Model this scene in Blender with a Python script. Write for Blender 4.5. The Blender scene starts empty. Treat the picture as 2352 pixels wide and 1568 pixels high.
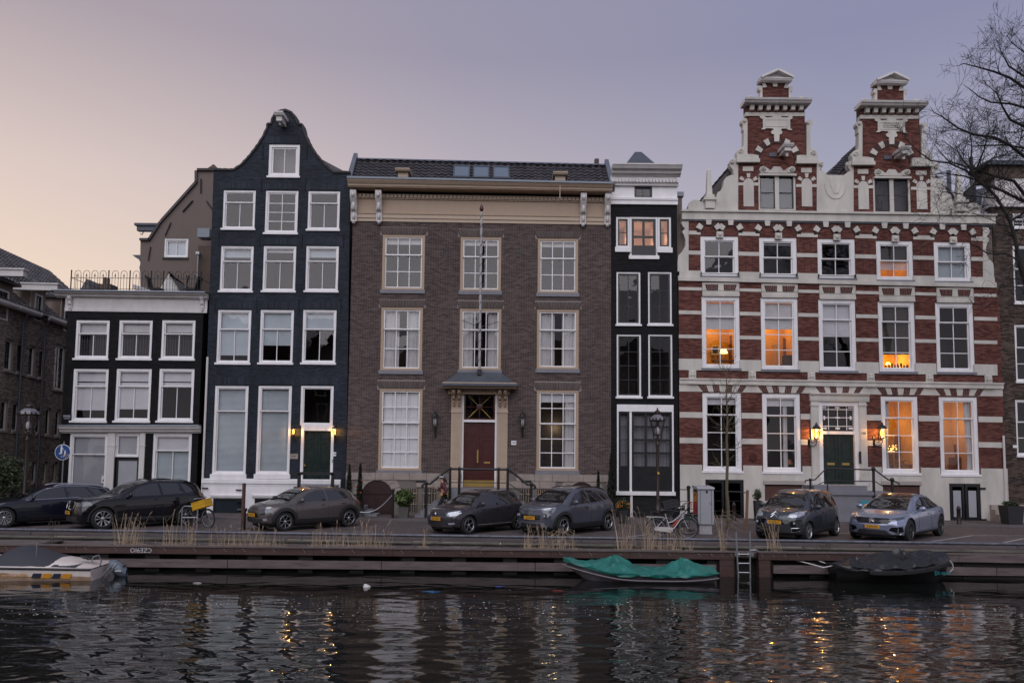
import bpy, bmesh, math, random
import numpy as np
from mathutils import Vector, Matrix, noise
from mathutils.bvhtree import BVHTree
from mathutils.geometry import delaunay_2d_cdt
random.seed(11)
S = bpy.context.scene; COL = S.collection
R = math.radians; PI = math.pi
# ------------------------------------------------------------------ camera, world, sky fill, exposure
F0 = 1855.; HC = 2.8; PITCH = math.atan(150/1855); ROLL = .010; PV = 888.; YF = 35.
CM = Matrix.Rotation(PI/2+PITCH, 3, 'X') @ Matrix.Rotation(ROLL, 3, 'Z')
cam = bpy.data.objects.new('camera', bpy.data.cameras.new('camera')); COL.objects.link(cam)
cam.location = (0, 0, HC); cam.rotation_euler = CM.to_euler()
cam.data.sensor_width = 36; cam.data.lens = F0/2352*36; cam.data.shift_y = (PV-784)/2352
cam.data.clip_end = 4000; S.camera = cam
S.view_settings.view_transform = 'Standard'; S.view_settings.look = 'None'
S.view_settings.exposure = 0.0; S.view_settings.gamma = 1.0; S.view_settings.use_curve_mapping = False
S.cycles.max_bounces = 8; S.cycles.transparent_max_bounces = 16; S.cycles.sample_clamp_indirect = 6
S.cycles.use_denoising = True; S.cycles.caustics_reflective = False; S.cycles.caustics_refractive = False

def lin(c):
    return tuple((x/255/12.92 if x/255 <= .04045 else ((x/255+.055)/1.055)**2.4) for x in c)
W = bpy.data.worlds.new('World'); S.world = W; W.use_nodes = True
def make_world():
    nt = W.node_tree; N = nt.nodes; L = nt.links; N.clear()
    out = N.new('ShaderNodeOutputWorld'); bg = N.new('ShaderNodeBackground'); L.new(bg.outputs[0], out.inputs[0])
    tc = N.new('ShaderNodeTexCoord'); nrm = N.new('ShaderNodeVectorMath'); nrm.operation = 'NORMALIZE'
    L.new(tc.outputs['Generated'], nrm.inputs[0])
    sep = N.new('ShaderNodeSeparateXYZ'); L.new(nrm.outputs[0], sep.inputs[0])
    def ramp(fac, stops, interp='EASE'):
        r = N.new('ShaderNodeValToRGB'); r.color_ramp.interpolation = interp
        e = r.color_ramp.elements
        while len(e) < len(stops): e.new(.5)
        for k, (p, c) in enumerate(stops): e[k].position = p; e[k].color = (*c, 1)
        L.new(fac, r.inputs[0]); return r.outputs[0]
    # dusk sky by elevation, then the afterglow round the point where the sun went down
    base = ramp(sep.outputs['Z'], [(0, lin((204, 196, 200))), (.16, lin((184, 180, 194))), (.30, lin((165, 165, 185))), (.45, lin((140, 142, 171))), (1, lin((150, 153, 174)))], 'LINEAR')
    sd = Vector((-.80, .60, .06)).normalized()
    dot = N.new('ShaderNodeVectorMath'); dot.operation = 'DOT_PRODUCT'; dot.inputs[1].default_value = sd
    L.new(nrm.outputs[0], dot.inputs[0])
    glow = ramp(dot.outputs['Value'], [(.25, (0, 0, 0)), (.62, (.36,)*3), (.80, (.72,)*3), (.93, (.94,)*3), (1, (1, 1, 1))], 'LINEAR')
    gcol = ramp(sep.outputs['Z'], [(.0, lin((251, 223, 192))), (.18, lin((243, 219, 198))), (.30, lin((224, 204, 196))), (.45, lin((180, 166, 170))), (.65, lin((154, 149, 163)))], 'LINEAR')
    mx = N.new('ShaderNodeMix'); mx.data_type = 'RGBA'
    L.new(glow, mx.inputs[0]); L.new(base, mx.inputs[6]); L.new(gcol, mx.inputs[7])
    L.new(mx.outputs[2], bg.inputs[0]); bg.inputs[1].default_value = 1.0
make_world()
sun = bpy.data.objects.new('sun', bpy.data.lights.new('sun', 'SUN')); COL.objects.link(sun)  # added soft lamp from the camera side, in place of the bright upper sky
sun.data.energy = 1.8; sun.data.angle = R(70); sun.data.color = (1.0, .96, .985)
sun.rotation_euler = Vector((.12, 1, -.95)).to_track_quat('-Z', 'Y').to_euler()

# ------------------------------------------------------------------ measuring: photo pixel -> point of the place
def ray(u, v): return CM @ Vector(((u-1176)/F0, -(v-PV)/F0, -1))
def at(u, v, y=YF):
    d = ray(u, v); t = y/d.y; return Vector((d.x*t, y, HC+d.z*t))
def gnd(u, v, z=0.):
    d = ray(u, v); t = (z-HC)/d.z; return Vector((d.x*t, d.y*t, z))
def rect(u0, v0, u1, v1, y=YF):
    um, vm = (u0+u1)/2, (v0+v1)/2
    return at(u0, vm, y).x, at(u1, vm, y).x, at(um, v1, y).z, at(um, v0, y).z   # x0,x1,z0,z1
def qx(u, v, y=YF):
    p = at(u, v, y); return (p.x, p.z)

# ------------------------------------------------------------------ materials
MATS = {}
def mat(name, col, rough=.65, metal=0., var=.12, sc=2.5, bump=0., bsc=60., coat=0., spec=.5, island=0., tint=None, sy=1., emit=None, es=0.):
    if name in MATS: return MATS[name]
    m = bpy.data.materials.new(name); m.use_nodes = True; nt = m.node_tree; N = nt.nodes; L = nt.links
    b = N['Principled BSDF']; MATS[name] = m
    if max(col) > 1.01: col = lin(col)
    b.inputs['Roughness'].default_value = rough; b.inputs['Metallic'].default_value = metal
    b.inputs['Specular IOR Level'].default_value = spec; b.inputs['Coat Weight'].default_value = coat; b.inputs['Coat Roughness'].default_value = .04
    b.inputs['Base Color'].default_value = (*col, 1)
    if emit: b.inputs['Emission Color'].default_value = (*emit, 1); b.inputs['Emission Strength'].default_value = es
    if var or island or bump:
        tc = N.new('ShaderNodeTexCoord'); mp = N.new('ShaderNodeMapping'); mp.inputs['Scale'].default_value = (1, 1, sy)
        L.new(tc.outputs['Object'], mp.inputs[0])
    cur = None
    if var:
        nz = N.new('ShaderNodeTexNoise'); nz.inputs['Scale'].default_value = sc; nz.inputs['Detail'].default_value = 7; nz.inputs['Roughness'].default_value = .62
        L.new(mp.outputs[0], nz.inputs[0])
        r = N.new('ShaderNodeMapRange'); r.inputs[1].default_value = .25; r.inputs[2].default_value = .75
        r.inputs[3].default_value = 1-var; r.inputs[4].default_value = 1+var; L.new(nz.outputs[0], r.inputs[0])
        mu = N.new('ShaderNodeVectorMath'); mu.operation = 'SCALE'; mu.inputs[0].default_value = col
        L.new(r.outputs[0], mu.inputs['Scale']); cur = mu.outputs[0]
        rr = N.new('ShaderNodeMapRange'); rr.inputs[3].default_value = max(.02, rough*(1-.25)); rr.inputs[4].default_value = min(1, rough*1.25)
        L.new(nz.outputs[0], rr.inputs[0]); L.new(rr.outputs[0], b.inputs['Roughness'])
    if island:
        g = N.new('ShaderNodeNewGeometry'); rp = N.new('ShaderNodeValToRGB'); rp.color_ramp.interpolation = 'LINEAR'
        t = tint or col; t = lin(t) if max(t) > 1.01 else t
        e = rp.color_ramp.elements; e[0].color = (*[c*(1-island) for c in col], 1); e[1].color = (*[c*(1+island) for c in t], 1)
        L.new(g.outputs['Random Per Island'], rp.inputs[0])
        if cur is None: cur = rp.outputs[0]
        else: L.new(rp.outputs[0], mu.inputs[0])
    if cur is not None: L.new(cur, b.inputs['Base Color'])
    if bump:
        n2 = N.new('ShaderNodeTexNoise'); n2.inputs['Scale'].default_value = bsc; n2.inputs['Detail'].default_value = 4
        L.new(mp.outputs[0], n2.inputs[0]); bp = N.new('ShaderNodeBump'); bp.inputs['Strength'].default_value = bump; bp.inputs['Distance'].default_value = .02
        L.new(n2.outputs[0], bp.inputs['Height']); L.new(bp.outputs[0], b.inputs['Normal'])
    return m
def glass_mat(name, tint=.85, refl=1.0, wav=.35, wsc=1.6, ior=1.9):
    m = bpy.data.materials.new(name); m.use_nodes = True; nt = m.node_tree; N = nt.nodes; L = nt.links; N.clear()
    o = N.new('ShaderNodeOutputMaterial'); mx = N.new('ShaderNodeMixShader'); t = N.new('ShaderNodeBsdfTransparent'); g = N.new('ShaderNodeBsdfGlossy')
    t.inputs[0].default_value = (tint, tint, tint*1.0, 1); g.inputs['Roughness'].default_value = .015; g.inputs[0].default_value = (refl,)*3+(1,)
    fr = N.new('ShaderNodeFresnel'); ge = N.new('ShaderNodeNewGeometry'); mr = N.new('ShaderNodeMapRange'); mr.inputs[3].default_value = ior; mr.inputs[4].default_value = 1/ior; L.new(ge.outputs['Backfacing'], mr.inputs[0]); L.new(mr.outputs[0], fr.inputs[0])   # one sheet of glass: the same from either side
    tc = N.new('ShaderNodeTexCoord'); nz = N.new('ShaderNodeTexNoise'); nz.inputs['Scale'].default_value = wsc; nz.inputs['Detail'].default_value = 1.5
    gi = N.new('ShaderNodeObjectInfo'); vm = N.new('ShaderNodeVectorMath'); vm.operation = 'ADD'
    sc = N.new('ShaderNodeVectorMath'); sc.operation = 'SCALE'; sc.inputs['Scale'].default_value = 37.
    cb = N.new('ShaderNodeCombineXYZ'); L.new(gi.outputs['Random'], cb.inputs[0]); L.new(gi.outputs['Random'], cb.inputs[2]); L.new(cb.outputs[0], sc.inputs[0])
    L.new(tc.outputs['Object'], vm.inputs[0]); L.new(sc.outputs[0], vm.inputs[1]); L.new(vm.outputs[0], nz.inputs[0])
    bp = N.new('ShaderNodeBump'); bp.inputs['Strength'].default_value = wav; bp.inputs['Distance'].default_value = .05
    L.new(nz.outputs[0], bp.inputs['Height']); L.new(bp.outputs[0], g.inputs['Normal']); L.new(bp.outputs[0], fr.inputs['Normal'])
    L.new(fr.outputs[0], mx.inputs[0]); L.new(t.outputs[0], mx.inputs[1]); L.new(g.outputs[0], mx.inputs[2]); L.new(mx.outputs[0], o.inputs[0])
    MATS[name] = m; return m

# ------------------------------------------------------------------ mesh builder
class MB:
    def __init__(s): s.v = []; s.f = []
    def add(s, vs, fs):
        n = len(s.v); s.v.extend(tuple(p) for p in vs); s.f.extend(tuple(i+n for i in f) for f in fs); return s
    def hexa(s, p): return s.add(p, [(0, 3, 2, 1), (4, 5, 6, 7), (0, 1, 5, 4), (1, 2, 6, 5), (2, 3, 7, 6), (3, 0, 4, 7)])
    def box(s, x0, x1, y0, y1, z0, z1):
        return s.hexa([(x0, y0, z0), (x1, y0, z0), (x1, y1, z0), (x0, y1, z0), (x0, y0, z1), (x1, y0, z1), (x1, y1, z1), (x0, y1, z1)])
    def prism(s, pts, y0, y1):                       # closed xz outline, pushed from y0 (front) to y1
        n = len(pts); a = sum(pts[i][0]*pts[(i+1) % n][1]-pts[(i+1) % n][0]*pts[i][1] for i in range(n))
        if a < 0: pts = pts[::-1]
        return s.add([(x, y0, z) for x, z in pts]+[(x, y1, z) for x, z in pts],
                     [tuple(range(n)), tuple(range(2*n-1, n-1, -1))]+[(i, i+n, (i+1) % n+n, (i+1) % n) for i in range(n)])
    def beam(s, A, B, prof):                         # closed (out, up) profile swept from A to B; out is towards the canal
        A = Vector(A); B = Vector(B); n = len(prof)
        a = sum(prof[i][0]*prof[(i+1) % n][1]-prof[(i+1) % n][0]*prof[i][1] for i in range(n))
        if a > 0: prof = prof[::-1]
        vs = [(P.x, P.y-o, P.z+u) for P in (A, B) for o, u in prof]
        return s.add(vs, [tuple(range(n-1, -1, -1)), tuple(range(n, 2*n))]+[(i, (i+1) % n, (i+1) % n+n, i+n) for i in range(n)])
    def tube(s, pts, r, n=8, cap=True):
        pts = [Vector(p) for p in pts]; m = len(pts); rs = r if isinstance(r, (list, tuple)) else [r]*m; vs = []; up = None
        for i, p in enumerate(pts):
            d = (pts[min(i+1, m-1)]-pts[max(i-1, 0)])
            d = d.normalized() if d.length > 1e-9 else Vector((0, 0, 1))
            if up is None: up = Vector((0, 0, 1)) if abs(d.z) < .9 else Vector((1, 0, 0))
            a = d.cross(up)
            a = a.normalized() if a.length > 1e-6 else d.orthogonal().normalized()
            b = a.cross(d); up = b
            for k in range(n):
                t = 2*PI*k/n; vs.append(p+(a*math.cos(t)+b*math.sin(t))*rs[i])
        fs = [(i*n+k, i*n+(k+1) % n, (i+1)*n+(k+1) % n, (i+1)*n+k) for i in range(m-1) for k in range(n)]
        if cap: fs += [tuple(range(n-1, -1, -1)), tuple(range((m-1)*n, m*n))]
        return s.add(vs, fs)
    def lathe(s, prof, c=(0, 0, 0), n=16, axis='Z', rot=0., cap=True):
        vs = []; m = len(prof)
        for r, z in prof:
            for k in range(n):
                t = 2*PI*k/n+rot; x, y = r*math.cos(t), r*math.sin(t)
                p = (x, y, z) if axis == 'Z' else ((x, z, y) if axis == 'Y' else (z, x, y))
                vs.append((p[0]+c[0], p[1]+c[1], p[2]+c[2]))
        fs = [(i*n+k, i*n+(k+1) % n, (i+1)*n+(k+1) % n, (i+1)*n+k) for i in range(m-1) for k in range(n)]
        return s.add(vs, fs+([tuple(range(n-1, -1, -1)), tuple(range((m-1)*n, m*n))] if cap else []))
    def ball(s, c, r, n=10, m=7):
        if not isinstance(r, (tuple, list)): r = (r, r, r)
        vs = []; 
        for i in range(m+1):
            f = PI*i/m
            for k in range(n):
                t = 2*PI*k/n; vs.append((c[0]+r[0]*math.sin(f)*math.cos(t), c[1]+r[1]*math.sin(f)*math.sin(t), c[2]+r[2]*math.cos(f)))
        return s.add(vs, [(i*n+k, (i+1)*n+k, (i+1)*n+(k+1) % n, i*n+(k+1) % n) for i in range(m) for k in range(n)])
    def grid(s, rows):
        n = len(rows[0]); return s.add([p for r in rows for p in r], [(i*n+k, i*n+k+1, (i+1)*n+k+1, (i+1)*n+k) for i in range(len(rows)-1) for k in range(n-1)])
    def build(s, name, m, par=None, smooth=False, kind=None, label=None):
        return obj(name, s.v, s.f, m, par, smooth, kind, label)
ORG = {}
def obj(name, v, f, m, par=None, smooth=False, kind=None, label=None):
    me = bpy.data.meshes.new(name); o0 = ORG.get(par.name, Vector((0, 0, 0))) if par else Vector((0, 0, 0))
    me.from_pydata([(p[0]-o0.x, p[1]-o0.y, p[2]-o0.z) for p in v] if par else v, [], f)
    me.materials.append(m)
    if smooth: me.polygons.foreach_set('use_smooth', [True]*len(me.polygons)); smooth_by_angle(me)
    o = bpy.data.objects.new(name, me); COL.objects.link(o)
    if par: o.parent = par; ORG[o.name] = o0
    if kind: o['kind'] = kind
    if label: o['label'] = label
    return o
def smooth_by_angle(me, ang=38):
    if hasattr(me, 'set_sharp_from_angle'): me.set_sharp_from_angle(angle=R(ang))
def thing(name, label, cat, loc=(0, 0, 0), group=None):
    o = bpy.data.objects.new(name, None); COL.objects.link(o); o.location = loc; o.empty_display_size = .2
    o['label'] = label; o['category'] = cat
    if group: o['group'] = group
    ORG[o.name] = Vector(loc); return o
def tag(o, label, cat, group=None):
    o['label'] = label; o['category'] = cat
    if group: o['group'] = group
    return o
def struct(o): o['kind'] = 'structure'; return o
def local(root): ORG[root.name] = Vector((0, 0, 0))     # parts of this thing are given in its own space
def dup(root, loc=None, rotz=None, label=None):
    r = root.copy(); COL.objects.link(r)
    def kids(a, b):
        for ch in [c for c in a.children]:
            c = ch.copy(); COL.objects.link(c); c.parent = b; kids(ch, c)
    kids(root, r)
    if loc is not None: r.location = loc
    if rotz is not None: r.rotation_euler.z = rotz
    if label: r['label'] = label
    return r
def text(s, size, m, par, loc, rot=(PI/2, 0, 0), ext=.002, name='lettering', sx=1.):
    c = bpy.data.curves.new('t', 'FONT'); c.body = s; c.size = size; c.align_x = 'CENTER'; c.align_y = 'CENTER'; c.extrude = ext; c.resolution_u = 2
    t = bpy.data.objects.new('t', c); me = bpy.data.meshes.new_from_object(t); bpy.data.objects.remove(t)
    me.materials.clear(); me.materials.append(m)
    M = Matrix.Translation(Vector(loc)-(ORG.get(par.name, Vector((0, 0, 0))) if par else Vector((0, 0, 0)))) @ Matrix([*[list(r) for r in Matrix.Identity(4)]])
    from mathutils import Euler
    me.transform(M @ Euler(rot).to_matrix().to_4x4() @ Matrix.Diagonal((sx, 1, 1, 1)))
    o = bpy.data.objects.new(name, me); COL.objects.link(o)
    if par: o.parent = par; ORG[o.name] = ORG.get(par.name, Vector((0, 0, 0)))
    return o
def inside(p, poly):
    x, z = p; c = False; n = len(poly)
    for i in range(n):
        x0, z0 = poly[i]; x1, z1 = poly[i-1]
        if (z0 > z) != (z1 > z) and x < (x1-x0)*(z-z0)/(z1-z0)+x0: c = not c
    return c
def wall(mb, outline, holes, y, reveal=.22, rim=True):         # front skin with openings and their reveals; holes: x0,x1,z0,z1
    pts = [Vector(p) for p in outline]; ed = [(i, (i+1) % len(outline)) for i in range(len(outline))]
    for x0, x1, z0, z1 in holes:
        n = len(pts); pts += [Vector((x0, z0)), Vector((x1, z0)), Vector((x1, z1)), Vector((x0, z1))]; ed += [(n, n+1), (n+1, n+2), (n+2, n+3), (n+3, n)]
    vo, _, fo, *_ = delaunay_2d_cdt(pts, ed, [], 0, 1e-5)
    fs = []
    for f in fo:
        c = sum((vo[i] for i in f), Vector((0, 0)))/len(f)
        if inside(c, outline) and not any(h[0] < c.x < h[1] and h[2] < c.y < h[3] for h in holes): fs.append(tuple(f))
    mb.add([(p.x, y, p.y) for p in vo], fs)
    zm = max(p[1] for p in outline)
    for x0, x1, z0, z1 in holes:
        top = z1 < zm; z1 = min(z1, zm); q = [(x0, z0), (x1, z0), (x1, z1), (x0, z1)]
        mb.add([(a, y, b) for a, b in q]+[(a, y+reveal, b) for a, b in q], [(0, 1, 5, 4), (1, 2, 6, 5), (3, 0, 4, 7)]+([(2, 3, 7, 6)] if top else []))
    if not rim: return
    n = len(outline); mb.add([(a, y, b) for a, b in outline]+[(a, y+.5, b) for a, b in outline], [(i, (i+1) % n, (i+1) % n+n, i+n) for i in range(n)])
def bricks(mb, outline, holes, y, bl=.205, bh=.05, j=.011, proud=.007, seed=0, clip=None):
    rnd = random.Random(seed); zs = [p[1] for p in outline]; z = min(zs); row = 0; n = len(outline)
    while z+bh < max(zs):
        zm = z+bh/2; xs = []
        for i in range(n):
            x0, z0 = outline[i]; x1, z1 = outline[i-1]
            if (z0 > zm) != (z1 > zm): xs.append((x1-x0)*(zm-z0)/(z1-z0)+x0)
        xs.sort(); iv = [(xs[i], xs[i+1]) for i in range(0, len(xs)-1, 2)]
        for h in holes:
            if h[2] < z+bh and h[3] > z:
                nv = []
                for a, b in iv:
                    if h[1] <= a or h[0] >= b: nv.append((a, b)); continue
                    if h[0] > a: nv.append((a, h[0]))
                    if h[1] < b: nv.append((h[1], b))
                iv = nv
        for a, b in iv:
            x = math.floor(a/(bl+j))*(bl+j)-(row % 2)*(bl+j)/2
            while x < b:
                c, d = max(x, a), min(x+bl, b)
                if d-c > .03:
                    yy = y-proud-rnd.random()*.004; p = [(c, z), (d, z), (d, z+bh), (c, z+bh)]
                    mb.add([(u, yy, w) for u, w in p]+[(u, y, w) for u, w in p], [(0, 1, 2, 3), (4, 5, 1, 0), (7, 3, 2, 6), (5, 6, 2, 1), (4, 0, 3, 7)])
                x += bl+j
        z += bh+j; row += 1
# ------------------------------------------------------------------ materials of the place
WHITE = mat('white_paint', (.80, .79, .80), .45, var=.10, sc=3, sy=.5, bump=.03, bsc=25)
WHITE2 = mat('greyed_white_paint', (.62, .60, .585), .5, var=.14, sc=2.5, sy=.5, bump=.04, bsc=25)
STUCCO = mat('cream_stucco', (.56, .535, .49), .8, var=.22, sc=1.5, sy=.4, spec=.2, bump=.05, bsc=30)
TAN = mat('tan_paint', (.40, .295, .205), .5, var=.08, sc=3, bump=.03, bsc=30)
TAN2 = mat('pale_tan_paint', (.47, .37, .275), .5, var=.08, sc=3, bump=.03, bsc=30)
BLACKP = mat('black_paint', (.012, .012, .014), .35, var=.2, sc=5)
IRON = mat('black_iron', (.012, .012, .013), .45, var=.2, sc=8)
DGREEN = mat('dark_green_paint', (.010, .020, .018), .28, var=.2, sc=4)
DRED = mat('dark_red_paint', (.058, .011, .010), .35, var=.15, sc=4); DRED2 = mat('very_dark_red_paint', (.028, .008, .008), .45, var=.2, sc=4)
M_BLK = mat('black_wall', (.010, .010, .012), .7, var=.3, sc=1.5, spec=.1); B_BLK = mat('black_painted_brick', (.0105, .011, .013), .6, var=.45, sc=1.2, island=.4, spec=.15)
M_BLU = mat('blue_wall', (.018, .025, .032), .7, var=.3, sc=1., spec=.1); B_BLU = mat('blue_black_painted_brick', (.025, .031, .043), .6, var=.5, sc=.9, sy=.5, island=.3, spec=.18)
M_BRN = mat('grey_mortar', (.27, .245, .232), .9, var=.1, sc=2.5, spec=.1); B_BRN = mat('brown_brick', (.076, .056, .053), .85, var=.2, sc=.5, sy=.5, island=.22, tint=(.108, .078, .073), spec=.12)
M_RED = mat('dark_mortar', (.105, .058, .050), .9, var=.2, sc=2, spec=.1); B_RED = mat('red_brick', (.112, .043, .035), .8, var=.3, sc=.8, sy=.5, island=.28, tint=(.152, .064, .052), spec=.15)
B_DRK = mat('dark_brown_brick', (.062, .047, .040), .9, var=.3, sc=.7, island=.35, tint=(.110, .084, .070), spec=.12); B_ALY = mat('alley_brick', (.20, .16, .138), .9, var=.35, sc=.6, island=.3, tint=(.29, .235, .205), spec=.12); M_ALY = mat('alley_mortar', (.17, .145, .125), .9, var=.25, sc=1.5); M_DRK = mat('sooty_mortar', (.045, .038, .033), .9, var=.25, sc=1.5, spec=.1)
STONE = mat('grey_sandstone', (.30, .255, .225), .85, var=.22, sc=3.5, bump=.15, bsc=18)
SILLST = mat('bluestone', (.19, .19, .215), .6, var=.15, sc=4, bump=.05, bsc=40)
ZINC = mat('zinc', (.16, .18, .21), .42, .6, var=.2, sc=3)
SLATE = mat('slate_grey_lead', (.075, .085, .105), .5, .3, var=.25, sc=3)
TILE = mat('dark_roof_tile', (.030, .026, .028), .6, var=.3, sc=2.5, island=.45, tint=(.05, .042, .044))
TILE2 = mat('grey_roof_tile', (.085, .079, .082), .6, var=.3, sc=2.5, island=.35)
GBR = mat('grey_brown_render', (.155, .122, .108), .85, var=.1, sc=.8, bump=.08, bsc=20)
STEEL = mat('galvanised_steel', (.35, .36, .38), .4, .8, var=.15, sc=8)
BRASS = mat('brass', (.55, .38, .12), .35, .9, var=.1)
GLASS = glass_mat('old_window_glass', .96, 1., .20, 1.1, 1.6)
GLASSF = glass_mat('flat_window_glass', .95, 1., .08, .8, 1.7)
LAMPGL = glass_mat('lantern_glass', .9, 1., .1, 3, 1.5)
BLIND = mat('white_blind', (.56, .56, .59), .8, var=.10, sc=2); BLINDB = mat('bluish_blind', (.40, .46, .50), .8, var=.14, sc=1.2)
CURT = mat('white_curtain', (.50, .49, .50), .9, var=.12, sc=3); FILM = mat('frosted_film', (.34, .35, .38), .5, var=.10, sc=1.5)
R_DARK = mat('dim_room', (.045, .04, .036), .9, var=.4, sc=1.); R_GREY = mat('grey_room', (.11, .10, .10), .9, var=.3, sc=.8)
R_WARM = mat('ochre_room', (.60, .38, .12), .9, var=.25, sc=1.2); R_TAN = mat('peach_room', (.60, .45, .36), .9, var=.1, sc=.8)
WOODF = mat('varnished_wood', (.16, .07, .03), .5, var=.2, sc=6)
BULB = mat('lit_bulb', (1, .75, .3), .5, var=0, emit=(1, .40, .05), es=6.)
BULB2 = mat('lit_lamp_shade', (1, .75, .3), .5, var=0, emit=(1, .62, .18), es=4.)
SHUT = mat('white_shutter', (.70, .70, .72), .55, var=.05, sc=3)
NLIGHT = [0]
def point(loc, w, col=(1, .52, .13), r=.06, name='lamp_light'):
    l = bpy.data.lights.new(name, 'POINT'); l.energy = w; l.color = col; l.shadow_soft_size = r
    o = bpy.data.objects.new(name, l); COL.objects.link(o); o.location = loc; return o

# ------------------------------------------------------------------ windows
RW = random.Random(5)
def pane(par, x0, x1, z0, z1, y, gm):
    cx, cz = (x0+x1)/2, (z0+z1)/2; ta, tb = RW.uniform(-.012, .012), RW.uniform(-.012, .012)
    v = [(x, y+(x-cx)*ta+(z-cz)*tb, z) for x, z in ((x0, z0), (x1, z0), (x1, z1), (x0, z1))]
    o = obj('pane', v+[(a, b+.004, c) for a, b, c in v], [(0, 1, 2, 3)], gm, par); return o
def sash(par, x0, x1, z0, z1, y, cols, rows, sm, sw, bw, gm, name='sash'):
    mb = MB(); d = .05
    mb.box(x0, x0+sw, y, y+d, z0, z1).box(x1-sw, x1, y, y+d, z0, z1).box(x0+sw, x1-sw, y+.002, y+d, z0, z0+sw).box(x0+sw, x1-sw, y+.002, y+d, z1-sw, z1)
    X = [x0+sw+(x1-x0-2*sw)*i/cols for i in range(cols+1)]; Z = [z0+sw+(z1-z0-2*sw)*i/rows for i in range(rows+1)]
    for x in X[1:-1]: mb.box(x-bw/2, x+bw/2, y+.006, y+d-.005, z0+sw, z1-sw)
    for z in Z[1:-1]: mb.box(x0+sw, x1-sw, y+.010, y+d-.008, z-bw/2, z+bw/2)
    s = mb.build(name, sm, par)
    for i in range(cols):
        for k in range(rows): pane(par, X[i], X[i+1], Z[k], Z[k+1], y+.03, gm)
    return s
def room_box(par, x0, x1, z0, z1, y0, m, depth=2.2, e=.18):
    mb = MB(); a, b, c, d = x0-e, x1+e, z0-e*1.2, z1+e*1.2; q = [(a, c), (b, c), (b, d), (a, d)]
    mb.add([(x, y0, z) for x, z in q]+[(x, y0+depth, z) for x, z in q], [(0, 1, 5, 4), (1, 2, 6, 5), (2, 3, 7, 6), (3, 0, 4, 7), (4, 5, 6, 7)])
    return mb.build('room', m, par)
def curtain(par, x0, x1, z0, z1, y, m=None, amp=.03, n=None, tie=0.):
    n = n or max(12, int((x1-x0)/.028)); rows = []
    for k in range(9):
        t = k/8; z = z0+(z1-z0)*t; r = []
        for i in range(n+1):
            f = i/n; x = x0+(x1-x0)*f
            if tie: g = 1-abs(tie)*math.exp(-((t-.25)/.3)**2); x = (x0+(x-x0)*g) if tie > 0 else (x1-(x1-x)*g)
            r.append((x, y+amp*math.sin(f*n*1.15+.7*math.sin(f*9)), z))
        rows.append(r)
    return MB().grid(rows).build('curtain', m or CURT, par, True)
def slats(par, x0, x1, z0, z1, y, m=None, pitch=.05):
    mb = MB(); z = z0
    while z < z1:
        mb.add([(x0, y-.004, z), (x1, y-.004, z), (x1, y+.006, z+.038), (x0, y+.006, z+.038)], [(0, 1, 2, 3)]); z += pitch
    return mb.build('venetian_blind', m or BLINDB, par, kind='stuff')
def win(house, r, holes, y=YF, fm=None, sm=None, fw=.075, sw=.045, bw=.03, split=.33, up=(1, 1), lo=(2, 1), gm=None, sill=True, sillm=None,
        room='dark', blind=None, cur=None, slat=None, watt=0, lcol=(1, .49, .08), rec=.02, sillh=.085, arch=False, lights=None, re=.18):
    fm = fm or WHITE; sm = sm or fm; gm = gm or GLASS
    x0, x1, z0, z1 = rect(*r, y) if r[1] > 30 else r
    holes.append((x0, x1, z0, z1)); mb = MB(); zb = z0+(sillh if sill else 0); ya, yb = y+rec, y+rec+.13
    mb.box(x0, x0+fw, ya, yb, zb, z1).box(x1-fw, x1, ya, yb, zb, z1).box(x0+fw, x1-fw, ya+.003, yb, z1-fw, z1).box(x0+fw, x1-fw, ya+.003, yb, zb, zb+fw*.8)
    if arch: mb.prism([(x0+(x1-x0)*i/8, z1+.05*math.sin(PI*i/8)) for i in range(9)], ya-.012, yb)
    w = mb.build('window', fm, house)
    if sill: MB().box(x0-.05, x1+.05, y-.07, y+.16, z0, zb).build('sill', sillm or fm, w)
    a, b, c, d = x0+fw, x1-fw, zb+fw*.8, z1-fw; zm = d-(d-c)*split if split else None
    if split:
        sash(w, a, b, zm, d, y+rec+.035, up[0], up[1], sm, sw, bw, gm); sash(w, a, b, c, zm+sw*.5, y+rec+.088, lo[0], lo[1], sm, sw, bw, gm)
    else: sash(w, a, b, c, d, y+rec+.05, lo[0], lo[1], sm, sw, bw, gm)
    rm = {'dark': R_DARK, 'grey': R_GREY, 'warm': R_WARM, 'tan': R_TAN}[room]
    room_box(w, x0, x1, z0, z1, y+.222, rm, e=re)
    H = d-c
    for f0, f1, bm in (blind or []):
        bmb = MB(); n = 3 if f1-f0 > .2 else 1
        bmb.box(a, b, y+.172, y+.180, d-H*f1, d-H*f0).box(a, b, y+.166, y+.19, d-H*f1-.03, d-H*f1); bmb.build('blind', bm, w)
    for f0, f1, tie in (cur or []): curtain(w, a+(b-a)*f0, a+(b-a)*f1, c, d, y+.205, tie=tie)
    if slat: slats(w, a, b, d-H*slat[1], d-H*slat[0], y+.19)
    if watt:
        for (fx, fy, fz) in (lights or [(.5, 1.3, .72)]): point((a+(b-a)*fx, y+.25+fy, c+H*fz), watt, lcol, .08, 'room_light')
    return w
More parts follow.
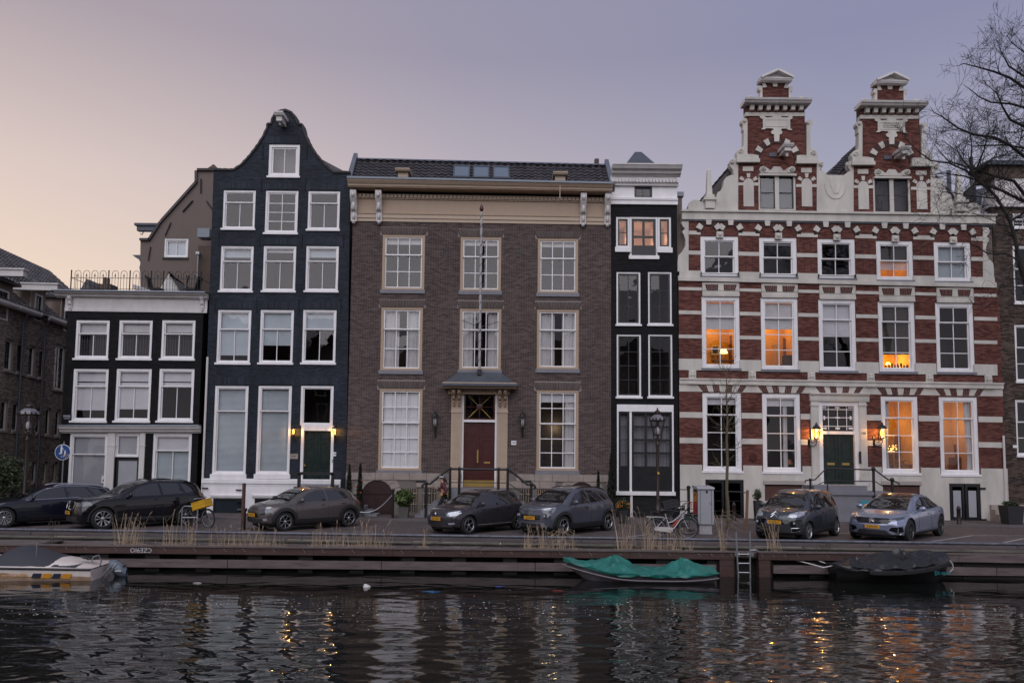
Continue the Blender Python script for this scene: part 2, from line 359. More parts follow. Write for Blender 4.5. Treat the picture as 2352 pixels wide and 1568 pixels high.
def panelled_door(par, x0, x1, z0, z1, y, m, leaves=2, rows=((.05, .2), (.26, .78), (.84, .97)), name='door'):
    d = MB(); d.box(x0, x1, y+.02, y+.07, z0, z1); w = (x1-x0)/leaves
    for i in range(leaves):
        a, b = x0+i*w+.012, x0+(i+1)*w-.012; st = .11*min(1, w/.7)
        hz = [1-f for rr in rows for f in rr]
        d.box(a, a+st, y, y+.022, z0, z1).box(b-st, b, y, y+.022, z0, z1); lastz = z1
        for f0, f1 in rows:
            za, zb = z1-(z1-z0)*f0, z1-(z1-z0)*f1
            d.box(a+st, b-st, y+.001, y+.022, za, lastz); lastz = zb
            d.box(a+st+.05, b-st-.05, y+.004, y+.022, zb+.05, za-.05)
        d.box(a+st, b-st, y+.001, y+.022, z0, lastz)
    return d.build(name, m, par)
def wall_ends(u0, v0, u1, v1, y=YF): return at(u0, v0, y), at(u1, v1, y)
CORN = [(0, -.02), (.05, -.02), (.07, .04), (.16, .06), (.18, .14), (.30, .16), (.36, .26), (.38, .30), (0, .30)]
def cornice(par, A, B, h, out, m, name='cornice', y0=0.):
    return MB().beam((A.x, A.y-y0, A.z), (B.x, B.y-y0, B.z), [(0, 0), (out*.18, 0), (out*.22, h*.16), (out*.5, h*.2), (out*.55, h*.5), (out*.82, h*.55), (out*.95, h*.85), (out, h*.88), (out, h), (0, h)]).build(name, m, par)
def band(par, A, B, z_h, out, m, name='band', back=.0):
    return MB().beam(A, B, [(-back, 0), (out, 0), (out, z_h), (-back, z_h)]).build(name, m, par)
def anchors(par, pts, m=None, h=.55, y=YF):
    for u, v in pts:
        p = at(u, v, y); MB().box(p.x-.02, p.x+.02, y-.035, y-.006, p.z-h/2, p.z+h/2).build('wall_anchor', m or IRON, par)
def shell(par, x0, x1, z0, z1, y0, y1, m, name='side_walls'):
    return MB().box(x0, x1, y0, y1, z0, z1).build(name, m, par)

# ------------------------------------------------------------------ ground, road, water, far bank
QS = -.045                                                       # the quay runs slightly towards the camera on the right
def qy(x, off=0.): return 25.5+QS*x+off                          # line of the low pipe rail
QF = 24.2                                                        # front of the timber planters over the water
def build_ground():
    g = MB(); xs = [-400, -60]+[-30+2*i for i in range(31)]+[60, 400]
    rows = [[(x, qy(max(-60, min(60, x)), -.1), 0) for x in xs], [(x, 60, 0) for x in xs], [(x, 2500, 0) for x in xs]]
    g.grid(rows)
    m = mat('brick_paving', (.095, .080, .080), .75, var=.25, sc=.8); nt = m.node_tree; N = nt.nodes; L = nt.links
    b = N['Principled BSDF']; tc = N.new('ShaderNodeTexCoord'); br = N.new('ShaderNodeTexBrick'); br.inputs['Scale'].default_value = 1
    mp = N.new('ShaderNodeMapping'); mp.inputs['Rotation'].default_value = (0, 0, R(45)); L.new(tc.outputs['Object'], mp.inputs[0]); L.new(mp.outputs[0], br.inputs[0])
    br.inputs['Brick Width'].default_value = .21; br.inputs['Row Height'].default_value = .07; br.inputs['Mortar Size'].default_value = .006
    br.inputs['Color1'].default_value = (.7, .68, .7, 1); br.inputs['Color2'].default_value = (1.25, 1.15, 1.1, 1); br.inputs['Mortar'].default_value = (.45, .45, .45, 1)
    src = b.inputs['Base Color'].links[0].from_socket; mu = N.new('ShaderNodeVectorMath'); mu.operation = 'MULTIPLY'
    L.new(src, mu.inputs[0]); L.new(br.outputs[0], mu.inputs[1]); L.new(mu.outputs[0], b.inputs['Base Color'])
    bp = N.new('ShaderNodeBump'); bp.inputs['Strength'].default_value = .5; bp.inputs['Distance'].default_value = .01; bp.invert = True
    L.new(br.outputs['Fac'], bp.inputs['Height']); L.new(bp.outputs[0], b.inputs['Normal'])
    struct(g.build('street', m))
    # pavement along the houses with its kerb
    pv = mat('pavement_slabs', (.13, .115, .115), .8, var=.2, sc=1.5, bump=.1, bsc=20)
    p = MB()
    for i in range(-20, 22):
        x0 = i*1.0; p.box(x0+.004, x0+.996, 32.75, 32.95, -.05, .085)
    struct(p.build('kerb', pv))
    s = MB()
    for i in range(-40, 44):
        for k in range(5):
            s.box(i*.5+.005+(k % 2)*.25, i*.5+.495+(k % 2)*.25, 32.955+k*.41, 33.36+k*.41, -.04, .08+random.random()*.006)
    struct(s.build('pavement', mat('pavement_klinkers', (.085, .070, .068), .8, var=.25, sc=1.2, island=.2)))
    lm = mat('worn_road_paint', (.33, .32, .33), .8, var=.35, sc=5)
    for u0, v0, u1, v1 in ((1790, 1236, 1960, 1222), (2110, 1247, 2235, 1229), (2235, 1229, 2352, 1229.5), (2270, 1252, 2352, 1236), (545, 1214, 560, 1211), (1000, 1221, 1090, 1213), (1420, 1235, 1500, 1225)):
        a, b2 = gnd(u0, v0, .004), gnd(u1, v1, .004); d = (b2-a).normalized(); n = Vector((-d.y, d.x, 0))*.05
        struct(MB().add([a-n, b2-n, b2+n, a+n], [(0, 1, 2, 3)]).build('parking_line', lm))
    # water with real ripples
    WZ = -.80; rs = np.random.RandomState(3)
    def sheet(x0, x1, y0, y1, dx, dy, amp):
        nx, ny = int((x1-x0)/dx)+1, int((y1-y0)/dy)+1
        X, Y = np.meshgrid(np.linspace(x0, x1, nx), np.linspace(y0, y1, ny)); Z = np.zeros_like(X)
        for k in range(90):
            lam = 10**rs.uniform(math.log10(.15), math.log10(2.0)); th = PI/2+rs.normal(0, .42)
            kx, ky = math.cos(th)*2*PI/lam, math.sin(th)*2*PI/lam
            ph = rs.uniform(0, 6.28); mod = .5+.5*np.sin(X*rs.uniform(.1, .5)+Y*rs.uniform(.1, .5)+rs.uniform(0, 6.28))
            Z += amp*lam**.85*(.3+.7*mod)*np.sin(kx*X+ky*Y+ph+.6*np.sin(.9*X+rs.uniform(0, 6))*rs.uniform(0, 1))
        calm = .22+.78*(1/(1+np.exp((Y-(17.5-.05*X))/1.1)))
        Z = Z*calm+WZ
        v = np.stack([X, Y, Z], -1).reshape(-1, 3); me = bpy.data.meshes.new('canal_water')
        i = np.arange(nx*ny).reshape(ny, nx); q = np.stack([i[:-1, :-1], i[:-1, 1:], i[1:, 1:], i[1:, :-1]], -1).reshape(-1, 4)
        me.vertices.add(len(v)); me.vertices.foreach_set('co', v.ravel()); me.loops.add(q.size); me.loops.foreach_set('vertex_index', q.ravel())
        me.polygons.add(len(q)); me.polygons.foreach_set('loop_start', np.arange(0, q.size, 4)); me.polygons.foreach_set('loop_total', np.full(len(q), 4))
        me.polygons.foreach_set('use_smooth', [True]*len(q)); me.update(); me.validate()
        return me
    wm = mat('canal_water', (.006, .007, .006), .012, var=0, spec=.5); b = wm.node_tree.nodes['Principled BSDF']; b.inputs['IOR'].default_value = 1.5
    N = wm.node_tree.nodes; L = wm.node_tree.links; tc = N.new('ShaderNodeTexCoord'); mp = N.new('ShaderNodeMapping'); mp.inputs['Scale'].default_value = (2.2, 9, 1)
    nz = N.new('ShaderNodeTexNoise'); nz.inputs['Scale'].default_value = 1.6; nz.inputs['Detail'].default_value = 3; bp = N.new('ShaderNodeBump'); bp.inputs['Strength'].default_value = .045; bp.inputs['Distance'].default_value = .03
    L.new(tc.outputs['Object'], mp.inputs[0]); L.new(mp.outputs[0], nz.inputs[0]); L.new(nz.outputs[0], bp.inputs['Height']); L.new(bp.outputs[0], b.inputs['Normal'])
    me = sheet(-22, 22, 8, 27.4, .055, .04, .0021); me.materials.append(wm)
    o = bpy.data.objects.new('canal_water', me); COL.objects.link(o); struct(o)
    struct(MB().add([(-400, -11, WZ-.03), (400, -11, WZ-.03), (400, 27, WZ-.03), (-400, 27, WZ-.03)], [(0, 1, 2, 3)]).build('canal_water', wm))
    nb = MB(); nb.box(-400, 400, -11.5, -11, -2, .0); nb.add([(-400, -11, .02), (400, -11, .02), (400, -400, .02), (-400, -400, .02)], [(0, 1, 2, 3)])
    struct(nb.build('near_bank', m))
build_ground()
# ------------------------------------------------------------------ black corner house (left)
def black_house():
    H = thing('black_corner_house', 'black brick corner house with white shop front and roof terrace beside the alley', 'house', at(310, 1185)); holes = []
    xl, zt = qx(154, 700); xr, _ = qx(468, 700); zb = -.2
    xl = (qx(154, 714)[0]+qx(142, 985)[0])/2; ztop = at(310, 690).z
    for i, u in enumerate((173, 272, 370.5)):
        win(H, (u, 735, u+77, 827+i*.5), holes, sill=True, split=.34, lo=(2, 1), room='dark', blind=[(0, .30, CURT)] if i == 0 else [(.06, .26, CURT)], fw=.1, arch=True)
        win(H, (u-7, 846.5, u+74, 970.5), holes, split=.33, lo=(2, 1), fw=.1, blind=[(0, .20, BLIND), (.24, (.80, .78, .33)[i], BLIND)], room='dark')
    # leaded squares behind the upper panes
    for x0, x1, z0, z1 in holes[0::2]:
        g = MB()
        for k in range(1, 11): g.box(x0+.1+(x1-x0-.2)*k/11-.006, x0+.1+(x1-x0-.2)*k/11+.006, YF+.156, YF+.164, z0+.15, z0+(z1-z0)*.62)
        for k in range(1, 9): g.box(x0+.1, x1-.1, YF+.150, YF+.156, z0+.15+(z1-z0)*.47*k/9-.006, z0+.15+(z1-z0)*.47*k/9+.006)
        g.build('leaded_lattice', mat('lattice_grey', (.12, .12, .13), .6), H, kind='stuff')
    win(H, (157, 995, 245, 1150), holes, split=.30, lo=(1, 1), fw=.11, room='dark', blind=[(0, .99, FILM)], sill=False)
    win(H, (349, 995, 438, 1150), holes, split=.24, lo=(2, 1), fw=.11, room='grey', slat=(.25, .95), blind=[(0, .22, BLIND)], sill=False)
    win(H, (263, 995, 320, 1049), holes, split=0, lo=(1, 1), fw=.09, room='dark', sill=False, blind=[(0, .99, FILM)])
    x0, x1, z0, z1 = rect(263, 1052, 316, 1184); holes.append((x0, x1, .0, z1))
    d = MB().box(x0, x0+.09, YF+.05, YF+.15, 0, z1).box(x1-.09, x1, YF+.05, YF+.15, 0, z1).box(x0+.09, x1-.09, YF+.05, YF+.15, z1-.09, z1).box(x0+.09, x1-.09, YF+.05, YF+.15, 0, .5).build('door', BLACKP, H)
    MB().box(x0+.09, x1-.09, YF+.08, YF+.10, .5, z1-.09).build('door_panel', FILM, d)
    out = [(xl, zb), (xr, zb), (xr, ztop), (xl, ztop)]
    mb = MB(); wall(mb, out, holes, YF); mb.build('wall', M_BLK, H)
    b = MB(); bricks(b, [(xl, 0), (xr, 0), (xr, ztop-.1), (xl, ztop-.1)], holes, YF, seed=1); b.build('brickwork', B_BLK, H, kind='stuff')
    zr = at(310, 671).z
    shell(H, xl+.02, xr-.02, 0, zr-.1, YF+2.7, YF+11, M_BLK); MB().box(xl, xr, YF+.0, YF+11, zr-.12, zr-.02).build('roof', SLATE, H)
    # cornice with its two carved corbels
    A, B = at(150, 714.5), at(476, 719); 
    MB().beam(A, B, [(0, 0), (.06, 0), (.06, .12), (.04, .14), (.04, .62), (0, .62)]).build('frieze', WHITE2, H)
    A2, B2 = at(133, 684), at(479, 689); cornice(H, A2, B2, .30, .42, WHITE2)
    MB().beam(at(131, 671.5), at(480, 676.5), [(-.3, 0), (.47, 0), (.46, .05), (-.3, .06)]).build('gutter', ZINC, H)
    for u in (163, 466):
        p = at(u, 712); corbel(H, p.x, YF-.06, p.z, .15, .60, .16, WHITE2)
    # shop cornice and pilasters
    cornice(H, at(141, 994.5), at(462, 994.5), .32, .30, WHITE2, 'shop_cornice')
    MB().beam(at(141, 978), at(462, 978), [(0, 0), (.33, 0), (.32, .04), (0, .07)]).build('shop_gutter', ZINC, H)
    for u0, u1 in ((246, 262), (319, 331)):
        x0, x1, z0, z1 = rect(u0, 995, u1, 1184); MB().box(x0, x1, YF-.07, YF+.02, 0, z1).box(x0-.03, x1+.03, YF-.09, YF+.02, z1-.55, z1-.50).box(x0-.02, x1+.02, YF-.1, YF, 0, .35).build('pilaster', WHITE2, H)
    x0, x1, z0, z1 = rect(459.5, 1000, 467, 1184); MB().tube([(x1, YF-.06, 0), (x1, YF-.06, at(470, 820).z)], .05).build('drainpipe', WHITE2, H)
    # notice behind the shop glass, street name plate
    p = at(237, 1101); n = tag(MB().box(p.x-.10, p.x+.10, YF+.045, YF+.055, p.z-.14, p.z+.16).build('paper_notice', WHITE), 'small white paper notice with a round symbol on the shop window', 'notice')
    text('LET OP', .05, IRON, n, (p.x, YF+.043, p.z+.10)); MB().lathe([(.055, 0), (.055, .004)], (p.x, YF+.040, p.z-.03), 16, 'Y').build('round_symbol', DRED, n)
    p = at(154.5, 957.5); s = tag(MB().box(p.x-.19, p.x+.19, YF-.03, YF-.012, p.z-.11, p.z+.11).build('street_name_plate', mat('dark_blue_enamel', (.01, .012, .03), .3)), 'small dark street name plate reading SINGEL on the black corner house', 'street sign')
    text('SINGEL', .10, WHITE, s, (p.x, YF-.033, p.z+.04)); text('CENTRUM', .05, WHITE, s, (p.x, YF-.033, p.z-.06))
    return H
def corbel(par, x, y, z, w, h, d, m):
    prof = [(0, 0)]+[(d*(.25+.75*t**1.6), h*t) for t in (0, .15, .3, .45, .6)]+[(d*1.05, h*.72), (d*1.15, h*.85), (d*1.15, h), (0, h)]
    mb = MB().beam((x-w/2, y, z), (x+w/2, y, z), prof)
    mb.ball((x, y-d*.95, z+h*.84), (w*.45, d*.4, h*.10)).ball((x, y-d*.55, z+h*.50), (w*.40, d*.30, h*.16)).ball((x, y-d*.30, z+h*.16), (w*.30, d*.3, h*.12)).ball((x, y-d*.2, z-.03), (w*.32, d*.3, h*.08))
    for s in (-1, 1): mb.ball((x+s*w*.42, y-d*.75, z+h*.78), (w*.16, d*.3, h*.09)).ball((x+s*w*.36, y-d*.4, z+h*.42), (w*.13, d*.25, h*.12))
    return mb.build('corbel', m, par, True)
BH = black_house()
# ------------------------------------------------------------------ blue-black bell gable house
def blue_house():
    H = thing('bell_gable_house', 'tall blue-black canal house with a bell gable and white sash windows', 'house', at(640, 1185)); holes = []
    C = lambda x, y: qx(451.6+x*.24, 225.8+y*.24)
    g = [(185, 685), (355, 688), (430, 640), (510, 555), (590, 450), (640, 370), (680, 285), (678, 248), (718, 250), (725, 200), (760, 150), (800, 124), (860, 118), (910, 140), (950, 190), (968, 250), (1012, 255), (1022, 290), (1030, 330), (1080, 440), (1140, 530), (1220, 630), (1310, 710), (1470, 712)]
    top = [C(*p) for p in g]; xl = qx(466.5, 1100)[0]; xr = qx(795, 1100)[0]
    top[0] = (top[0][0]-.1, top[0][1]); out = [(xl, -.2), (xr, -.2), (qx(802, 600)[0], at(802, 600).z)]+[top[-1]]+top[-2::-1]
    win(H, (617, 332, 688, 409), holes, split=0, lo=(2, 1), room='grey', gm=GLASSF, fw=.12, sw=.07, arch=True)
    win(H, (512, 437, 586, 529), holes, split=.30, room='grey', fw=.085, arch=True)
    win(H, (609, 438, 684, 539), holes, split=0, lo=(2, 4), room='grey', fw=.085, sw=.06, arch=True)
    win(H, (707, 439, 780, 531), holes, split=.30, room='grey', fw=.085, arch=True)
    for i, u in enumerate((506, 604, 702)):
        win(H, (u, 565, u+75, 672), holes, split=.33, room='grey', fw=.085, arch=True, blind=[(0, .20, BLINDB)] if i != 1 else [(0, .08, BLIND)])
        win(H, (u-7.5, 711.5, u+69.5, 837.3), holes, split=.36, room='dark', fw=.085, arch=True, blind=[(0, (.86, .66, .35)[i], BLINDB)])
    for i, u in enumerate((490, 590)):
        win(H, (u, 885.5, u+77.5, 1099), holes, split=.28, lo=(1, 1), room='grey', slat=(0, 1), fw=.10, sillh=.2)
    win(H, (690, 885.5, 765.5, 977), holes, split=0, lo=(1, 1), room='dark', fw=.10, sill=False, gm=GLASSF)
    x0, x1, z0, z1 = rect(690, 977, 765.5, 1113); holes.append((x0, x1, z0, z1))
    fr = MB().box(x0, x0+.12, YF+.0, YF+.12, z0, z1).box(x1-.12, x1, YF+.0, YF+.12, z0, z1).box(x0+.12, x1-.12, YF-.03, YF+.12, z1-.22, z1).build('door_frame', WHITE, H)
    d = panelled_door(H, x0+.12, x1-.12, z0, z1-.22, YF+.12, DGREEN, 2, ((.04, .18), (.24, .70), (.78, .95))); MB().ball((x0+.18, YF+.08, (z0+z1)/2-.45), .04).build('door_knob', BRASS, d)
    mb = MB(); wall(mb, out, holes, YF); mb.build('wall', M_BLU, H)
    zp = at(630, 1099).z
    b = MB(); bo = [(xl, zp+.05), (xr, zp+.05), out[2]]+out[3:]; bricks(b, bo, holes+[], YF, seed=2); b.build('brickwork', B_BLU, H, kind='stuff')
    # soldier arches over the openings
    ab = MB(); 
    for x0h, x1h, z0h, z1h in holes[:-1]:
        n = int((x1h-x0h+.3)/.085)
        for k in range(n):
            f = (k+.5)/n-.5; xx = (x0h+x1h)/2+f*(x1h-x0h+.3); hh = .34
            ab.box(xx-.034, xx+.034, YF-.016, YF, z1h+.06*math.cos(f*PI)+.02, z1h+hh)
    ab.build('brick_arches', B_BLU, H, kind='stuff')
    # coping along the bell curve
    cp = MB()
    for i in range(len(top)-1):
        (x0, z0), (x1, z1) = top[i], top[i+1]; L = math.hypot(x1-x0, z1-z0); n = max(1, int(L/.13)); nx, nz = -(z1-z0)/L, (x1-x0)/L
        for k in range(n):
            a, c = k/n+.006, (k+1)/n-.006; q = []
            for t in (a, c):
                q.append((x0+(x1-x0)*t-nx*.03, z0+(z1-z0)*t-nz*.03))
            for t in (c, a):
                q.append((x0+(x1-x0)*t+nx*(.05+.012*(k % 2)), z0+(z1-z0)*t+nz*(.05+.012*(k % 2))))
            cp.prism(q, YF-.07, YF+.45)
    cp.build('gable_coping', mat('dark_coping_brick', (.03, .028, .03), .7, var=.3, island=.3), H)
    shell(H, xl+.05, xr-.05, 0, at(640, 400).z, YF+2.7, YF+12, M_BLU)
    p = at(640, 300); r = MB(); za = at(640, 395).z; r.prism([(xl+.2, za), (xr-.1, za), (p.x+.1, p.z-.2)], YF+.5, YF+12); r.build('roof', TILE2, H)
    # hoist beam under the gable top
    p = at(652, 288); hb = MB()
    hb.box(p.x-.12, p.x+.12, YF-.75, YF, p.z-.10, p.z+.12).beam((p.x-.2, YF, p.z+.12), (p.x+.2, YF, p.z+.12), [(0, 0), (.84, 0), (.90, .10), (.90, .16), (0, .16)]); hb.box(p.x-.03, p.x+.03, YF-.6, YF-.5, p.z-.22, p.z-.1)
    hb.build('hoist_beam', WHITE2, H)
    anchors(H, [(604, 350), (705, 350), (601, 425), (702, 425), (503, 550), (598, 552), (694, 553), (789, 554), (495, 700), (590, 702), (687, 704), (783, 704)], M_BLU, .62)
    # white plinth, cellar windows
    A, B = at(465, 1103), at(783, 1106); MB().beam(A, B, [(0, -.2), (.07, -.2), (.07, -.12), (.12, -.10), (.12, .06), (0, .10)]).build('plinth_moulding', WHITE, H)
    x0, x1, z0, z1 = rect(466.5, 1106, 690, 1190); pl = MB(); ph = []
    for u0, u1 in ((489, 555), (584, 640)):
        win(H, (u0, 1144, u1, 1184), ph, YF-.06, fm=BLACKP, split=0, lo=(2, 1), sill=False, fw=.07, sw=.05)
    wall(pl, [(x0, -.1), (x1+1.7, -.1), (x1+1.7, z1), (x0, z1)], ph, YF-.06, .1); pl.build('plinth', WHITE, H)
    for h in ph: MB().beam((h[0]-.1, YF-.06, h[3]+.04), (h[1]+.1, YF-.06, h[3]+.04), [(0, 0), (.05, 0), (.08, .1), (0, .1)]).build('cellar_lintel', WHITE, H)
    # stoop with iron rail
    zs = at(728, 1113).z; st = MB(); xa, xb = at(692, 1113, 34.4).x, at(772, 1113, 34.4).x
    st.box(xa, xb, 33.9, YF-.065, 0, zs)
    for k in range(7): st.box(xb+k*.26, xb+(k+1)*.26, 33.95, YF-.07, 0, zs-(k+1)*zs/8)
    st.build('stoop', SILLST, H)
    rl = MB(); zr = at(733, 1087, 33.95).z; rl.box(xa-.35, xb+.25, 33.9, 34.0, zr-.06, zr+.06)
    for u in (687, 764): x = at(u, 1100, 33.95).x; rl.box(x-.06, x+.06, 33.9, 34.02, zs-.6, zr)
    rl.box(xa-.2, xb+.2, 33.93, 33.97, zs-.1, zs-.04); rl.build('stoop_railing', IRON, H)
    p = at(675.5, 1047.5); q = MB().box(p.x-.17, p.x+.17, YF-.035, YF-.012, p.z-.11, p.z+.11).build('name_plaque', STONE, H); text('VSH', .10, IRON, q, (p.x, YF-.038, p.z))
    p = at(768, 1042.5); q = MB().box(p.x-.08, p.x+.08, YF-.03, YF-.012, p.z-.085, p.z+.085).build('house_number_plate', WHITE, H); text('148', .10, IRON, q, (p.x, YF-.033, p.z))
    MB().box(p.x-.09, p.x-.03, YF-.04, YF-.012, p.z-.34, p.z-.22).build('door_bell', STEEL, H)
    # shutter hooks on the plinth
    hk = MB()
    for u, v in ((474, 1120), (551, 1124), (551, 1150)): p = at(u, v); hk.box(p.x-.14, p.x+.1, YF-.14, YF-.06, p.z-.02, p.z+.02)
    hk.build('shutter_hooks', IRON, H)
    return H
BLH = blue_house()
# ------------------------------------------------------------------ wide brown brick house
def brown_house():
    H = thing('wide_brown_house', 'wide brown brick house with tan cornice, tiled roof and dark red door', 'house', at(1105, 1185)); holes = []
    xl, xr = qx(800, 900)[0], qx(1403.5, 900)[0]; zt = at(1100, 512).z+.15
    K = dict(fm=TAN, sm=WHITE, fw=.115, sw=.055, bw=.036, sill=True, sillm=SILLST, sillh=.17)
    win(H, (877.5, 538.5, 975, 674), holes, split=.36, up=(3, 1), lo=(3, 2), room='grey', blind=[(0, .12, CURT)], **K)
    win(H, (1057, 543.5, 1151, 677), holes, split=.36, up=(3, 1), lo=(3, 2), room='grey', blind=[(0, .1, CURT)], **K)
    win(H, (1235, 547, 1328, 681.5), holes, split=.36, up=(3, 1), lo=(3, 2), room='grey', blind=[(0, .1, CURT)], **K)
    for i, (u, v) in enumerate(((874, 705), (1055, 708), (1233, 710))):
        w = win(H, (u, v, u+96, v+154-i*4), holes, split=.34, up=(3, 1), lo=(3, 2), room='dark', cur=[(0, .42, 0), (.62, 1, 0)] if i != 1 else [(0, .3, 0), (.7, 1, 0)], **K)
    w = win(H, (869.5, 891.5, 969, 1088.5), holes, split=.42, up=(3, 2), lo=(3, 3), room='grey', **K)
    x0, x1, z0, z1 = holes[-1]                              # closed white inside shutters
    for i in range(4):
        a = x0+.17+(x1-x0-.34)*i/4; b = x0+.17+(x1-x0-.34)*(i+1)/4
        sh = MB().box(a+.004, b-.004, YF+.18, YF+.21, z0+.25, z1-.14)
        for f0, f1 in ((.05, .30), (.34, .60), (.66, .95)): sh.box(a+.06, b-.06, YF+.173, YF+.18, z0+.25+(z1-z0-.4)*f0, z0+.25+(z1-z0-.4)*f1)
        sh.build('shutter', SHUT, w)
    win(H, (1232.5, 895, 1328.5, 1089), holes, split=.42, up=(3, 2), lo=(3, 3), room='grey', cur=[(.70, .95, 0)], blind=[(0, .12, BLIND)], watt=5, lights=[(.5, 1.9, .55)], lcol=(1, .7, .4), **K)
    # doorway
    x0, x1, z0, z1 = rect(1060, 905, 1141, 1118.5); holes.append((x0, x1, z0, z1))
    zt0, zt1 = at(1100, 963.5).z, at(1100, 969).z
    fr = MB().box(x0, x0+.085, YF-.0, YF+.14, z0, z1).box(x1-.085, x1, YF, YF+.14, z0, z1).box(x0+.085, x1-.085, YF-.01, YF+.14, zt1, zt0).build('door_frame', WHITE, H)
    d = panelled_door(H, x0+.085, x1-.085, z0, zt1, YF+.10, DRED, 2, ((.05, .24), (.29, .72), (.80, .93)))
    xc = (x0+x1)/2; MB().box(xc-.09, xc-.03, YF+.08, YF+.10, z0+1.05, z0+1.6).build('push_plate', BRASS, d); MB().box(xc+.22, xc+.48, YF+.085, YF+.10, z0+1.02, z0+1.10).build('letter_slot', BRASS, d)
    MB().box(x0+.1, x1-.1, YF+.085, YF+.10, z0+.02, z0+.30).build('kick_plate', BRASS, d)
    # fanlight with its star of carved rods
    fl = MB().box(x0+.085, x0+.15, YF+.05, YF+.12, zt0, z1).box(x1-.15, x1-.085, YF+.05, YF+.12, zt0, z1).box(x0+.15, x1-.15, YF+.05, YF+.12, zt0, zt0+.06).box(x0+.15, x1-.15, YF+.05, YF+.12, z1-.06, z1).build('fanlight', DRED, H)
    pane(fl, x0+.15, x1-.15, zt0+.06, z1-.06, YF+.10, GLASS); zc = (zt0+z1)/2; st = MB(); gd = MB()
    for k in range(8):
        a = PI*k/4; ex, ez = math.cos(a), math.sin(a); ln = (.68 if k % 2 else (.60 if k % 4 == 0 else .50)); ln = min(ln, (.5*(x1-x0)-.16)/max(abs(ex), 1e-3), (.5*(z1-zt0)-.07)/max(abs(ez), 1e-3))
        (gd if k % 2 else st).tube([(xc+ex*.12, YF+.06, zc+ez*.12), (xc+ex*ln*.6, YF+.06, zc+ez*ln*.6), (xc+ex*ln, YF+.06, zc+ez*ln)], [.018, .028, .014], 6)
    st.lathe([(.08, 0), (.13, .01), (.13, .03), (.08, .04)], (xc, YF+.04, zc), 12, 'Y'); st.build('star_rods', DRED, fl); gd.build('gilt_rods', BRASS, fl)
    room_box(H, x0, x1, zt0, z1, YF+.23, R_DARK)
    # wall and bricks
    out = [(xl, -.2), (xr, -.2), (xr, zt), (xl, zt)]; zpl = at(1100, 1087).z; ph = []
    mb = MB(); wall(mb, out, holes, YF); mb.build('wall', M_BRN, H)
    archs = []
    for x0h, x1h, z0h, z1h in holes[:8]: archs.append((x0h-.11, x1h+.11, z1h+.0, z1h+.32))
    b = MB(); bricks(b, [(xl, zpl), (xr, zpl), (xr, zt), (xl, zt)], holes+archs, YF, seed=3); b.build('brickwork', B_BRN, H, kind='stuff')
    cache = {}
    for x0h, x1h, z0h, z1h in archs:                        # flat arches, each brick on its own
        n = 30; xm = (x0h+x1h)/2
        for k in range(n):
            f = ((k+.5)/n-.5)*2; xb, xt = xm+f*(x1h-x0h-.14)/2, xm+f*(x1h-x0h+.10)/2; w2 = (x1h-x0h-.1)/n/2-.006; yy = YF-.009-.004*RW.random()
            bm = MB().hexa([(xb-w2, yy, z0h), (xb+w2, yy, z0h), (xb+w2, YF, z0h), (xb-w2, YF, z0h), (xt-w2, yy, z1h-.005), (xt+w2, yy, z1h-.005), (xt+w2, YF, z1h-.005), (xt-w2, YF, z1h-.005)])
            bm.build('arch_brick', BVAR[int(RW.random()*5)], H)
    # stone plinth: rusticated blocks with cellar doors and barred windows
    pg = MB(); x0, x1 = xl, xr; zz = [0, .45, .88, 1.26, 1.56, zpl]; dl, dr = at(1060, 1100).x, at(1141, 1100).x; pg.box(xl, dl, YF-.05, YF+.0, -.1, zpl-.0); pg.box(dr, xr, YF-.05, YF+.0, -.1, zpl-.0); pg.build('plinth', mat('sandstone_joint', (.16, .14, .125), .9), H)
    doors = [(832.5, 900.5), (1305, 1366)]; wins = [(932, 959), (971, 1001), (1194, 1222), (1234, 1257)]
    dx = [(at(a, 1150).x, at(b2, 1150).x) for a, b2 in doors]; wx = [(at(a, 1150).x, at(b2, 1150).x) for a, b2 in wins]
    zw1, zdm = at(965, 1121).z, at(866, 1103.5).z; rad = [(b2-a)/2 for a, b2 in dx]
    rnd = random.Random(2)
    for r in range(5):
        x = xl+(r % 2)*.3-.3
        while x < xr:
            a, c = max(xl, x), min(xr, x+rnd.uniform(.62, .85)); x = c if c < xr else xr+1
            if c-a < .12: continue
            bad = False
            for (p, q), rr in zip(dx, rad):
                if c > p-.43 and a < q+.43 and zz[r] < 1.5: bad = True
            for p, q in wx:
                if c > p+.02 and a < q-.02 and zz[r] < 1.2 and zz[r+1] > .1: bad = True
            if at(1030, 1100).x < (a+c)/2 < at(1170, 1100).x: bad = True
            if bad: continue
            dd = rnd.uniform(.0, .012); MB().box(a+.008, c-.008, YF-.085-dd, YF-.045, zz[r]+.008, zz[r+1]-.008).build('plinth_stone', STONE, H)
    for (p, q), rr in zip(dx, rad):                         # voussoir ring and red cellar door
        cx = (p+q)/2; zc = zdm-rr*.92; R0, R1 = rr*1.03, rr*1.03+.40
        n = 9
        for k in range(n):
            a0, a1 = PI*k/n+.012, PI*(k+1)/n-.012
            MB().prism([(cx+R0*math.cos(a), zc+R0*.95*math.sin(a)) for a in (a0, (a0+a1)/2, a1)]+[(cx+R1*math.cos(a1), min(1.545, zc+R1*.95*math.sin(a1))), (cx+R1*math.cos(a0), min(1.545, zc+R1*.95*math.sin(a0)))], YF-.11, YF-.045).build('arch_stone', STONE, H)
        dz = [(cx+R0*math.cos(PI*k/16), zc+R0*.95*math.sin(PI*k/16)) for k in range(17)]
        dmb = MB().prism([(cx+R0, .05)]+dz+[(cx-R0, .05)], YF-.065, YF-.04); dmb.box(cx-R0, cx+R0, YF-.10, YF-.066, zc+.02, zc+.10)
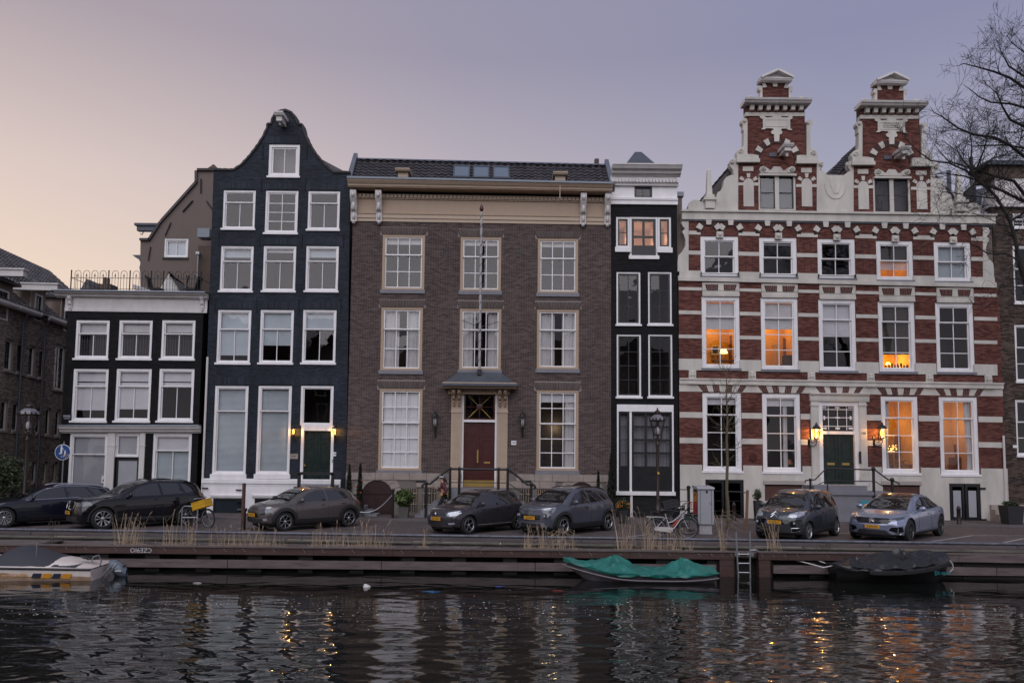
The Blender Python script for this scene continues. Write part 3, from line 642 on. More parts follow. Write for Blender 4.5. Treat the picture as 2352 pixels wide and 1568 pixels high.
        for s in (-1, 1): dmb.box(cx+s*.06-.02 if s > 0 else cx-R0+.1, cx+R0-.1 if s > 0 else cx-.04, YF-.085, YF-.066, .2, zc-.08)
        dmb.build('cellar_door', DRED2, H)
    for p, q in wx:
        cw = MB().box(p, q, YF-.06, YF-.045, .22, zw1).build('cellar_window', R_DARK, H); br = MB()
        for k in range(5): x = p+.05+(q-p-.1)*k/4; br.tube([(x, YF-.10, .22), (x, YF-.10, zw1)], .012, 5)
        for f in (.33, .8): br.box(p, q, YF-.11, YF-.09, .22+(zw1-.22)*f-.012, .22+(zw1-.22)*f+.012)
        br.build('window_bars', TAN, cw)
    for u in (966, 1207):
        p = at(u+2, 1105); MB().box(p.x-.22, p.x+.22, YF-.10, YF-.08, p.z-.05, p.z+.05).build('air_vent', IRON, H)
    # entablature
    L_, R_ = 805.7, 1402.5
    def ln(vl, vr, ul=L_, ur=R_): return at(ul, vl), at(ur, vr)
    A, B = ln(508, 517.5); MB().beam(A, B, [(0, 0), (.05, 0), (.05, .14), (.09, .15), (.09, .30), (.12, .32), (.13, .36), (.05, .38), (0, .38)]).build('architrave', TAN2, H)
    A, B = ln(492, 501); MB().beam(A, B, [(-.02, .05), (.04, .05), (.04, .9), (-.02, .9)]).build('frieze', TAN, H)
    A, B = ln(457, 467); MB().beam(A, B, [(0, 0), (.10, 0), (.10, .03), (.07, .03), (.07, .24), (0, .24)]).build('dentil_band', TAN, H)
    n = 66; dm = None
    for k in range(n):
        t = (k+.5)/n; p = A.lerp(B, t)
        o = MB().box(p.x-.055, p.x+.055, YF-.15, YF-.07, p.z+.05, p.z+.20).build('dentil', TAN2, H)
    A, B = ln(438, 449); MB().beam(A, B, [(0, -.02), (.62, -.02), (.62, .02), (0, .02)]).build('soffit', TAN, H)
    MB().beam(A, B, [(.0, .02), (.66, .02), (.68, .10), (.72, .12), (.80, .22), (.82, .28), (0, .28)]).build('cornice', TAN2, H)
    A, B = ln(423.5, 436.5, 806, 1401.5); MB().beam(A, B, [(-.25, 0), (.86, 0), (.86, .07), (.80, .11), (-.25, .12)]).build('gutter', ZINC, H)
    for u in (814, 871.5, 1338.5, 1394): p = at(u, 510+(u-814)*.013); corbel(H, p.x, YF-.05, p.z-.0, .26, 1.30, .40, WHITE2)
    # roof: tiles one by one, zinc ridge and verges, skylights
    e0, e1 = at(808, 419, YF-.1), at(1400, 433, YF-.1); YR = YF+2.3; r0, r1 = at(822, 367, YR), at(1388, 381, YR)
    MB().add([e0+Vector((0, 0, -.02)), e1+Vector((0, 0, -.02)), r1, r0, e0+Vector((0, 6, -.5)), e1+Vector((0, 6, -.5))], [(0, 1, 2, 3), (3, 2, 5, 4), (0, 3, 4), (1, 5, 2)]).build('roof_deck', TILE, H)
    cols, rows = 38, 8; rest = MB(); cnt = 0; up = (r0-e0).normalized()
    nrm = (e1-e0).normalized().cross(up).normalized(); nrm = nrm if nrm.y < 0 else -nrm
    sky_rects = [(1045, 1077), (1090, 1121.5), (1136, 1168)]
    for j in range(rows-1, -1, -1):
        for i in range(cols):
            def P(fi, fj, h): return e0.lerp(e1, fi).lerp(r0.lerp(r1, fi), fj)+nrm*h
            hh = .02+RW.uniform(0, .012); vs = []; ns = 6
            for fj, lift in ((j/rows, .055), ((j+1.12)/rows, .012)):
                for k in range(ns):
                    t = k/(ns-1); w = .032*math.sin(t*2*PI+.6); vs.append(P((i+t*1.03)/cols, fj+RW.uniform(-.004, .004), hh+lift+w))
            for k in range(ns): vs.append(vs[k]-nrm*.05)
            fs = [(k, k+1, ns+k+1, ns+k) for k in range(ns-1)]+[(2*ns+k, 2*ns+k+1, k+1, k) for k in range(ns-1)]
            if cnt < 300: MB().add(vs, fs).build('roof_tile', TVAR[int(RW.random()*5)], H, True); cnt += 1
            else: rest.add(vs, fs)
    rest.build('roof_tiles', TILE, H, True, kind='stuff')
    rc = MB(); n = 60
    for k in range(n):
        a = r0.lerp(r1, k/n); b = r0.lerp(r1, (k+1)/n); dn = -up*(.24+.05*(k % 2)); rc.add([a+nrm*.10, b+nrm*.10, b+dn+nrm*.13, a+dn+nrm*.13, a+Vector((0, .3, .06)), b+Vector((0, .3, .06))], [(0, 1, 2, 3), (0, 4, 5, 1)])
    rc.build('ridge_flashing', ZINC, H)
    for a, b, s in ((e0, r0, -1), (e1, r1, 1)): MB().hexa([a+nrm*.2, a+nrm*.2+Vector((s*.22, 0, 0)), a+Vector((s*.22, .1, -.2)), a+Vector((0, .1, -.2)), b+nrm*.2+Vector((0, 0, .12)), b+nrm*.2+Vector((s*.18, 0, .12)), b+Vector((s*.18, .1, 0)), b+Vector((0, .1, 0))]).build('verge_flashing', ZINC, H)
    for a, b in sky_rects:
        fa, fb = (a-815)/580, (b-815)/580
        Q = lambda fi, fj, h: e0.lerp(e1, fi).lerp(r0.lerp(r1, fi), fj)+nrm*h
        fm_ = MB()
        for (i0, i1, j0, j1) in ((fa-.005, fa, .20, .74), (fb, fb+.005, .20, .74), (fa, fb, .20, .26), (fa, fb, .69, .74)):
            fm_.hexa([Q(i0, j0, .0), Q(i1, j0, .0), Q(i1, j1, .0), Q(i0, j1, .0), Q(i0, j0, .15), Q(i1, j0, .15), Q(i1, j1, .15), Q(i0, j1, .15)])
        f = fm_.build('skylight', SLATE, H); o = MB().add([Q(fa, .26, .13), Q(fb, .26, .13), Q(fb, .69, .13), Q(fa, .69, .13)], [(0, 1, 2, 3)]).build('pane', mat('skylight_glass', (.09, .13, .17), .04, var=0, spec=1.), f)
    for u, v in ((927, 411), (1286, 419)):                   # tan box hoods on the gutter
        p = at(u, v, YF-.35); mb = MB().box(p.x-.22, p.x+.22, YF-.6, YF+.1, p.z-.2, p.z+.22).beam((p.x-.32, YF+.2, p.z+.22), (p.x+.32, YF+.2, p.z+.22), [(0, 0), (.95, 0), (1.0, .08), (1.0, .12), (0, .14)]); mb.box(p.x-.27, p.x+.27, YF-.66, YF-.55, p.z-.26, p.z-.18); mb.build('roof_hoist_box', TAN2, H)
    p = at(1286, 445, YF-.85); MB().tube([(p.x, YF-.9, p.z-.25), (p.x, YF-.9, p.z+.35)], .02).build('hoist_rope', TAN2, H)
    p = at(1370, 377, YR+.5); MB().box(p.x-.1, p.x+.1, YR+.3, YR+.6, p.z-.3, p.z+.2).build('chimney_pot', B_DRK, H)
    shell(H, xl+.03, xr-.03, 0, zt-.3, YF+2.7, YF+12, M_DRK)
    # door surround: fluted pilasters, consoles, canopy with lead roof
    for u0, u1 in ((1036, 1060), (1141.5, 1165.5)):
        x0, x1, z0, z1 = rect(u0, 894, u1, 1118); pl = MB().box(x0, x1, YF-.10, YF+.0, z0-.9, z1); zt2 = at(1100, 948).z
        for k in range(6): a = x0+.04+(x1-x0-.08)*(k+.2)/6; pl.box(a, a+.035, YF-.125, YF-.10, z0+.35, zt2-.05)
        pl.box(x0-.02, x1+.02, YF-.14, YF-.10, zt2, zt2+.10).box(x0-.03, x1+.03, YF-.15, YF-.0, z0-.9, z0+.25); pl.build('pilaster', TAN2, H)
        for f in (.25, .75): corbel(H, x0+(x1-x0)*f, YF-.10, at(1100, 930).z, .13, .62, .34, TAN)
    A, B = at(1030, 905), at(1171, 906); MB().beam(A, B, [(0, 0), (.14, 0), (.14, .22), (0, .22)]).build('door_frieze', TAN, H)
    for k in range(18): p = A.lerp(B, (k+1)/19); MB().box(p.x-.035, p.x+.035, YF-.20, YF-.14, p.z+.12, p.z+.21).build('dentil', TAN2, H)
    A, B = at(1020, 893), at(1186, 895); MB().beam(A, B, [(0, 0), (.62, 0), (.66, .08), (.74, .12), (.80, .20), (.80, .24), (0, .24)]).build('canopy_cornice', TAN2, H)
    a, b = at(1013, 881, YF-.85), at(1189, 883, YF-.85); c, d = at(1052, 861), at(1150, 862); zc2 = at(1100, 857).z
    MB().add([a, b, Vector((b.x, YF, b.z)), Vector((a.x, YF, a.z)), Vector((c.x, YF-.25, zc2)), Vector((d.x, YF-.25, zc2)), Vector((d.x, YF, zc2+.05)), Vector((c.x, YF, zc2+.05)), a-Vector((0, 0, .06)), b-Vector((0, 0, .06))], [(0, 1, 5, 4), (1, 2, 6, 5), (3, 0, 4, 7), (4, 5, 6, 7), (8, 9, 1, 0)]).build('canopy_roof', SLATE, H)
    # stoop: platform, steps left and right, iron railing
    zs = at(1100, 1118.5).z; xa, xb = at(1034, 1100, 33.6).x, at(1166, 1100, 33.6).x; st = MB().box(xa, xb, 33.55, YF-.16, 0, zs)
    st.build('stoop', SILLST, H)
    for s in (-1, 1):
        for k in range(6):
            x = (xa if s < 0 else xb)+s*k*.24; x2 = x+s*.24; MB().box(min(x, x2), max(x, x2), 33.6, YF-.16, 0, zs-(k+1)*zs/7).build('step', SILLST, H)
    rl = MB(); zr = at(1100, 1077, 33.55).z; rl.tube([(xa, 33.55, zr), (xb, 33.55, zr)], .05, 8).tube([(xa, 33.55, zr-.55), (xb, 33.55, zr-.55)], .02, 6)
    for s, xs in ((-1, xa), (1, xb)):
        xe = xs+s*.98; ze = zr-.62; rl.tube([(xs, 33.55, zr), (xs+s*.1, 33.55, zr-.02), (xe-s*.15, 33.55, ze), (xe, 33.55, ze), (xe+s*.13, 33.55, ze-.02), (xe+s*.17, 33.55, ze-.10), (xe+s*.1, 33.55, ze-.15)], .05, 8)
        rl.tube([(xs, 33.55, zr-.55), (xe, 33.55, ze-.55)], .02, 6)
        rl.tube([(xe, 33.55, .02), (xe, 33.55, ze)], .05, 8).ball((xe, 33.55, ze+.03), .08)
        for dx_ in (0, -s*.38): rl.tube([(xs+dx_, 33.55, zs-.5), (xs+dx_, 33.55, zr)], [.06, .05], 8).ball((xs+dx_, 33.55, zr+.02), .07)
    rl.build('stoop_railing', IRON, H, True)
    p = at(1180, 1016.5); q = MB().box(p.x-.11, p.x+.11, YF-.035, YF-.016, p.z-.09, p.z+.09).build('house_number_plate', WHITE, H); text('146', .13, mat('blue_enamel', (.02, .03, .10), .4), q, (p.x, YF-.039, p.z))
    for u, v in ((1016, 581), (1190, 584)): p = at(u, v); MB().box(p.x-.02, p.x+.02, YF-.04, YF-.01, p.z-.12, p.z+.12).box(p.x-.07, p.x+.07, YF-.04, YF-.01, p.z+.02, p.z+.05).build('wall_anchor', SLATE, H)
    return H
BVAR = [mat('arch_brick_%d' % k, c, .8, var=.2, sc=2, bump=.1, bsc=80) for k, c in enumerate(((.058, .040, .036), (.070, .048, .043), (.082, .056, .050), (.094, .066, .060), (.075, .056, .051)))]
TVAR = [mat('roof_tile_%d' % k, c, .55, var=.3, sc=5) for k, c in enumerate(((.022, .019, .021), (.028, .024, .026), (.034, .029, .031), (.042, .035, .037), (.026, .025, .030)))]
BRH = brown_house()
# ------------------------------------------------------------------ narrow black house
def narrow_house():
    H = thing('narrow_black_house', 'very narrow black house with white top cornice between the brown and red houses', 'house', at(1480, 1190)); holes = []
    xl, xr = qx(1404, 800)[0], qx(1557, 800)[0]; zt = at(1480, 470).z
    # triple top window
    for (a, b, c, d) in ((1415, 498, 1446.5, 579), (1511, 498.5, 1541.5, 580.5)):
        win(H, (a, b, c, d), holes, fm=WHITE, sm=BLACKP, split=0, lo=(1, 2), room='tan', watt=5, lcol=(1, .58, .34), fw=.085, sw=.07, sillh=.22, lights=[(.5, 1.0, .5)], re=-.008)
    win(H, (1446.5, 498, 1511, 595.5), holes, fm=WHITE, sm=BLACKP, split=0, lo=(2, 2), room='tan', watt=12, lcol=(1, .58, .34), fw=.085, sw=.11, bw=.1, sillh=.16, lights=[(.5, 1.2, .5)], re=-.004)
    x0, x1, z0, z1 = holes[-1]; MB().box(x0+.09, x1-.09, YF-.0, YF+.06, z0+.16, z0+.62).build('balcony_panel', BLACKP, H)
    for (a, b) in ((1416, 1471), (1488.5, 1543)):
        win(H, (a, 624.5, b, 749), holes, fm=WHITE, sm=BLACKP, split=0, lo=(2, 3), room='dark', fw=.07, sw=.07)
        win(H, (a+.5, 768, b+1.5, 915), holes, fm=WHITE, sm=BLACKP, split=0, lo=(2, 4), room='dark', fw=.07, sw=.07)
    x0, x1, z0, z1 = rect(1417, 929, 1547.5, 1135.6); holes.append((x0, x1, z0, z1)); f = MB(); zl = at(1480, 945).z; xm0, xm1 = at(1446, 1000).x, at(1451, 1000).x; zq = at(1480, 1128).z
    f.box(x0, x0+.07, YF-.02, YF+.12, z0, z1).box(x1-.07, x1, YF-.02, YF+.12, z0, z1).box(x0+.07, x1-.07, YF-.03, YF+.12, zl, z1).box(xm0, xm1, YF-.01, YF+.12, zq, zl).box(x0-.05, x1+.05, YF-.10, YF+.12, z0-.02, zq-.0)
    w = f.build('shop_window_frame', WHITE, H); zs = at(1480, 1075).z
    for a, b, n in ((x0+.07, xm0, 1), (xm1, x1-.07, 3)):
        sash(w, a, b, zs, zl, YF+.05, n, 4, BLACKP, .09, .09 if n == 3 else .03, GLASS); MB().box(a, b, YF+.06, YF+.10, zq, zs).build('black_panel', BLACKP, w)
        curtain(w, a+.03, b-.03, zs, zl, YF+.28, mat('grey_net_curtain', (.22, .22, .24), .9))
    room_box(w, x0, x1, zs, z1, YF+.225, R_DARK)
    x2, x3, z2, z3 = rect(1417, 1137, 1547, 1192); holes.append((x2, x3, .0, z3)); bd = MB().box(x2, x3, YF+.06, YF+.1, 0, z3)
    for k in range(4): bd.box(x2+.75, x3-.1, YF+.045, YF+.06, .15+k*.22, .17+k*.22)
    bd.build('cellar_front', BLACKP, H); p = at(1450, 1160); MB().box(p.x-.05, p.x+.05, YF-.06, YF+.05, 0, z3).build('cellar_post', WHITE2, H)
    mb = MB(); wall(mb, [(xl, -.1), (xr, -.1), (xr, zt), (xl, zt)], holes, YF); mb.build('wall', M_BLK, H)
    b = MB(); bricks(b, [(xl, 0), (xr, 0), (xr, zt), (xl, zt)], holes, YF, seed=4); b.build('brickwork', B_BLK, H, kind='stuff')
    # white attic front
    A, B = at(1402, 470), at(1556, 471.5); MB().beam(A, B, [(0, 0), (.10, 0), (.10, .16), (.14, .19), (.15, .28), (0, .28)]).build('architrave', WHITE, H)
    xa, xb, za, zb_ = rect(1403, 429, 1555, 457); ah = []
    win(H, (1457, 428.5, 1498, 453.5), ah, YF-.02, fm=BLACKP, split=0, lo=(2, 1), sill=False, fw=.05, sw=.04, rec=.0)
    aw = MB(); wall(aw, [(xa, za-.1), (xb, za-.1), (xb, zb_+.5), (xa, zb_+.5)], ah, YF-.04, .1); aw.build('attic_wall', WHITE, H)
    A, B = at(1402, 428), at(1557, 429.5); MB().beam(A, B, [(.02, 0), (.16, 0), (.16, .12), (.02, .12)]).build('dentil_band', WHITE2, H)
    for k in range(20): p = A.lerp(B, (k+.5)/20); MB().box(p.x-.045, p.x+.045, YF-.28, YF-.10, p.z+.12, p.z+.27).build('dentil', WHITE2, H)
    cornice(H, at(1404, 406), at(1562, 407.5), .42, .58, WHITE2)
    px, pz = qx(1466, 349, YF+1.6); q0, q1 = at(1430, 386, YF+.2), at(1518, 387, YF+.2)
    MB().add([q0, q1, q1+Vector((0, 4, 0)), q0+Vector((0, 4, 0)), (px-.15, YF+1.6, pz), (px+.15, YF+1.6, pz), (px, YF+3.5, pz)], [(0, 1, 5, 4), (1, 2, 6, 5), (3, 0, 4, 6), (4, 5, 6), (2, 3, 6)]).build('roof', SLATE, H)
    shell(H, xl+.02, xr-.02, 0, at(1480, 400).z, YF+2.7, YF+11, GBR)
    MB().box(xr-.2, at(1566, 470, YF+.4).x, YF+.35, YF+9, 0, at(1560, 447, YF+.4).z).build('party_wall', GBR, H); p = at(1560, 446, YF+.3); MB().box(xr-.2, p.x+.2, YF+.25, YF+9, p.z-.1, p.z+.1).build('parapet_cap', ZINC, H)
narrow_house()
# ------------------------------------------------------------------ red and cream double gable house
SLP = [(480, .014), (505, .0145), (540, .0225), (640, .022), (720, .0215), (775, .019), (840, .019), (865, .0155), (1100, .0143)]
def V(v, u): return v+np.interp(v, [p[0] for p in SLP], [p[1] for p in SLP])*(u-1590)
def red_house():
    H = thing('double_gable_house', 'red brick house striped with cream stone bands under two stepped gables', 'house', at(1930, 1195)); holes = []
    K = dict(fm=WHITE, fw=.17, sw=.05, bw=.034)
    w2 = [(1609, 543, 1696, 640), (1744, 546, 1830, 642), (1878, 549, 1964, 645), (2013, 553.5, 2097, 649), (2145.6, 556, 2230, 652)]
    w1 = [(1612, 681, 1699, 851), (1748, 684, 1833, 854), (1881, 688, 1966, 857), (2018, 693, 2102, 859), (2150, 695.6, 2237, 860)]
    w0 = [(1614, 902, 1703, 1086), (1751.5, 904, 1838.6, 1088), (2025, 910, 2109.6, 1091), (2158.8, 911.5, 2247, 1094)]
    dk = mat('unlit_room_sheet', (.03, .025, .02), .8)  # built as a blind, but an added dark sheet for the unlit upper room
    for i, r in enumerate(w2):
        kw = [dict(room='dark'), dict(room='dark', blind=[(0, .07, BLIND)]), dict(room='dark'), dict(room='warm', watt=28, blind=[(0, .47, dk)], slat=(.0, .75)), dict(room='grey', slat=(0, 1))][i]
        win(H, r, holes, split=.5, up=(2, 1), lo=(2, 1), sillm=SILLST, sillh=.11, **K, **kw)
    for i, r in enumerate(w1):
        kw = [dict(room='warm', blind=[(.03, .43, CURT)], watt=38), dict(room='warm', blind=[(.02, .41, CURT)], watt=46), dict(room='dark', blind=[(0, .48, BLIND)]), dict(room='warm', blind=[(0, .76, dk)], watt=34, lights=[(.4, .9, .18), (.9, 1.4, .15)]), dict(room='dark', watt=.8, lights=[(.7, 1.5, .22)])][i]
        win(H, r, holes, split=.26, up=(2, 1), lo=(2, 3), sillm=SILLST, sillh=.11, **K, **kw)
    for i, r in enumerate(w0):
        kw = [dict(room='dark', blind=[(0, .10, BLIND)]), dict(room='dark', blind=[(0, .11, BLIND)], cur=[(.6, .75, 0)]), dict(room='warm', cur=[(0, .22, .25)], watt=28), dict(room='tan', cur=[(.76, 1, -.3)], watt=28, lcol=(1, .49, .13))][i]
        win(H, r, holes, split=.26, up=(2, 1), lo=(2, 3), sillh=.1, **K, **kw)
    wins = list(holes)
    dx0, dx1, dz0, dz1 = rect(1888, 929, 1963, 1112); holes.append((dx0, dx1, dz0, dz1))
    xl, xr = qx(1560, 900)[0], qx(2303, 900)[0]; xla, xra = qx(1581, 570)[0], qx(2257, 570)[0]; zs2 = at(1600, V(645, 1600)).z; ztop = at(1930, V(506, 1930)).z
    out = [(xl, -.2), (xr, -.2), (xr, zs2-.2), (xra, zs2-.2), (xra, ztop), (xla, ztop), (xla, zs2), (xl, zs2)]
    mb = MB(); wall(mb, out, holes, YF); mb.build('wall', M_RED, H)
    z0b = at(1930, V(1068, 1930)).z; bo = [(xl, z0b), (xr, z0b)]+out[2:]
    b = MB(); bricks(b, bo, [(h[0], h[1], h[2], h[3]) for h in holes], YF, seed=5); b.build('brickwork', B_RED, H, kind='stuff')
    def slab(u0, u1, va, vb, out_=.03, name='stone_band', m=STUCCO):
        A, B = at(u0, V(vb, u0)), at(u1, V(vb, u1)); zt = at((u0+u1)/2, V(va, (u0+u1)/2)).z; h = zt-(A.z+B.z)/2
        return MB().beam(A, B, [(-.01, 0), (out_, 0), (out_, h), (-.01, h)]).build(name, m, H)
    def piers(ws, l, r): 
        e = [l]+[x for w in ws for x in (w[0], w[2])]+[r]; return [(e[i], e[i+1]) for i in range(0, len(e), 2)]
    p2 = piers(w2, 1581, 2257); p1 = piers(w1, 1559, 2290); p0 = piers([w0[0], w0[1], (1863, 0, 1990, 0), w0[2], w0[3]], 1561, 2302)
    for a, c in p2:
        slab(a, c, 530.5, 539); slab(a, c, 576, 585)
    for i, (a, c) in enumerate(p2):
        slab(a if i else 1560, c if i < 5 else 2284, 622, 634, .05); 
        if 0 < i < 5: slab((a+c)/2-8, (a+c)/2+8, 549, 551.5, .012, 'niche_edge', M_RED)
    slab(1557, 2287, 637, 646, .10, 'string_course'); slab(1557, 2287, 634, 637.5, .06, 'string_course')
    for a, c in p1:
        slab(a, c, 660, 667); slab(a, c, 713.6, 722); slab(a, c, 768.8, 777); slab(a-0, c, 824, 850, .05)
    for (a, v0, c, v1) in w1:                              # cream heads with two brick wedges
        A0, A1 = a+1, c-1; x0, x1 = at(A0, v0).x, at(A1, v0).x; zb = at((a+c)/2, v0).z+.005; zt = at((a+c)/2, V(648, (a+c)/2)).z
        hd = MB().box(x0, x1, YF-.035, YF, zb, zt).box(x0, x1, YF-.06, YF-.03, zb, zb+.12).box(x0, x1, YF-.05, YF-.03, zb+.26, zb+.29).build('window_head', STUCCO, H); xm = (x0+x1)/2; w = x1-x0; zk = zb+(zt-zb)*.42
        for s in (-1, 1):
            for k in range(7):
                f0, f1 = .08+.30*k/7+.004, .08+.30*(k+1)/7-.004; t0, t1 = .07+.36*k/7+.004, .07+.36*(k+1)/7-.004
                MB().prism([(xm+s*f0*w, zk), (xm+s*f1*w, zk), (xm+s*t1*w, zt-.08), (xm+s*t0*w, zt-.08)], YF-.05, YF-.035).build('wedge_brick', RVAR[k % 4], hd)
    for a, c in p0:
        slab(a, c, 946, 959); slab(a, c, 1005, 1017.5)
    slab(1560, 2303, 871.5, 882, .08, 'string_course'); slab(1560, 2303, 868.5, 872, .12, 'string_course'); slab(1560, 2303, 881.5, 899, .02, 'voussoir_course')
    for (a, c) in ((1614, 1703), (1751.5, 1838.6), (1884, 1970), (2025, 2109.6), (2158.8, 2247)):
        m_ = (a+c)/2; w = c-a; zt, zb = at(m_, V(883, m_)).z, at(m_, V(898.5, m_)).z; xm = at(m_, 890).x; W_ = at(c, 890).x-at(a, 890).x
        for (t0, t1, b0, b1) in ((-.64, -.41, -.50, -.35), (-.26, -.08, -.22, -.06), (.10, .28, .07, .24), (.47, .65, .37, .52)):
            for k in range(4):
                g0, g1 = k/4+.02, (k+1)/4-.02; L = lambda p, q, f: p+(q-p)*f
                MB().prism([(xm+W_*L(b0, b1, g0), zb), (xm+W_*L(b0, b1, g1), zb), (xm+W_*L(t0, t1, g1), zt), (xm+W_*L(t0, t1, g0), zt)], YF-.032, YF-.018).build('wedge_brick', RVAR[k % 4], H)
    for u in (1590, 1727, 1863, 1999, 2134, 2269):          # carved heads on the string course
        p = at(u, V(861, u)); k = MB().box(p.x-.16, p.x+.16, YF-.06, YF, p.z-.27, p.z+.27); k.ball((p.x, YF-.08, p.z+.02), (.08, .05, .10)).ball((p.x, YF-.07, p.z+.13), (.10, .04, .05)).ball((p.x, YF-.07, p.z-.10), (.06, .04, .06)).box(p.x-.2, p.x+.2, YF-.13, YF, p.z-.40, p.z-.33)
        for s in (-1, 1): k.ball((p.x+s*.10, YF-.065, p.z+.0), (.035, .03, .1))
        k.build('carved_head', STUCCO, H, True)
    # second floor twin arches
    for (a, v0, c, v1) in w2:
        ab = MB()
        for f in (.21, .79):
            u = a+(c-a)*f; cx, cz = qx(u, V(533.5, u)); r0, r1 = .32, .53
            for k in range(20):
                a0, a1 = PI*(k+.06)/20, PI*(k+.94)/20
                ab.prism([(cx+r0*math.cos(a0), cz+r0*math.sin(a0)), (cx+r1*math.cos(a0), cz+r1*math.sin(a0)), (cx+r1*math.cos(a1), cz+r1*math.sin(a1)), (cx+r0*math.cos(a1), cz+r0*math.sin(a1))], YF-.03, YF)
            for an in (90, 33, 147):
                t = R(an); hw = .13; d = (math.cos(t), math.sin(t)); n = (-d[1], d[0]); q0, q1 = r0+.02, r1+.06
                MB().prism([(cx+d[0]*q0+n[0]*hw*.75, cz+d[1]*q0+n[1]*hw*.75), (cx+d[0]*q0-n[0]*hw*.75, cz+d[1]*q0-n[1]*hw*.75), (cx+d[0]*q1-n[0]*hw, cz+d[1]*q1-n[1]*hw), (cx+d[0]*q1+n[0]*hw, cz+d[1]*q1+n[1]*hw)], YF-.07-(.012 if an == 33 else 0)-(.02 if an == 90 else 0), YF-.0).build('voussoir', STUCCO, H)
        ab.build('brick_arches', mat('dark_arch_brick', (.055, .024, .022), .8, var=.2, island=.3), H, kind='stuff')
        p = at((a+c)/2, V(538, (a+c)/2)); MB().box(p.x-.15, p.x+.15, YF-.10, YF, p.z-.15, p.z+.13).ball((p.x, YF-.11, p.z), (.09, .04, .09)).build('corbel', STUCCO, H)
        if a < 1900:
            x0, x1 = at(a, v1).x, at(c, v1).x; z = at((a+c)/2, v1-10).z; MB().tube([(x0, YF-.12, z), (x1, YF-.12, z)], .015, 5).box(x0, x0+.03, YF-.14, YF, z-.08, z+.08).box(x1-.03, x1, YF-.14, YF, z-.08, z+.08).build('window_rail', IRON, H)
    # blind niches between the second floor windows
    for a, c in p2[1:5]:
        m_ = (a+c)/2; nb = MB()
        for u in (m_-8, m_+8): p, q = at(u, V(549, u)), at(u, V(622, u)); nb.box(p.x-.012, p.x+.012, YF-.022, YF, q.z, p.z)
        nb.build('niche_edge', mat('dark_arch_brick', (.05, .02, .02)), H)
    # stucco base
    bh = []; cell = []
    for (u0, v0, u1, v1) in ((1620, 1101, 1708, 1192), (1756, 1112, 1842, 1150), (2027, 1113, 2112, 1150), (2180, 1110, 2252, 1200)):
        x0, x1, z0, z1 = rect(u0, v0, u1, v1); bh.append((x0, x1, max(z0, .0), z1))
    bz = at(1930, V(1066, 1930)).z
    ws = [(h[0]-.05, h[1]+.05, h[2]-.02, h[3]) for h in wins[10:14]]
    bb = MB(); wall(bb, [(xl, -.1), (xr+.05, -.1), (xr+.05, bz-.02), (xl, bz+.02)], bh+[(h[0], h[1], h[2], bz+.5) for h in ws if h[2] < bz-.05]+[(dx0, dx1, dz0, bz+.5)], YF-.05, .2, False); bb.build('plinth', STUCCO, H)
    for k, (x0, x1, z0, z1) in enumerate(bh):
        if k in (0, 3):
            d = MB(); xm = (x0+x1)/2; d.box(x0, x1, YF-.0, YF+.04, z0, z1)
            for (a, c) in ((x0+.04, xm-.02), (xm+.02, x1-.04)):
                d.box(a, a+.1, YF-.025, YF, z0, z1).box(c-.1, c, YF-.025, YF, z0, z1).box(a+.1, c-.1, YF-.023, YF, z0, z0+.2).box(a+.1, c-.1, YF-.023, YF, z1-.14, z1)
                if k == 0:
                    for j in range(3): d.box(a+.12, c-.12, YF-.02, YF, z0+.35+j*.42, z0+.38+j*.42)
            dd = d.build('cellar_door', BLACKP, H)
            if k == 3:
                for (a, c) in ((x0+.18, xm-.16), (xm+.16, x1-.18)): MB().box(a, c, YF-.012, YF-.002, z0+.22, z1-.3).build('frosted_pane', FILM, dd)
                for zz in (z0+.12, z1-.2): MB().box(x1-.05, x1+.20, YF-.09, YF-.052, zz-.04, zz+.04).build('hinge', IRON, dd)
        else:
            MB().box(x0, x1, YF+.08, YF+.12, z0, z1).build('cellar_window', BLACKP, H); g = MB()
            n = int((x1-x0)/.09)
            for j in range(-6, n): 
                for s in (-1, 1):
                    pts = [(x0+.09*j, z0), (x0+.09*j+.5, z0+.5)] if s > 0 else [(x0+.09*j+.5, z0), (x0+.09*j, z0+.5)]
                    q = [(min(max(x, x0+.02), x1-.02), z) for x, z in pts]
                    if abs(q[0][0]-q[1][0]) > .1 and z0+.5 <= z1+.3: g.tube([(q[0][0], YF+.02, q[0][1]), (q[1][0], YF+.02, min(q[1][1], z1))], .011, 4)
            g.box(x0, x1, YF, YF+.04, z1-.06, z1).build('wire_guard', STEEL, H); MB().box(x0-.06, x1+.06, YF-.10, YF+.1, z1, z1+.16).build('cellar_lintel', mat('beige_stucco', (.36, .33, .30), .85), H)
    # doorway
    def prect(u0, v0, u1, v1, ya, yb, name, m): x0, x1, z0, z1 = rect(u0, v0, u1, v1); return MB().box(x0, x1, ya, yb, z0, z1).build(name, m, H)
    for u0, u1 in ((1862, 1879), (1971, 1989)):
        x0, x1, z0, z1 = rect(u0, 922, u1, 1112); MB().box(x0, x1, YF-.14, YF, z0, z1).box(x0-.02, x1+.02, YF-.17, YF, z1-.2, z1-.12).box(x0+.06, x1-.06, YF-.155, YF-.14, z0+.4, z1-.35).box(x0-.02, x1+.02, YF-.17, YF, z0, z0+.3).build('pilaster', STUCCO, H)
    A, B = at(1858, 921), at(1993, 923); MB().beam(A, B, [(0, 0), (.16, 0), (.18, .10), (.18, .24), (.24, .28), (.26, .34), (.22, .36), (0, .36)]).build('door_entablature', STUCCO, H)
    x0, x1, z0, z1 = rect(1879, 921, 1971, 1112); f = MB().box(x0, dx0+.02, YF-.08, YF+.12, z0, z1).box(dx1-.02, x1, YF-.08, YF+.12, z0, z1).box(dx0+.02, dx1-.02, YF-.07, YF+.12, dz1-.06, z1).build('door_frame', WHITE, H)
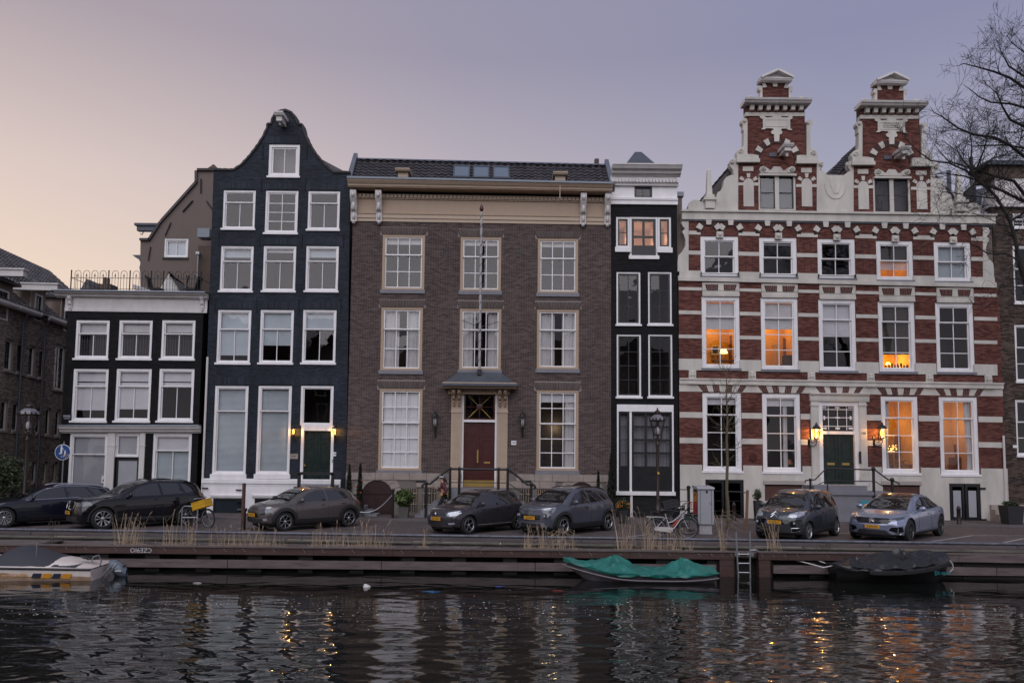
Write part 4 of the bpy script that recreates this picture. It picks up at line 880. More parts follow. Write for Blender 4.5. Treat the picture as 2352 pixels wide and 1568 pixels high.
    za, zb = at(1925, 997).z, at(1925, 990).z; MB().box(dx0, dx1, YF-.06, YF+.12, za, zb).build('transom', WHITE, f)
    fl = MB(); sx, sz = (dx0+dx1)/2, (zb+dz1)/2; hw, hh = (dx1-dx0)/2-.07, (dz1-zb)/2-.06
    for zz in (-.7, .02, .7): fl.tube([(sx-hw, YF+.03, sz+hh*zz), (sx+hw, YF+.03, sz+hh*zz)], .018, 5)
    for xx in (-.62, 0, .62): fl.tube([(sx+hw*xx, YF+.03, sz-hh), (sx+hw*xx, YF+.03, sz+hh)], .018, 5)
    for xx, zz in ((0, 1), (0, -1), (-1, 0), (1, 0), (-1, 1), (1, 1), (-1, -1), (1, -1), (0, .02)):
        for k in range(3): fl.ball((sx+xx*hw*.9+(k-1)*.06*(zz != 0), YF+.03, sz+zz*hh*.88+(k-1)*.05*(zz == 0)), (.05, .02, .04), 8, 5)
    fo = fl.build('fanlight_tracery', WHITE, H, True); pane(fo, dx0, dx1, zb, dz1-.05, YF+.08, GLASS); room_box(H, dx0, dx1, zb, dz1, YF+.23, R_DARK)
    d = panelled_door(H, dx0+.03, dx1-.03, dz0, za, YF+.06, DGREEN, 2, ((.04, .10), (.14, .52), (.66, .93)))
    for s in (-.32, .32): MB().box(sx+s-.16, sx+s+.16, YF+.045, YF+.06, dz0+(za-dz0)*.385, dz0+(za-dz0)*.43).build('letter_slot', BRASS, d)
    p = at(1972, 1050); MB().box(p.x-.05, p.x+.05, YF-.17, YF-.15, p.z-.26, p.z+.26).build('bell_panel', IRON, H); p = at(1948, 1107.5); MB().box(p.x-.26, p.x+.26, 33.60, 33.63, p.z-.08, p.z+.1).build('railing_plate', WHITE2, H)
    text('142', .15, IRON, H, (at(1876, 992).x, YF-.16, at(1876, 992).z)); text('140', .15, IRON, H, (at(1980, 995).x, YF-.16, at(1980, 995).z))
    p = at(1730, 1050); MB().lathe([(.16, 0), (.16, .02), (.10, .04), (.02, .05)], (p.x, YF-.055, p.z), 20, 'Y').build('fire_mark', DRED, H)
    # stoop
    st = MB(); zs = dz0-.02; xa, xb = at(1895, 1110, 33.6).x, at(2050, 1112, 33.6).x; st.box(xa-.45, xb-1.05, 33.62, YF-.06, zs-.22, zs).box(xa-.6, xb-.1, 33.62, YF-.06, 0, zs-.36).box(xa-.7, xb-.05, 33.55, YF-.06, zs-.36, zs-.22)
    st.build('stoop', SILLST, H)
    for s, xs in ((-1, xa-.6), (1, xb-.1)):
        for k in range(5): MB().box(min(xs+s*k*.25, xs+s*(k+1)*.25), max(xs+s*k*.25, xs+s*(k+1)*.25), 33.65, YF-.06, 0, (zs-.36)*(1-(k+1)/6)).build('step', SILLST, H)
    r = MB(); Y = 33.6
    pts = [at(u, v, Y) for u, v in ((1849, 1109), (1850, 1103), (1860, 1102), (1872, 1101), (1898, 1075), (1990, 1078), (2010, 1079), (2040, 1101), (2058, 1106), (2066, 1110), (2062, 1116))]; r.tube(pts, .03, 8)
    pts = [at(u, v, Y) for u, v in ((1880, 1112), (1900, 1103), (2010, 1105), (2040, 1124))]; r.tube(pts, .02, 6)
    for u, v0, v1, rr in ((1861, 1103, 1130, .045), (1900, 1076, 1118, .022), (2006, 1078, 1125, .06), (2049, 1103, 1130, .06)): p, q = at(u, v0, Y), at(u, v1, Y); r.tube([(p.x, Y, q.z-.5), (p.x, Y, p.z)], rr, 8).ball((p.x, Y, p.z+.03), rr*1.5)
    r.build('stoop_railing', IRON, H, True)
    # parapet band and gables
    slab(1566, 2284, 486, 505, .10, 'parapet_band'); slab(1564, 2286, 483.5, 488, .18, 'parapet_band'); slab(1566, 2284, 505, 508.5, .06, 'lead_strip', SLATE)
    xl0, xr0, z0_, z1_ = rect(1566, 470, 2284, 500); MB().box(xl0, xr0, YF+.0, YF+.35, ztop-.1, at(1930, V(484, 1930)).z).build('parapet_wall', STUCCO, H)
    def G(x, y, k): return qx(1542.9+x*.24006+k*263.6, 150.5+y*.24006+k*6.3)
    def pr(pts, k, ya, yb, name, m=STUCCO, par=None): return MB().prism([G(x, y, k) for x, y in pts], ya, yb).build(name, m, par or H)
    def mir(pts): return [(2010-x, y+(x-1005)*0) for x, y in pts][::-1]
    vol = [(160, 1395), (157, 1345), (172, 1308), (205, 1288), (245, 1287), (265, 1300), (300, 1310), (400, 1300), (425, 1275), (438, 1215), (475, 1195), (492, 1150), (497, 1105), (520, 1070), (560, 1052), (592, 1048), (586, 1000), (560, 970), (550, 930), (568, 900), (600, 890), (634, 905), (634, 1400)]
    mid = [(1386, 1400), (1386, 905), (1420, 915), (1445, 945), (1440, 980), (1412, 998), (1440, 1012), (1485, 1048), (1640, 1052), (1690, 1018), (1712, 1005), (1690, 985), (1682, 950), (1705, 918), (1738, 910), (1738, 1410)]
    pr(vol, 0, YF-.03, YF+.32, 'volute_wall'); pr(mir(vol), 1, YF-.03, YF+.32, 'volute_wall'); pr(mid, 0, YF-.03, YF+.32, 'middle_wall')
    u_ = MB(); u_.tube([(*G(x, y, 0)[:1], YF-.035, G(x, y, 0)[1]) for x, y in ((1462, 1130), (1468, 1180), (1492, 1240), (1540, 1275), (1600, 1270), (1640, 1225), (1655, 1170), (1660, 1130))], .03, 6)
    u_.tube([(G(x, y, 0)[0], YF-.035, G(x, y, 0)[1]) for x, y in ((1512, 1085), (1520, 1150), (1550, 1225), (1590, 1225), (1612, 1150), (1620, 1085))], .02, 6); u_.build('swag_relief', STUCCO, H, True)
    def scroll(x, y, r, k, name='scroll', sgn=1):
        cx, cz = G(x, y, k); rr = r*.24/53; mb = MB(); mb.lathe([(rr, 0), (rr, .05), (rr*.7, .06)], (cx, YF-.10, cz), 18, 'Y')
        mb.tube([(cx+sgn*rr*(1-t/14)*math.cos(t*.9), YF-.11, cz+rr*(1-t/14)*math.sin(t*.9)) for t in range(13)], .022, 5); return mb.build(name, STUCCO, H, True)
    for k in (0, 1):
        f = (lambda p: p) if True else None
        lo = [G(634, 1392, k), G(1386, 1392, k), G(1386, 925, k), G(634, 925, k)]; xa, xb = (lo[0][0]+lo[3][0])/2, (lo[1][0]+lo[2][0])/2
        h = []; wr = (1542.9+829*.24006+k*263.6, 150.5+1040*.24006+k*6.3, 1542.9+1186*.24006+k*263.6, 150.5+1385*.24006+k*6.3)
        win(H, wr, h, fm=STUCCO, sm=BLACKP, split=0, lo=(2, 2), room='dark', fw=.085, sw=.05, bw=.05, sill=False, gm=GLASSF, blind=[(0, 1, mat('grey_inner_blind', (.045, .05, .062), .8))] if k == 0 else None)
        x0, x1, z0, z1 = h[0]; xm = (x0+x1)/2; MB().box(xm-.09, xm+.09, YF-.0, YF+.06, z0, z1).build('mullion', STUCCO, H)
        st = [[(xa, lo[0][1]), (xb, lo[0][1]), (xb, lo[2][1]), (xa, lo[2][1])], [G(720, 930, k), G(1276, 930, k), G(1276, 350, k), G(720, 350, k)], [G(866, 360, k), G(1114, 360, k), G(1114, 160, k), G(866, 160, k)]]
        for j, o_ in enumerate(st):
            ax, bx = (o_[0][0]+o_[3][0])/2, (o_[1][0]+o_[2][0])/2; o_ = [(ax, o_[0][1]), (bx, o_[1][1]), (bx, o_[2][1]), (ax, o_[3][1])]
            m_ = MB(); yy = YF+.01*j; wall(m_, o_, h if j == 0 else [], yy); m_.build('gable_wall', M_RED, H); q = MB(); bricks(q, o_, h if j == 0 else [], yy, seed=6+j+3*k); q.build('brickwork', B_RED, H, kind='stuff')
        for a, c in ((683, 783), (1240, 1340)):               # blind round-headed niches
            cx, zt_ = G((a+c)/2, 1130, k); _, zb_ = G((a+c)/2, 1350, k); rr = (G(c, 1130, k)[0]-G(a, 1130, k)[0])/2
            MB().prism([(cx-rr, zb_), (cx+rr, zb_)]+[(cx+rr*math.cos(PI*t/8), zt_+rr*math.sin(PI*t/8)) for t in range(9)], YF-.03, YF).build('blind_niche', STUCCO, H)
            for an in (90, 35, 145):
                t = R(an); d = (math.cos(t), math.sin(t)); n = (-d[1], d[0]); q0, q1, hw_ = rr*1.12, rr*1.95, rr*.36
                MB().prism([(cx+d[0]*q0+n[0]*hw_*.7, zt_+d[1]*q0+n[1]*hw_*.7), (cx+d[0]*q0-n[0]*hw_*.7, zt_+d[1]*q0-n[1]*hw_*.7), (cx+d[0]*q1-n[0]*hw_, zt_+d[1]*q1-n[1]*hw_), (cx+d[0]*q1+n[0]*hw_, zt_+d[1]*q1+n[1]*hw_)], YF-.045, YF).build('voussoir', STUCCO, H)
        for a, c, y0, y1 in ((634, 682, 1122, 1150), (784, 828, 1122, 1152), (1188, 1239, 1138, 1165), (1341, 1387, 1138, 1166)): pr([(a, y1), (c, y1), (c, y0), (a, y0)], k, YF-.04, YF, 'stone_band')
        for a, c, y0 in ((678, 780, 968), (1236, 1338, 982)): pr([(a, y0+44), (c, y0+44), (c, y0), (a, y0)], k, YF-.03, YF, 'stone_panel')
        for a, c, y0 in ((612, 832, 858), (1180, 1384, 870)):
            pr([(a+8, y0+45), (c-8, y0+45), (c-8, y0+12), ((a+c)/2+40, y0), ((a+c)/2-60, y0-4), (a+8, y0)], k, YF-.13, YF+.3, 'gable_shoulder'); pr([(a, y0+80), (c, y0+80), (c, y0+45), (a, y0+45)], k, YF-.2, YF+.3, 'gable_shoulder')
        # broken scroll over the gable window
        pr([(832, 1040), (1186, 1044), (1186, 1062), (832, 1058)], k, YF-.12, YF, 'window_head')
        pr([(850, 1035), (905, 1030), (925, 1000), (900, 985), (870, 970), (840, 980), (832, 1005)], k, YF-.10, YF, 'scroll'); pr(mir([(850, 1035), (905, 1030), (925, 1000), (900, 985), (870, 970), (840, 980), (832, 1005)]), k, YF-.10, YF, 'scroll')
        pr([(905, 1032), (1110, 1036), (1095, 1005), (1060, 1010), (1035, 975), (970, 972), (945, 1008), (920, 1000)], k, YF-.08, YF, 'scroll_centre')
        scroll(868, 1000, 26, k); scroll(1148, 1008, 26, k, sgn=-1)
        # round blind arch with alternating stones
        cx, cz = G(1005, 912, k); r0, r1 = 175*.24006/53.3, 232*.24006/53.3; ab = MB()
        for j in range(44):
            a0, a1 = PI*(j+.06)/44, PI*(j+.94)/44; ab.prism([(cx+r0*math.cos(a0), cz+r0*math.sin(a0)), (cx+r1*math.cos(a0), cz+r1*math.sin(a0)), (cx+r1*math.cos(a1), cz+r1*math.sin(a1)), (cx+r0*math.cos(a1), cz+r0*math.sin(a1))], YF-.035, YF+.01)
        ab.build('brick_arches', mat('dark_arch_brick', (.055, .024, .022)), H, kind='stuff')
        for an in (32, 62, 118, 148):
            a0, a1 = R(an-6.5), R(an+6.5); MB().prism([(cx+r0*math.cos(a0), cz+r0*math.sin(a0)), (cx+(r1+.03)*math.cos(a0), cz+(r1+.03)*math.sin(a0)), (cx+(r1+.03)*math.cos(a1), cz+(r1+.03)*math.sin(a1)), (cx+r0*math.cos(a1), cz+r0*math.sin(a1))], YF-.07, YF+.01).build('voussoir', STUCCO, H)
        # tablet
        tb = pr([(850, 618), (870, 600), (868, 520), (838, 505), (845, 482), (870, 485), (905, 505), (955, 500), (960, 488), (1040, 488), (1045, 500), (1095, 505), (1125, 488), (1150, 492), (1152, 512), (1128, 525), (1130, 605), (1150, 625), (1110, 622), (1095, 610), (1050, 610), (1040, 625), (1055, 640), (1050, 660), (1028, 665), (1024, 732), (978, 732), (975, 665), (955, 660), (945, 645), (955, 628), (975, 622), (960, 608), (900, 606), (885, 618)], k, YF-.07, YF+.01, 'tablet')
        x0, z0 = G(892, 588, k); x1, z1 = G(1104, 530, k); MB().box(x0, x1, YF-.055-.03, YF-.07, z0-.02, z0).box(x0, x1, YF-.085, YF-.07, z1, z1+.02).box(x0-.02, x0, YF-.085, YF-.07, z0, z1).box(x1, x1+.02, YF-.085, YF-.07, z0, z1).build('tablet_border', STUCCO, H)
        if k == 1:
            for j, s in enumerate(('TER NAGEDACHTENIS', 'EN VAN WELDADEN DER', 'STICHTERS VAN DIT HUIS')): text(s, .085, mat('grey_letters', (.12, .12, .12), .7), H, ((x0+x1)/2, YF-.074, z1-.05-.085*j), sx=.8)
        # hoist beam
        bx, bz = G(1060, 850, k); hb = MB().box(bx-.15, bx+.13, YF-.75, YF, bz-.11, bz+.05).beam((bx-.22, YF, bz+.05), (bx+.22, YF, bz+.05), [(0, 0), (.80, 0), (.86, .08), (.88, .14), (0, .14)]).box(bx-.05, bx+.05, YF-.6, YF-.5, bz-.3, bz-.12); hb.build('hoist_beam', WHITE2, H)
        bx, bz = G(975, 855, k); MB().box(bx-.22, bx+.12, YF-.04, YF, bz-.09, bz+.08).build('hoist_hatch', SLATE, H)
        # side pilasters with scrolls, cornice, attic, pediment
        sp = [(722, 872), (620, 872), (618, 830), (640, 795), (668, 785), (685, 770), (688, 630), (680, 620), (680, 570), (663, 550), (665, 525), (685, 508), (715, 512), (722, 540)]
        pr(sp, k, YF-.05, YF+.3, 'side_scroll'); pr([(x, y+14) for x, y in mir(sp)], k, YF-.05, YF+.3, 'side_scroll')
        scroll(655, 828, 24, k); scroll(1350, 842, 24, k, sgn=-1); scroll(690, 535, 16, k); scroll(1295, 552, 16, k, sgn=-1)
        scroll(575, 925, 20, k) if True else 0; scroll(1425, 948, 20, k, sgn=-1)
        pr([(703, 487), (1275, 490), (1275, 455), (703, 452)], k, YF-.05, YF+.3, 'gable_band')
        for j in range(7): pr([(740+78*j, 440), (775+78*j, 442), (780+78*j, 392), (742+78*j, 390)], k, YF-.22, YF, 'modillion')
        A, B = G(690, 388, k), G(1300, 396, k); MB().beam((A[0]-.08, YF+.3, A[1]), (B[0]+.02, YF+.3, B[1]), [(0, 0), (.72, 0), (.76, .06), (.82, .09), (.85, .17), (0, .19)]).build('gable_cornice', WHITE2, H)
        at_ = [(866, 358), (712, 352), (708, 322), (722, 297), (750, 289), (778, 298), (795, 320), (830, 322), (845, 300), (850, 240), (832, 235), (828, 208), (842, 195), (866, 200)]
        pr(at_, k, YF-.03, YF+.3, 'attic_scroll'); pr([(x-25, y+8) for x, y in mir(at_)], k, YF-.03, YF+.3, 'attic_scroll'); scroll(748, 322, 20, k); scroll(1222, 335, 20, k, sgn=-1)
        for a, c in (((870, 212), (905, 212)), ): pass
        pr([(868, 215), (908, 212), (888, 165), (868, 163)], k, YF-.05, YF, 'voussoir'); pr([(968, 205), (1008, 206), (1012, 165), (962, 163)], k, YF-.05, YF, 'voussoir'); pr([(1070, 218), (1112, 220), (1112, 170), (1090, 168)], k, YF-.05, YF, 'voussoir')
        pd = [G(832, 160, k), G(1130, 166, k), G(1140, 140, k), G(996, 74, k), G(846, 132, k)]; MB().prism(pd, YF-.10, YF+.35).build('pediment', WHITE2, H)
        for (p, q) in ((G(840, 150, k), G(996, 82, k)), (G(996, 82, k), G(1140, 152, k))):
            L = math.hypot(q[0]-p[0], q[1]-p[1]); n = (-(q[1]-p[1])/L*.09, (q[0]-p[0])/L*.09); MB().prism([p, q, (q[0]+n[0], q[1]+n[1]), (p[0]+n[0], p[1]+n[1])], YF-.38, YF+.36).build('pediment_moulding', WHITE2, H)
        A, B = G(836, 165, k), G(1134, 172, k); MB().beam((A[0], YF, A[1]), (B[0], YF, B[1]), [(0, 0), (.26, 0), (.32, .09), (.32, .12), (0, .12)]).build('pediment_moulding', WHITE2, H)
        # roof behind the gable
        rp = [G(235, 1352, k), G(1775, 1352, k), G(1005, 450, k)]; MB().prism(rp, YF+.36, YF+11).build('roof', TILE, H)
        tr = MB()
        for side in (0, 1):
            e, r_ = rp[side], rp[2]
            for j in range(18):
                for y in range(14):
                    t0, t1 = j/18, (j+1.1)/18; yy = YF+.4+y*.33; n = Vector((r_[0]-e[0], 0, r_[1]-e[1])).normalized(); nn = Vector((-n.z, 0, n.x)) if side == 0 else Vector((n.z, 0, -n.x)); P = lambda t, h: Vector((e[0]+(r_[0]-e[0])*t, 0, e[1]+(r_[1]-e[1])*t))+nn*h*(1 if nn.z > 0 else -1)
                    a0, a1 = P(t0, .07), P(t1, .03); tr.add([(a0.x, yy, a0.z), (a0.x, yy+.2, a0.z+.05), (a0.x, yy+.33, a0.z), (a1.x, yy, a1.z), (a1.x, yy+.2, a1.z+.05), (a1.x, yy+.33, a1.z)], [(0, 1, 4, 3), (1, 2, 5, 4)])
        tr.build('roof_tiles', TILE, H, kind='stuff')
    for k, ff in ((0, lambda x: x), (1, lambda x: 2010-x)):    # obelisks
        a, b_ = sorted((ff(330), ff(385))); cx, zb_ = G((a+b_)/2, 1245, k); _, zt_ = G((a+b_)/2, 978, k); w = (G(b_, 1245, k)[0]-G(a, 1245, k)[0])/2
        MB().lathe([(w*1.42, zb_), (w*.85, zt_-.14), (.02, zt_)], (cx, YF+.02, 0), 4, rot=PI/4).box(cx-w*1.5, cx+w*1.5, YF-.2, YF+.2, zb_-.14, zb_).box(cx-w*2.2, cx+w*2.2, YF-.26, YF+.2, zb_-.26, zb_-.14).box(cx-w*1.6, cx+w*1.6, YF-.2, YF+.2, zb_-.62, zb_-.26).build('obelisk', STUCCO, H)
    lsc = [(160, 62), (108, 66), (92, 98), (108, 132), (128, 150), (98, 178), (118, 215), (132, 260), (130, 315), (105, 362), (62, 408), (55, 470), (55, 560), (160, 560)]
    MB().prism([qx(1542.9+x*.24, 489.2+y*.24) for x, y in lsc], YF-.03, YF+.25).build('side_scroll', STUCCO, H)
    MB().prism([qx(2257+(160-x)*.24, 489.2+18+y*.24) for x, y in lsc][::-1], YF-.03, YF+.25).build('side_scroll', STUCCO, H)
    shell(H, xl+.1, xr-.1, 0, ztop-.3, YF+2.7, YF+11, GBR); MB().box(xl-.02, xla+.05, YF+.26, YF+.5, zs2-.3, ztop).build('recessed_wall', GBR, H); MB().box(xra-.05, xr-.05, YF+.26, YF+.5, zs2-.3, ztop).build('recessed_wall', GBR, H)
    x = at(2306, 1100).x; MB().tube([(x, YF-.08, .05), (x, YF-.08, at(2300, 1000).z)], .05).build('drainpipe', WHITE2, H)
RVAR = [mat('wedge_brick_%d' % k, c, .8, var=.2, sc=3) for k, c in enumerate(((.08, .026, .021), (.10, .034, .027), (.066, .024, .02), (.115, .042, .033)))]
red_house()
# ------------------------------------------------------------------ dark brick building along the alley (left edge)
def alley_building():
    th = R(94.5); P0 = Vector((-22.8, 36, 0)); d = Vector((math.cos(th), math.sin(th), 0)); n = Vector((-math.sin(th), math.cos(th), 0))
    H = thing('alley_building', 'dark brown brick building with narrow white framed windows and tiled dormers, at the left edge', 'building', P0); local(H); H.rotation_euler.z = th
    def loc(u, v, y=0.):
        r = ray(u, v); o = Vector((0, 0, HC)); q = P0+n*y; t = (q-o).dot(n)/r.dot(n); p = o+r*t; return (p-P0).dot(d), p.z
    holes = []; K = dict(fm=WHITE2, sm=BLACKP, split=0, lo=(1, 4), sill=True, sillm=STONE, sillh=.1, fw=.09, sw=.05, rec=.08, room='dark')
    def wn(u0, u1, vt, vb, **kw):
        a, zt = loc(u1, vt); a0, _ = loc(u0, vt); _, zb = loc((u0+u1)/2, vb); k = dict(K); k.update(kw); win(H, (a0, min(a, 29), zb, zt), holes, y=0., **k)
    for u0, u1, a, b in ((13, 32, 782, 856), (40.5, 58, 789.5, 862), (66, 83, 796.6, 868.7), (90.5, 106, 804, 874)): wn(u0, u1, a, b)
    wn(127, 152, 797, 900, lo=(2, 5))
    for u0, u1, a, b in ((2.6, 20, 920, 993), (30, 47, 925, 995), (59, 74, 930, 998), (85, 98, 934, 1000), (105.6, 119, 937.5, 1003.5), (128, 141, 941.5, 1006)): wn(u0, u1, a, b)
    for u0, u1, a, b in ((24, 37, 1056, 1112), (51, 62, 1057, 1112), (75, 87, 1058, 1112), (100, 110.5, 1060, 1112), (122, 132.5, 1061, 1110)): wn(u0, u1, a, b)
    s0, s1 = -8, 14; ze = loc(60, 716)[1]
    mb = MB(); wall(mb, [(s0, -.1), (s1, -.1), (s1, ze), (s0, ze)], holes, 0.); mb.build('wall', M_ALY, H)
    b = MB(); bricks(b, [(s0, 0), (s1, 0), (s1, ze), (s0, ze)], holes, 0., seed=20); b.build('brickwork', B_ALY, H, kind='stuff')
    sr, zr = loc(200, 675, 5.); sr2, zr2 = loc(2, 560, 5.); zr = (zr+zr2)/2
    MB().add([(s0, -.25, ze-.05), (s1, -.25, ze-.05), (s1, 5, zr), (s0, 5, zr), (s1, 10, ze), (s0, 10, ze)], [(0, 1, 2, 3), (3, 2, 4, 5), (0, 3, 5), (1, 4, 2)]).build('roof', TILE2, H)
    t = MB()
    for j in range(22):
        for i in range(int((s1-s0)/.30)):
            x = s0+i*.30; f0, f1 = j/22, (j+1.12)/22; P = lambda f, h: (-.25+5.25*f-h*.6, ze-.05+(zr-ze+.05)*f+h*.8)
            q0, q1 = P(f0, .075), P(f1, .03); t.add([(x, q0[0], q0[1]), (x+.19, q0[0]-.03, q0[1]+.05), (x+.30, q0[0], q0[1]), (x, q1[0], q1[1]), (x+.19, q1[0]-.03, q1[1]+.05), (x+.30, q1[0], q1[1])], [(0, 1, 4, 3), (1, 2, 5, 4)])
    t.build('roof_tiles', TILE2, H, kind='stuff')
    MB().beam((0, 0, 0), (0, 0, 0), [(0, 0), (.1, 0), (.1, .1), (0, .1)])
    for ua, ub, va in ((-60, 28, 690), (29, 82, 712), (98, 153, 740)):
        a, c = loc(ua, va)[0], loc(ub, va)[0]; MB().beam((a, 0, ze-.12), (c, 0, ze-.12), [(0, 0), (.3, 0), (.36, .10), (.36, .22), (0, .22)]).build('gutter', WHITE2, H)
    for u in (45, 96): a, z = loc(u, 800); MB().tube([(a, -.12, .1), (a, -.12, ze-.5), (a, -.3, ze-.15)], .055).build('drainpipe', SLATE, H)
    for (u0, u1, v0, v1) in ((-8, 20, 660, 735), (79, 97, 673, 738), (147, 158, 700, 762)):
        a0, zt = loc(u0, v0); a1, _ = loc(u1, v0); _, zb = loc((u0+u1)/2, v1); hh = []; win(H, (a0, a1, zb, zt), hh, y=-.05, fm=WHITE2, sm=BLACKP, split=0, lo=(2, 4), sill=False, fw=.08, rec=.0)
        dm = MB(); wall(dm, [(a0-.3, ze-.4), (a1+.3, ze-.4), (a1+.3, zt+.35), (a0-.3, zt+.35)], hh, -.03, .1); dm.box(a0-.3, a0-.05, .02, 3.4, ze-.2, zt+.3).box(a1+.05, a1+.3, .02, 3.4, ze-.2, zt+.3); dm.build('dormer', B_ALY, H)
        dr = MB()
        for j in range(8):
            for i in range(int((a1-a0+1.1)/.26)):
                x = a0-.55+i*.26; y0, y1 = -.35+j*.3, -.35+(j+1.1)*.3; z0_, z1_ = zt+.42+j*.13, zt+.40+(j+1)*.13; dr.add([(x, y0, z0_), (x+.16, y0-.02, z0_+.06), (x+.26, y0, z0_), (x, y1, z1_), (x+.16, y1, z1_+.06), (x+.26, y1, z1_)], [(0, 1, 4, 3), (1, 2, 5, 4), (0, 2, 1)])
        dr.build('dormer_tiles', TILE2, H); MB().box(a0-.5, a1+.5, -.3, 1.9, zt+.30, zt+.42).build('dormer_soffit', TILE, H)
    for u0, u1, v in ((0, 49, 628), (87, 123, 661)): a, z = loc((u0+u1)/2, v, -.9); MB().box(a-.16, a+.16, -1.5, .6, z-.14, z+.14).box(a-.22, a+.22, -1.56, .6, z+.14, z+.2).build('hoist_beam', WHITE2, H)
    MB().box(s0, s1, 2.8, 9.8, 0, ze-.3).build('rear_walls', M_ALY, H)
alley_building()
# ------------------------------------------------------------------ rendered gable house behind the roof terrace
def gable_house():
    Y = 41.; H = thing('rendered_gable_house', 'grey-brown rendered gable end with black wall anchors, behind the roof terrace', 'house', at(420, 1100, Y)); holes = []
    C = lambda x, y: qx(282.2+x*.21608, 357.5+y*.21608, Y)
    win(H, (282.2+440*.21608, 357.5+880*.21608, 282.2+692*.21608, 357.5+1100*.21608), holes, Y, split=0, lo=(2, 1), fw=.08, sw=.07, room='dark', blind=[(0, 1, BLINDB)], sillm=IRON, gm=GLASSF)
    out = [C(x, y) for x, y in ((795, 165), (1060, 165), (1060, 1560), (190, 1560), (183, 1240), (187, 908), (290, 905), (415, 712), (795, 290))][::-1]
    out = [(p[0], p[1]) for p in out]; mb = MB(); wall(mb, out, holes, Y); mb.build('wall', GBR, H)
    MB().prism([C(*p) for p in ((795, 170), (1060, 170), (1060, 1560), (300, 1560), (300, 880), (415, 720), (795, 300))], Y+2.6, Y+6).build('rear_walls', GBR, H)
    pts = [(185, 905), (290, 905), (415, 712), (795, 288), (795, 165), (1060, 165)]; cp = MB()
    for i in range(len(pts)-1):
        p, q = C(*pts[i]), C(*pts[i+1]); L = math.hypot(q[0]-p[0], q[1]-p[1]); n = (-(q[1]-p[1])/L*.12, (q[0]-p[0])/L*.12); cp.prism([p, q, (q[0]+n[0], q[1]+n[1]), (p[0]+n[0], p[1]+n[1])], Y-.12, Y+6)
    cp.build('gable_coping', TILE, H)
    for x0, y0, x1, y1 in ((835, 250, 833, 400), (640, 600, 748, 480), (452, 850, 513, 712), (273, 1112, 297, 970), (895, 485, 962, 580)):
        p, q = C(x0, y0), C(x1, y1); MB().tube([(p[0], Y-.05, p[1]), (q[0], Y-.05, q[1])], .035, 5).build('wall_anchor', IRON, H)
    p = C(100, 735); q = C(330, 735); MB().box(p[0], q[0], Y+.5, Y+.8, p[1]-.16, p[1]+.1).box(p[0]-.1, q[0]+.4, Y+.4, Y+.9, p[1]+.1, p[1]+.22).build('hoist_beam', SLATE, H)
    h = C(145, 780); MB().tube([(h[0]+.0, Y+.65, h[1]+.15), (h[0]+.05, Y+.65, h[1]), (h[0], Y+.65, h[1]-.12), (h[0]-.1, Y+.65, h[1]-.08)], .025, 6).build('hoist_hook', IRON, H)
    a = C(190, 1240); c0 = [(95, 1052), (230, 1052), (230, 1080), (205, 1240), (178, 1240), (170, 1180), (185, 1140), (165, 1100), (130, 1080)]; MB().prism([C(*p) for p in c0], Y+.05, Y+.6).build('cornice_end', SLATE, H)
    p = C(928, 130); MB().box(p[0]-.25, p[0]+.25, Y+.2, Y+.7, p[1]-.3, p[1]).lathe([(.3, p[1]), (.32, p[1]+.06), (.12, p[1]+.25), (.05, p[1]+.33)], (p[0], Y+.45, 0), 10).build('chimney', B_DRK, H)
    x0, z0 = C(880, 1500); x1, z1 = C(960, 1020); MB().box(x0, x1+.6, Y-1.2, Y-.1, z0-2, z1).build('side_chimney', B_DRK, H); x, z = C(912, 1120); MB().tube([(x, Y-1.4, z-2.2), (x, Y-1.4, z)], .035).box(x-.09, x+.09, Y-1.5, Y-1.3, z, z+.12).build('flue_pipe', STEEL, H)
    x0, z0 = C(895, 905); MB().box(x0, x0+.6, Y-1.3, Y-.6, z0-.15, z0+.3).build('rain_hopper', ZINC, H)
gable_house()
def far_gables():
    Y = 52.; p = lambda u, v: qx(u, v, Y)
    w = thing('white_gable', 'small white gable with dark roof seen through the terrace railing', 'house', at(392, 700, 40.5)); Y = 40.5
    MB().prism([p_ for p_ in (qx(366, 690, Y), qx(414, 690, Y), qx(414, 671, Y), qx(389, 627, Y), qx(366, 665, Y))], Y, Y+.4).build('wall', WHITE2, w)
    MB().prism([qx(389, 625, Y), qx(398, 640, Y), qx(434, 660, Y), qx(418, 672, Y)], Y-.2, Y+.35).build('roof', TILE, w)
    Y = 58.; f = thing('distant_gable_roof', 'distant dark gable roof and twin chimneys behind the left railing', 'house', at(205, 700, Y))
    MB().prism([qx(172, 700, Y), qx(232, 700, Y), qx(212, 672, Y), qx(199, 640, Y), qx(180, 672, Y)], Y, Y+4).build('roof', TILE2, f)
    x0, x1, z0, z1 = rect(230, 655, 261, 690, Y); MB().box(x0, x1, Y-.5, Y+.6, z0, z1).box(x0+.25, x0+.45, Y-.2, Y+.1, z1, z1+.55).box(x1-.55, x1-.35, Y-.2, Y+.1, z1, z1+.5).build('chimney', B_DRK, f)
far_gables()
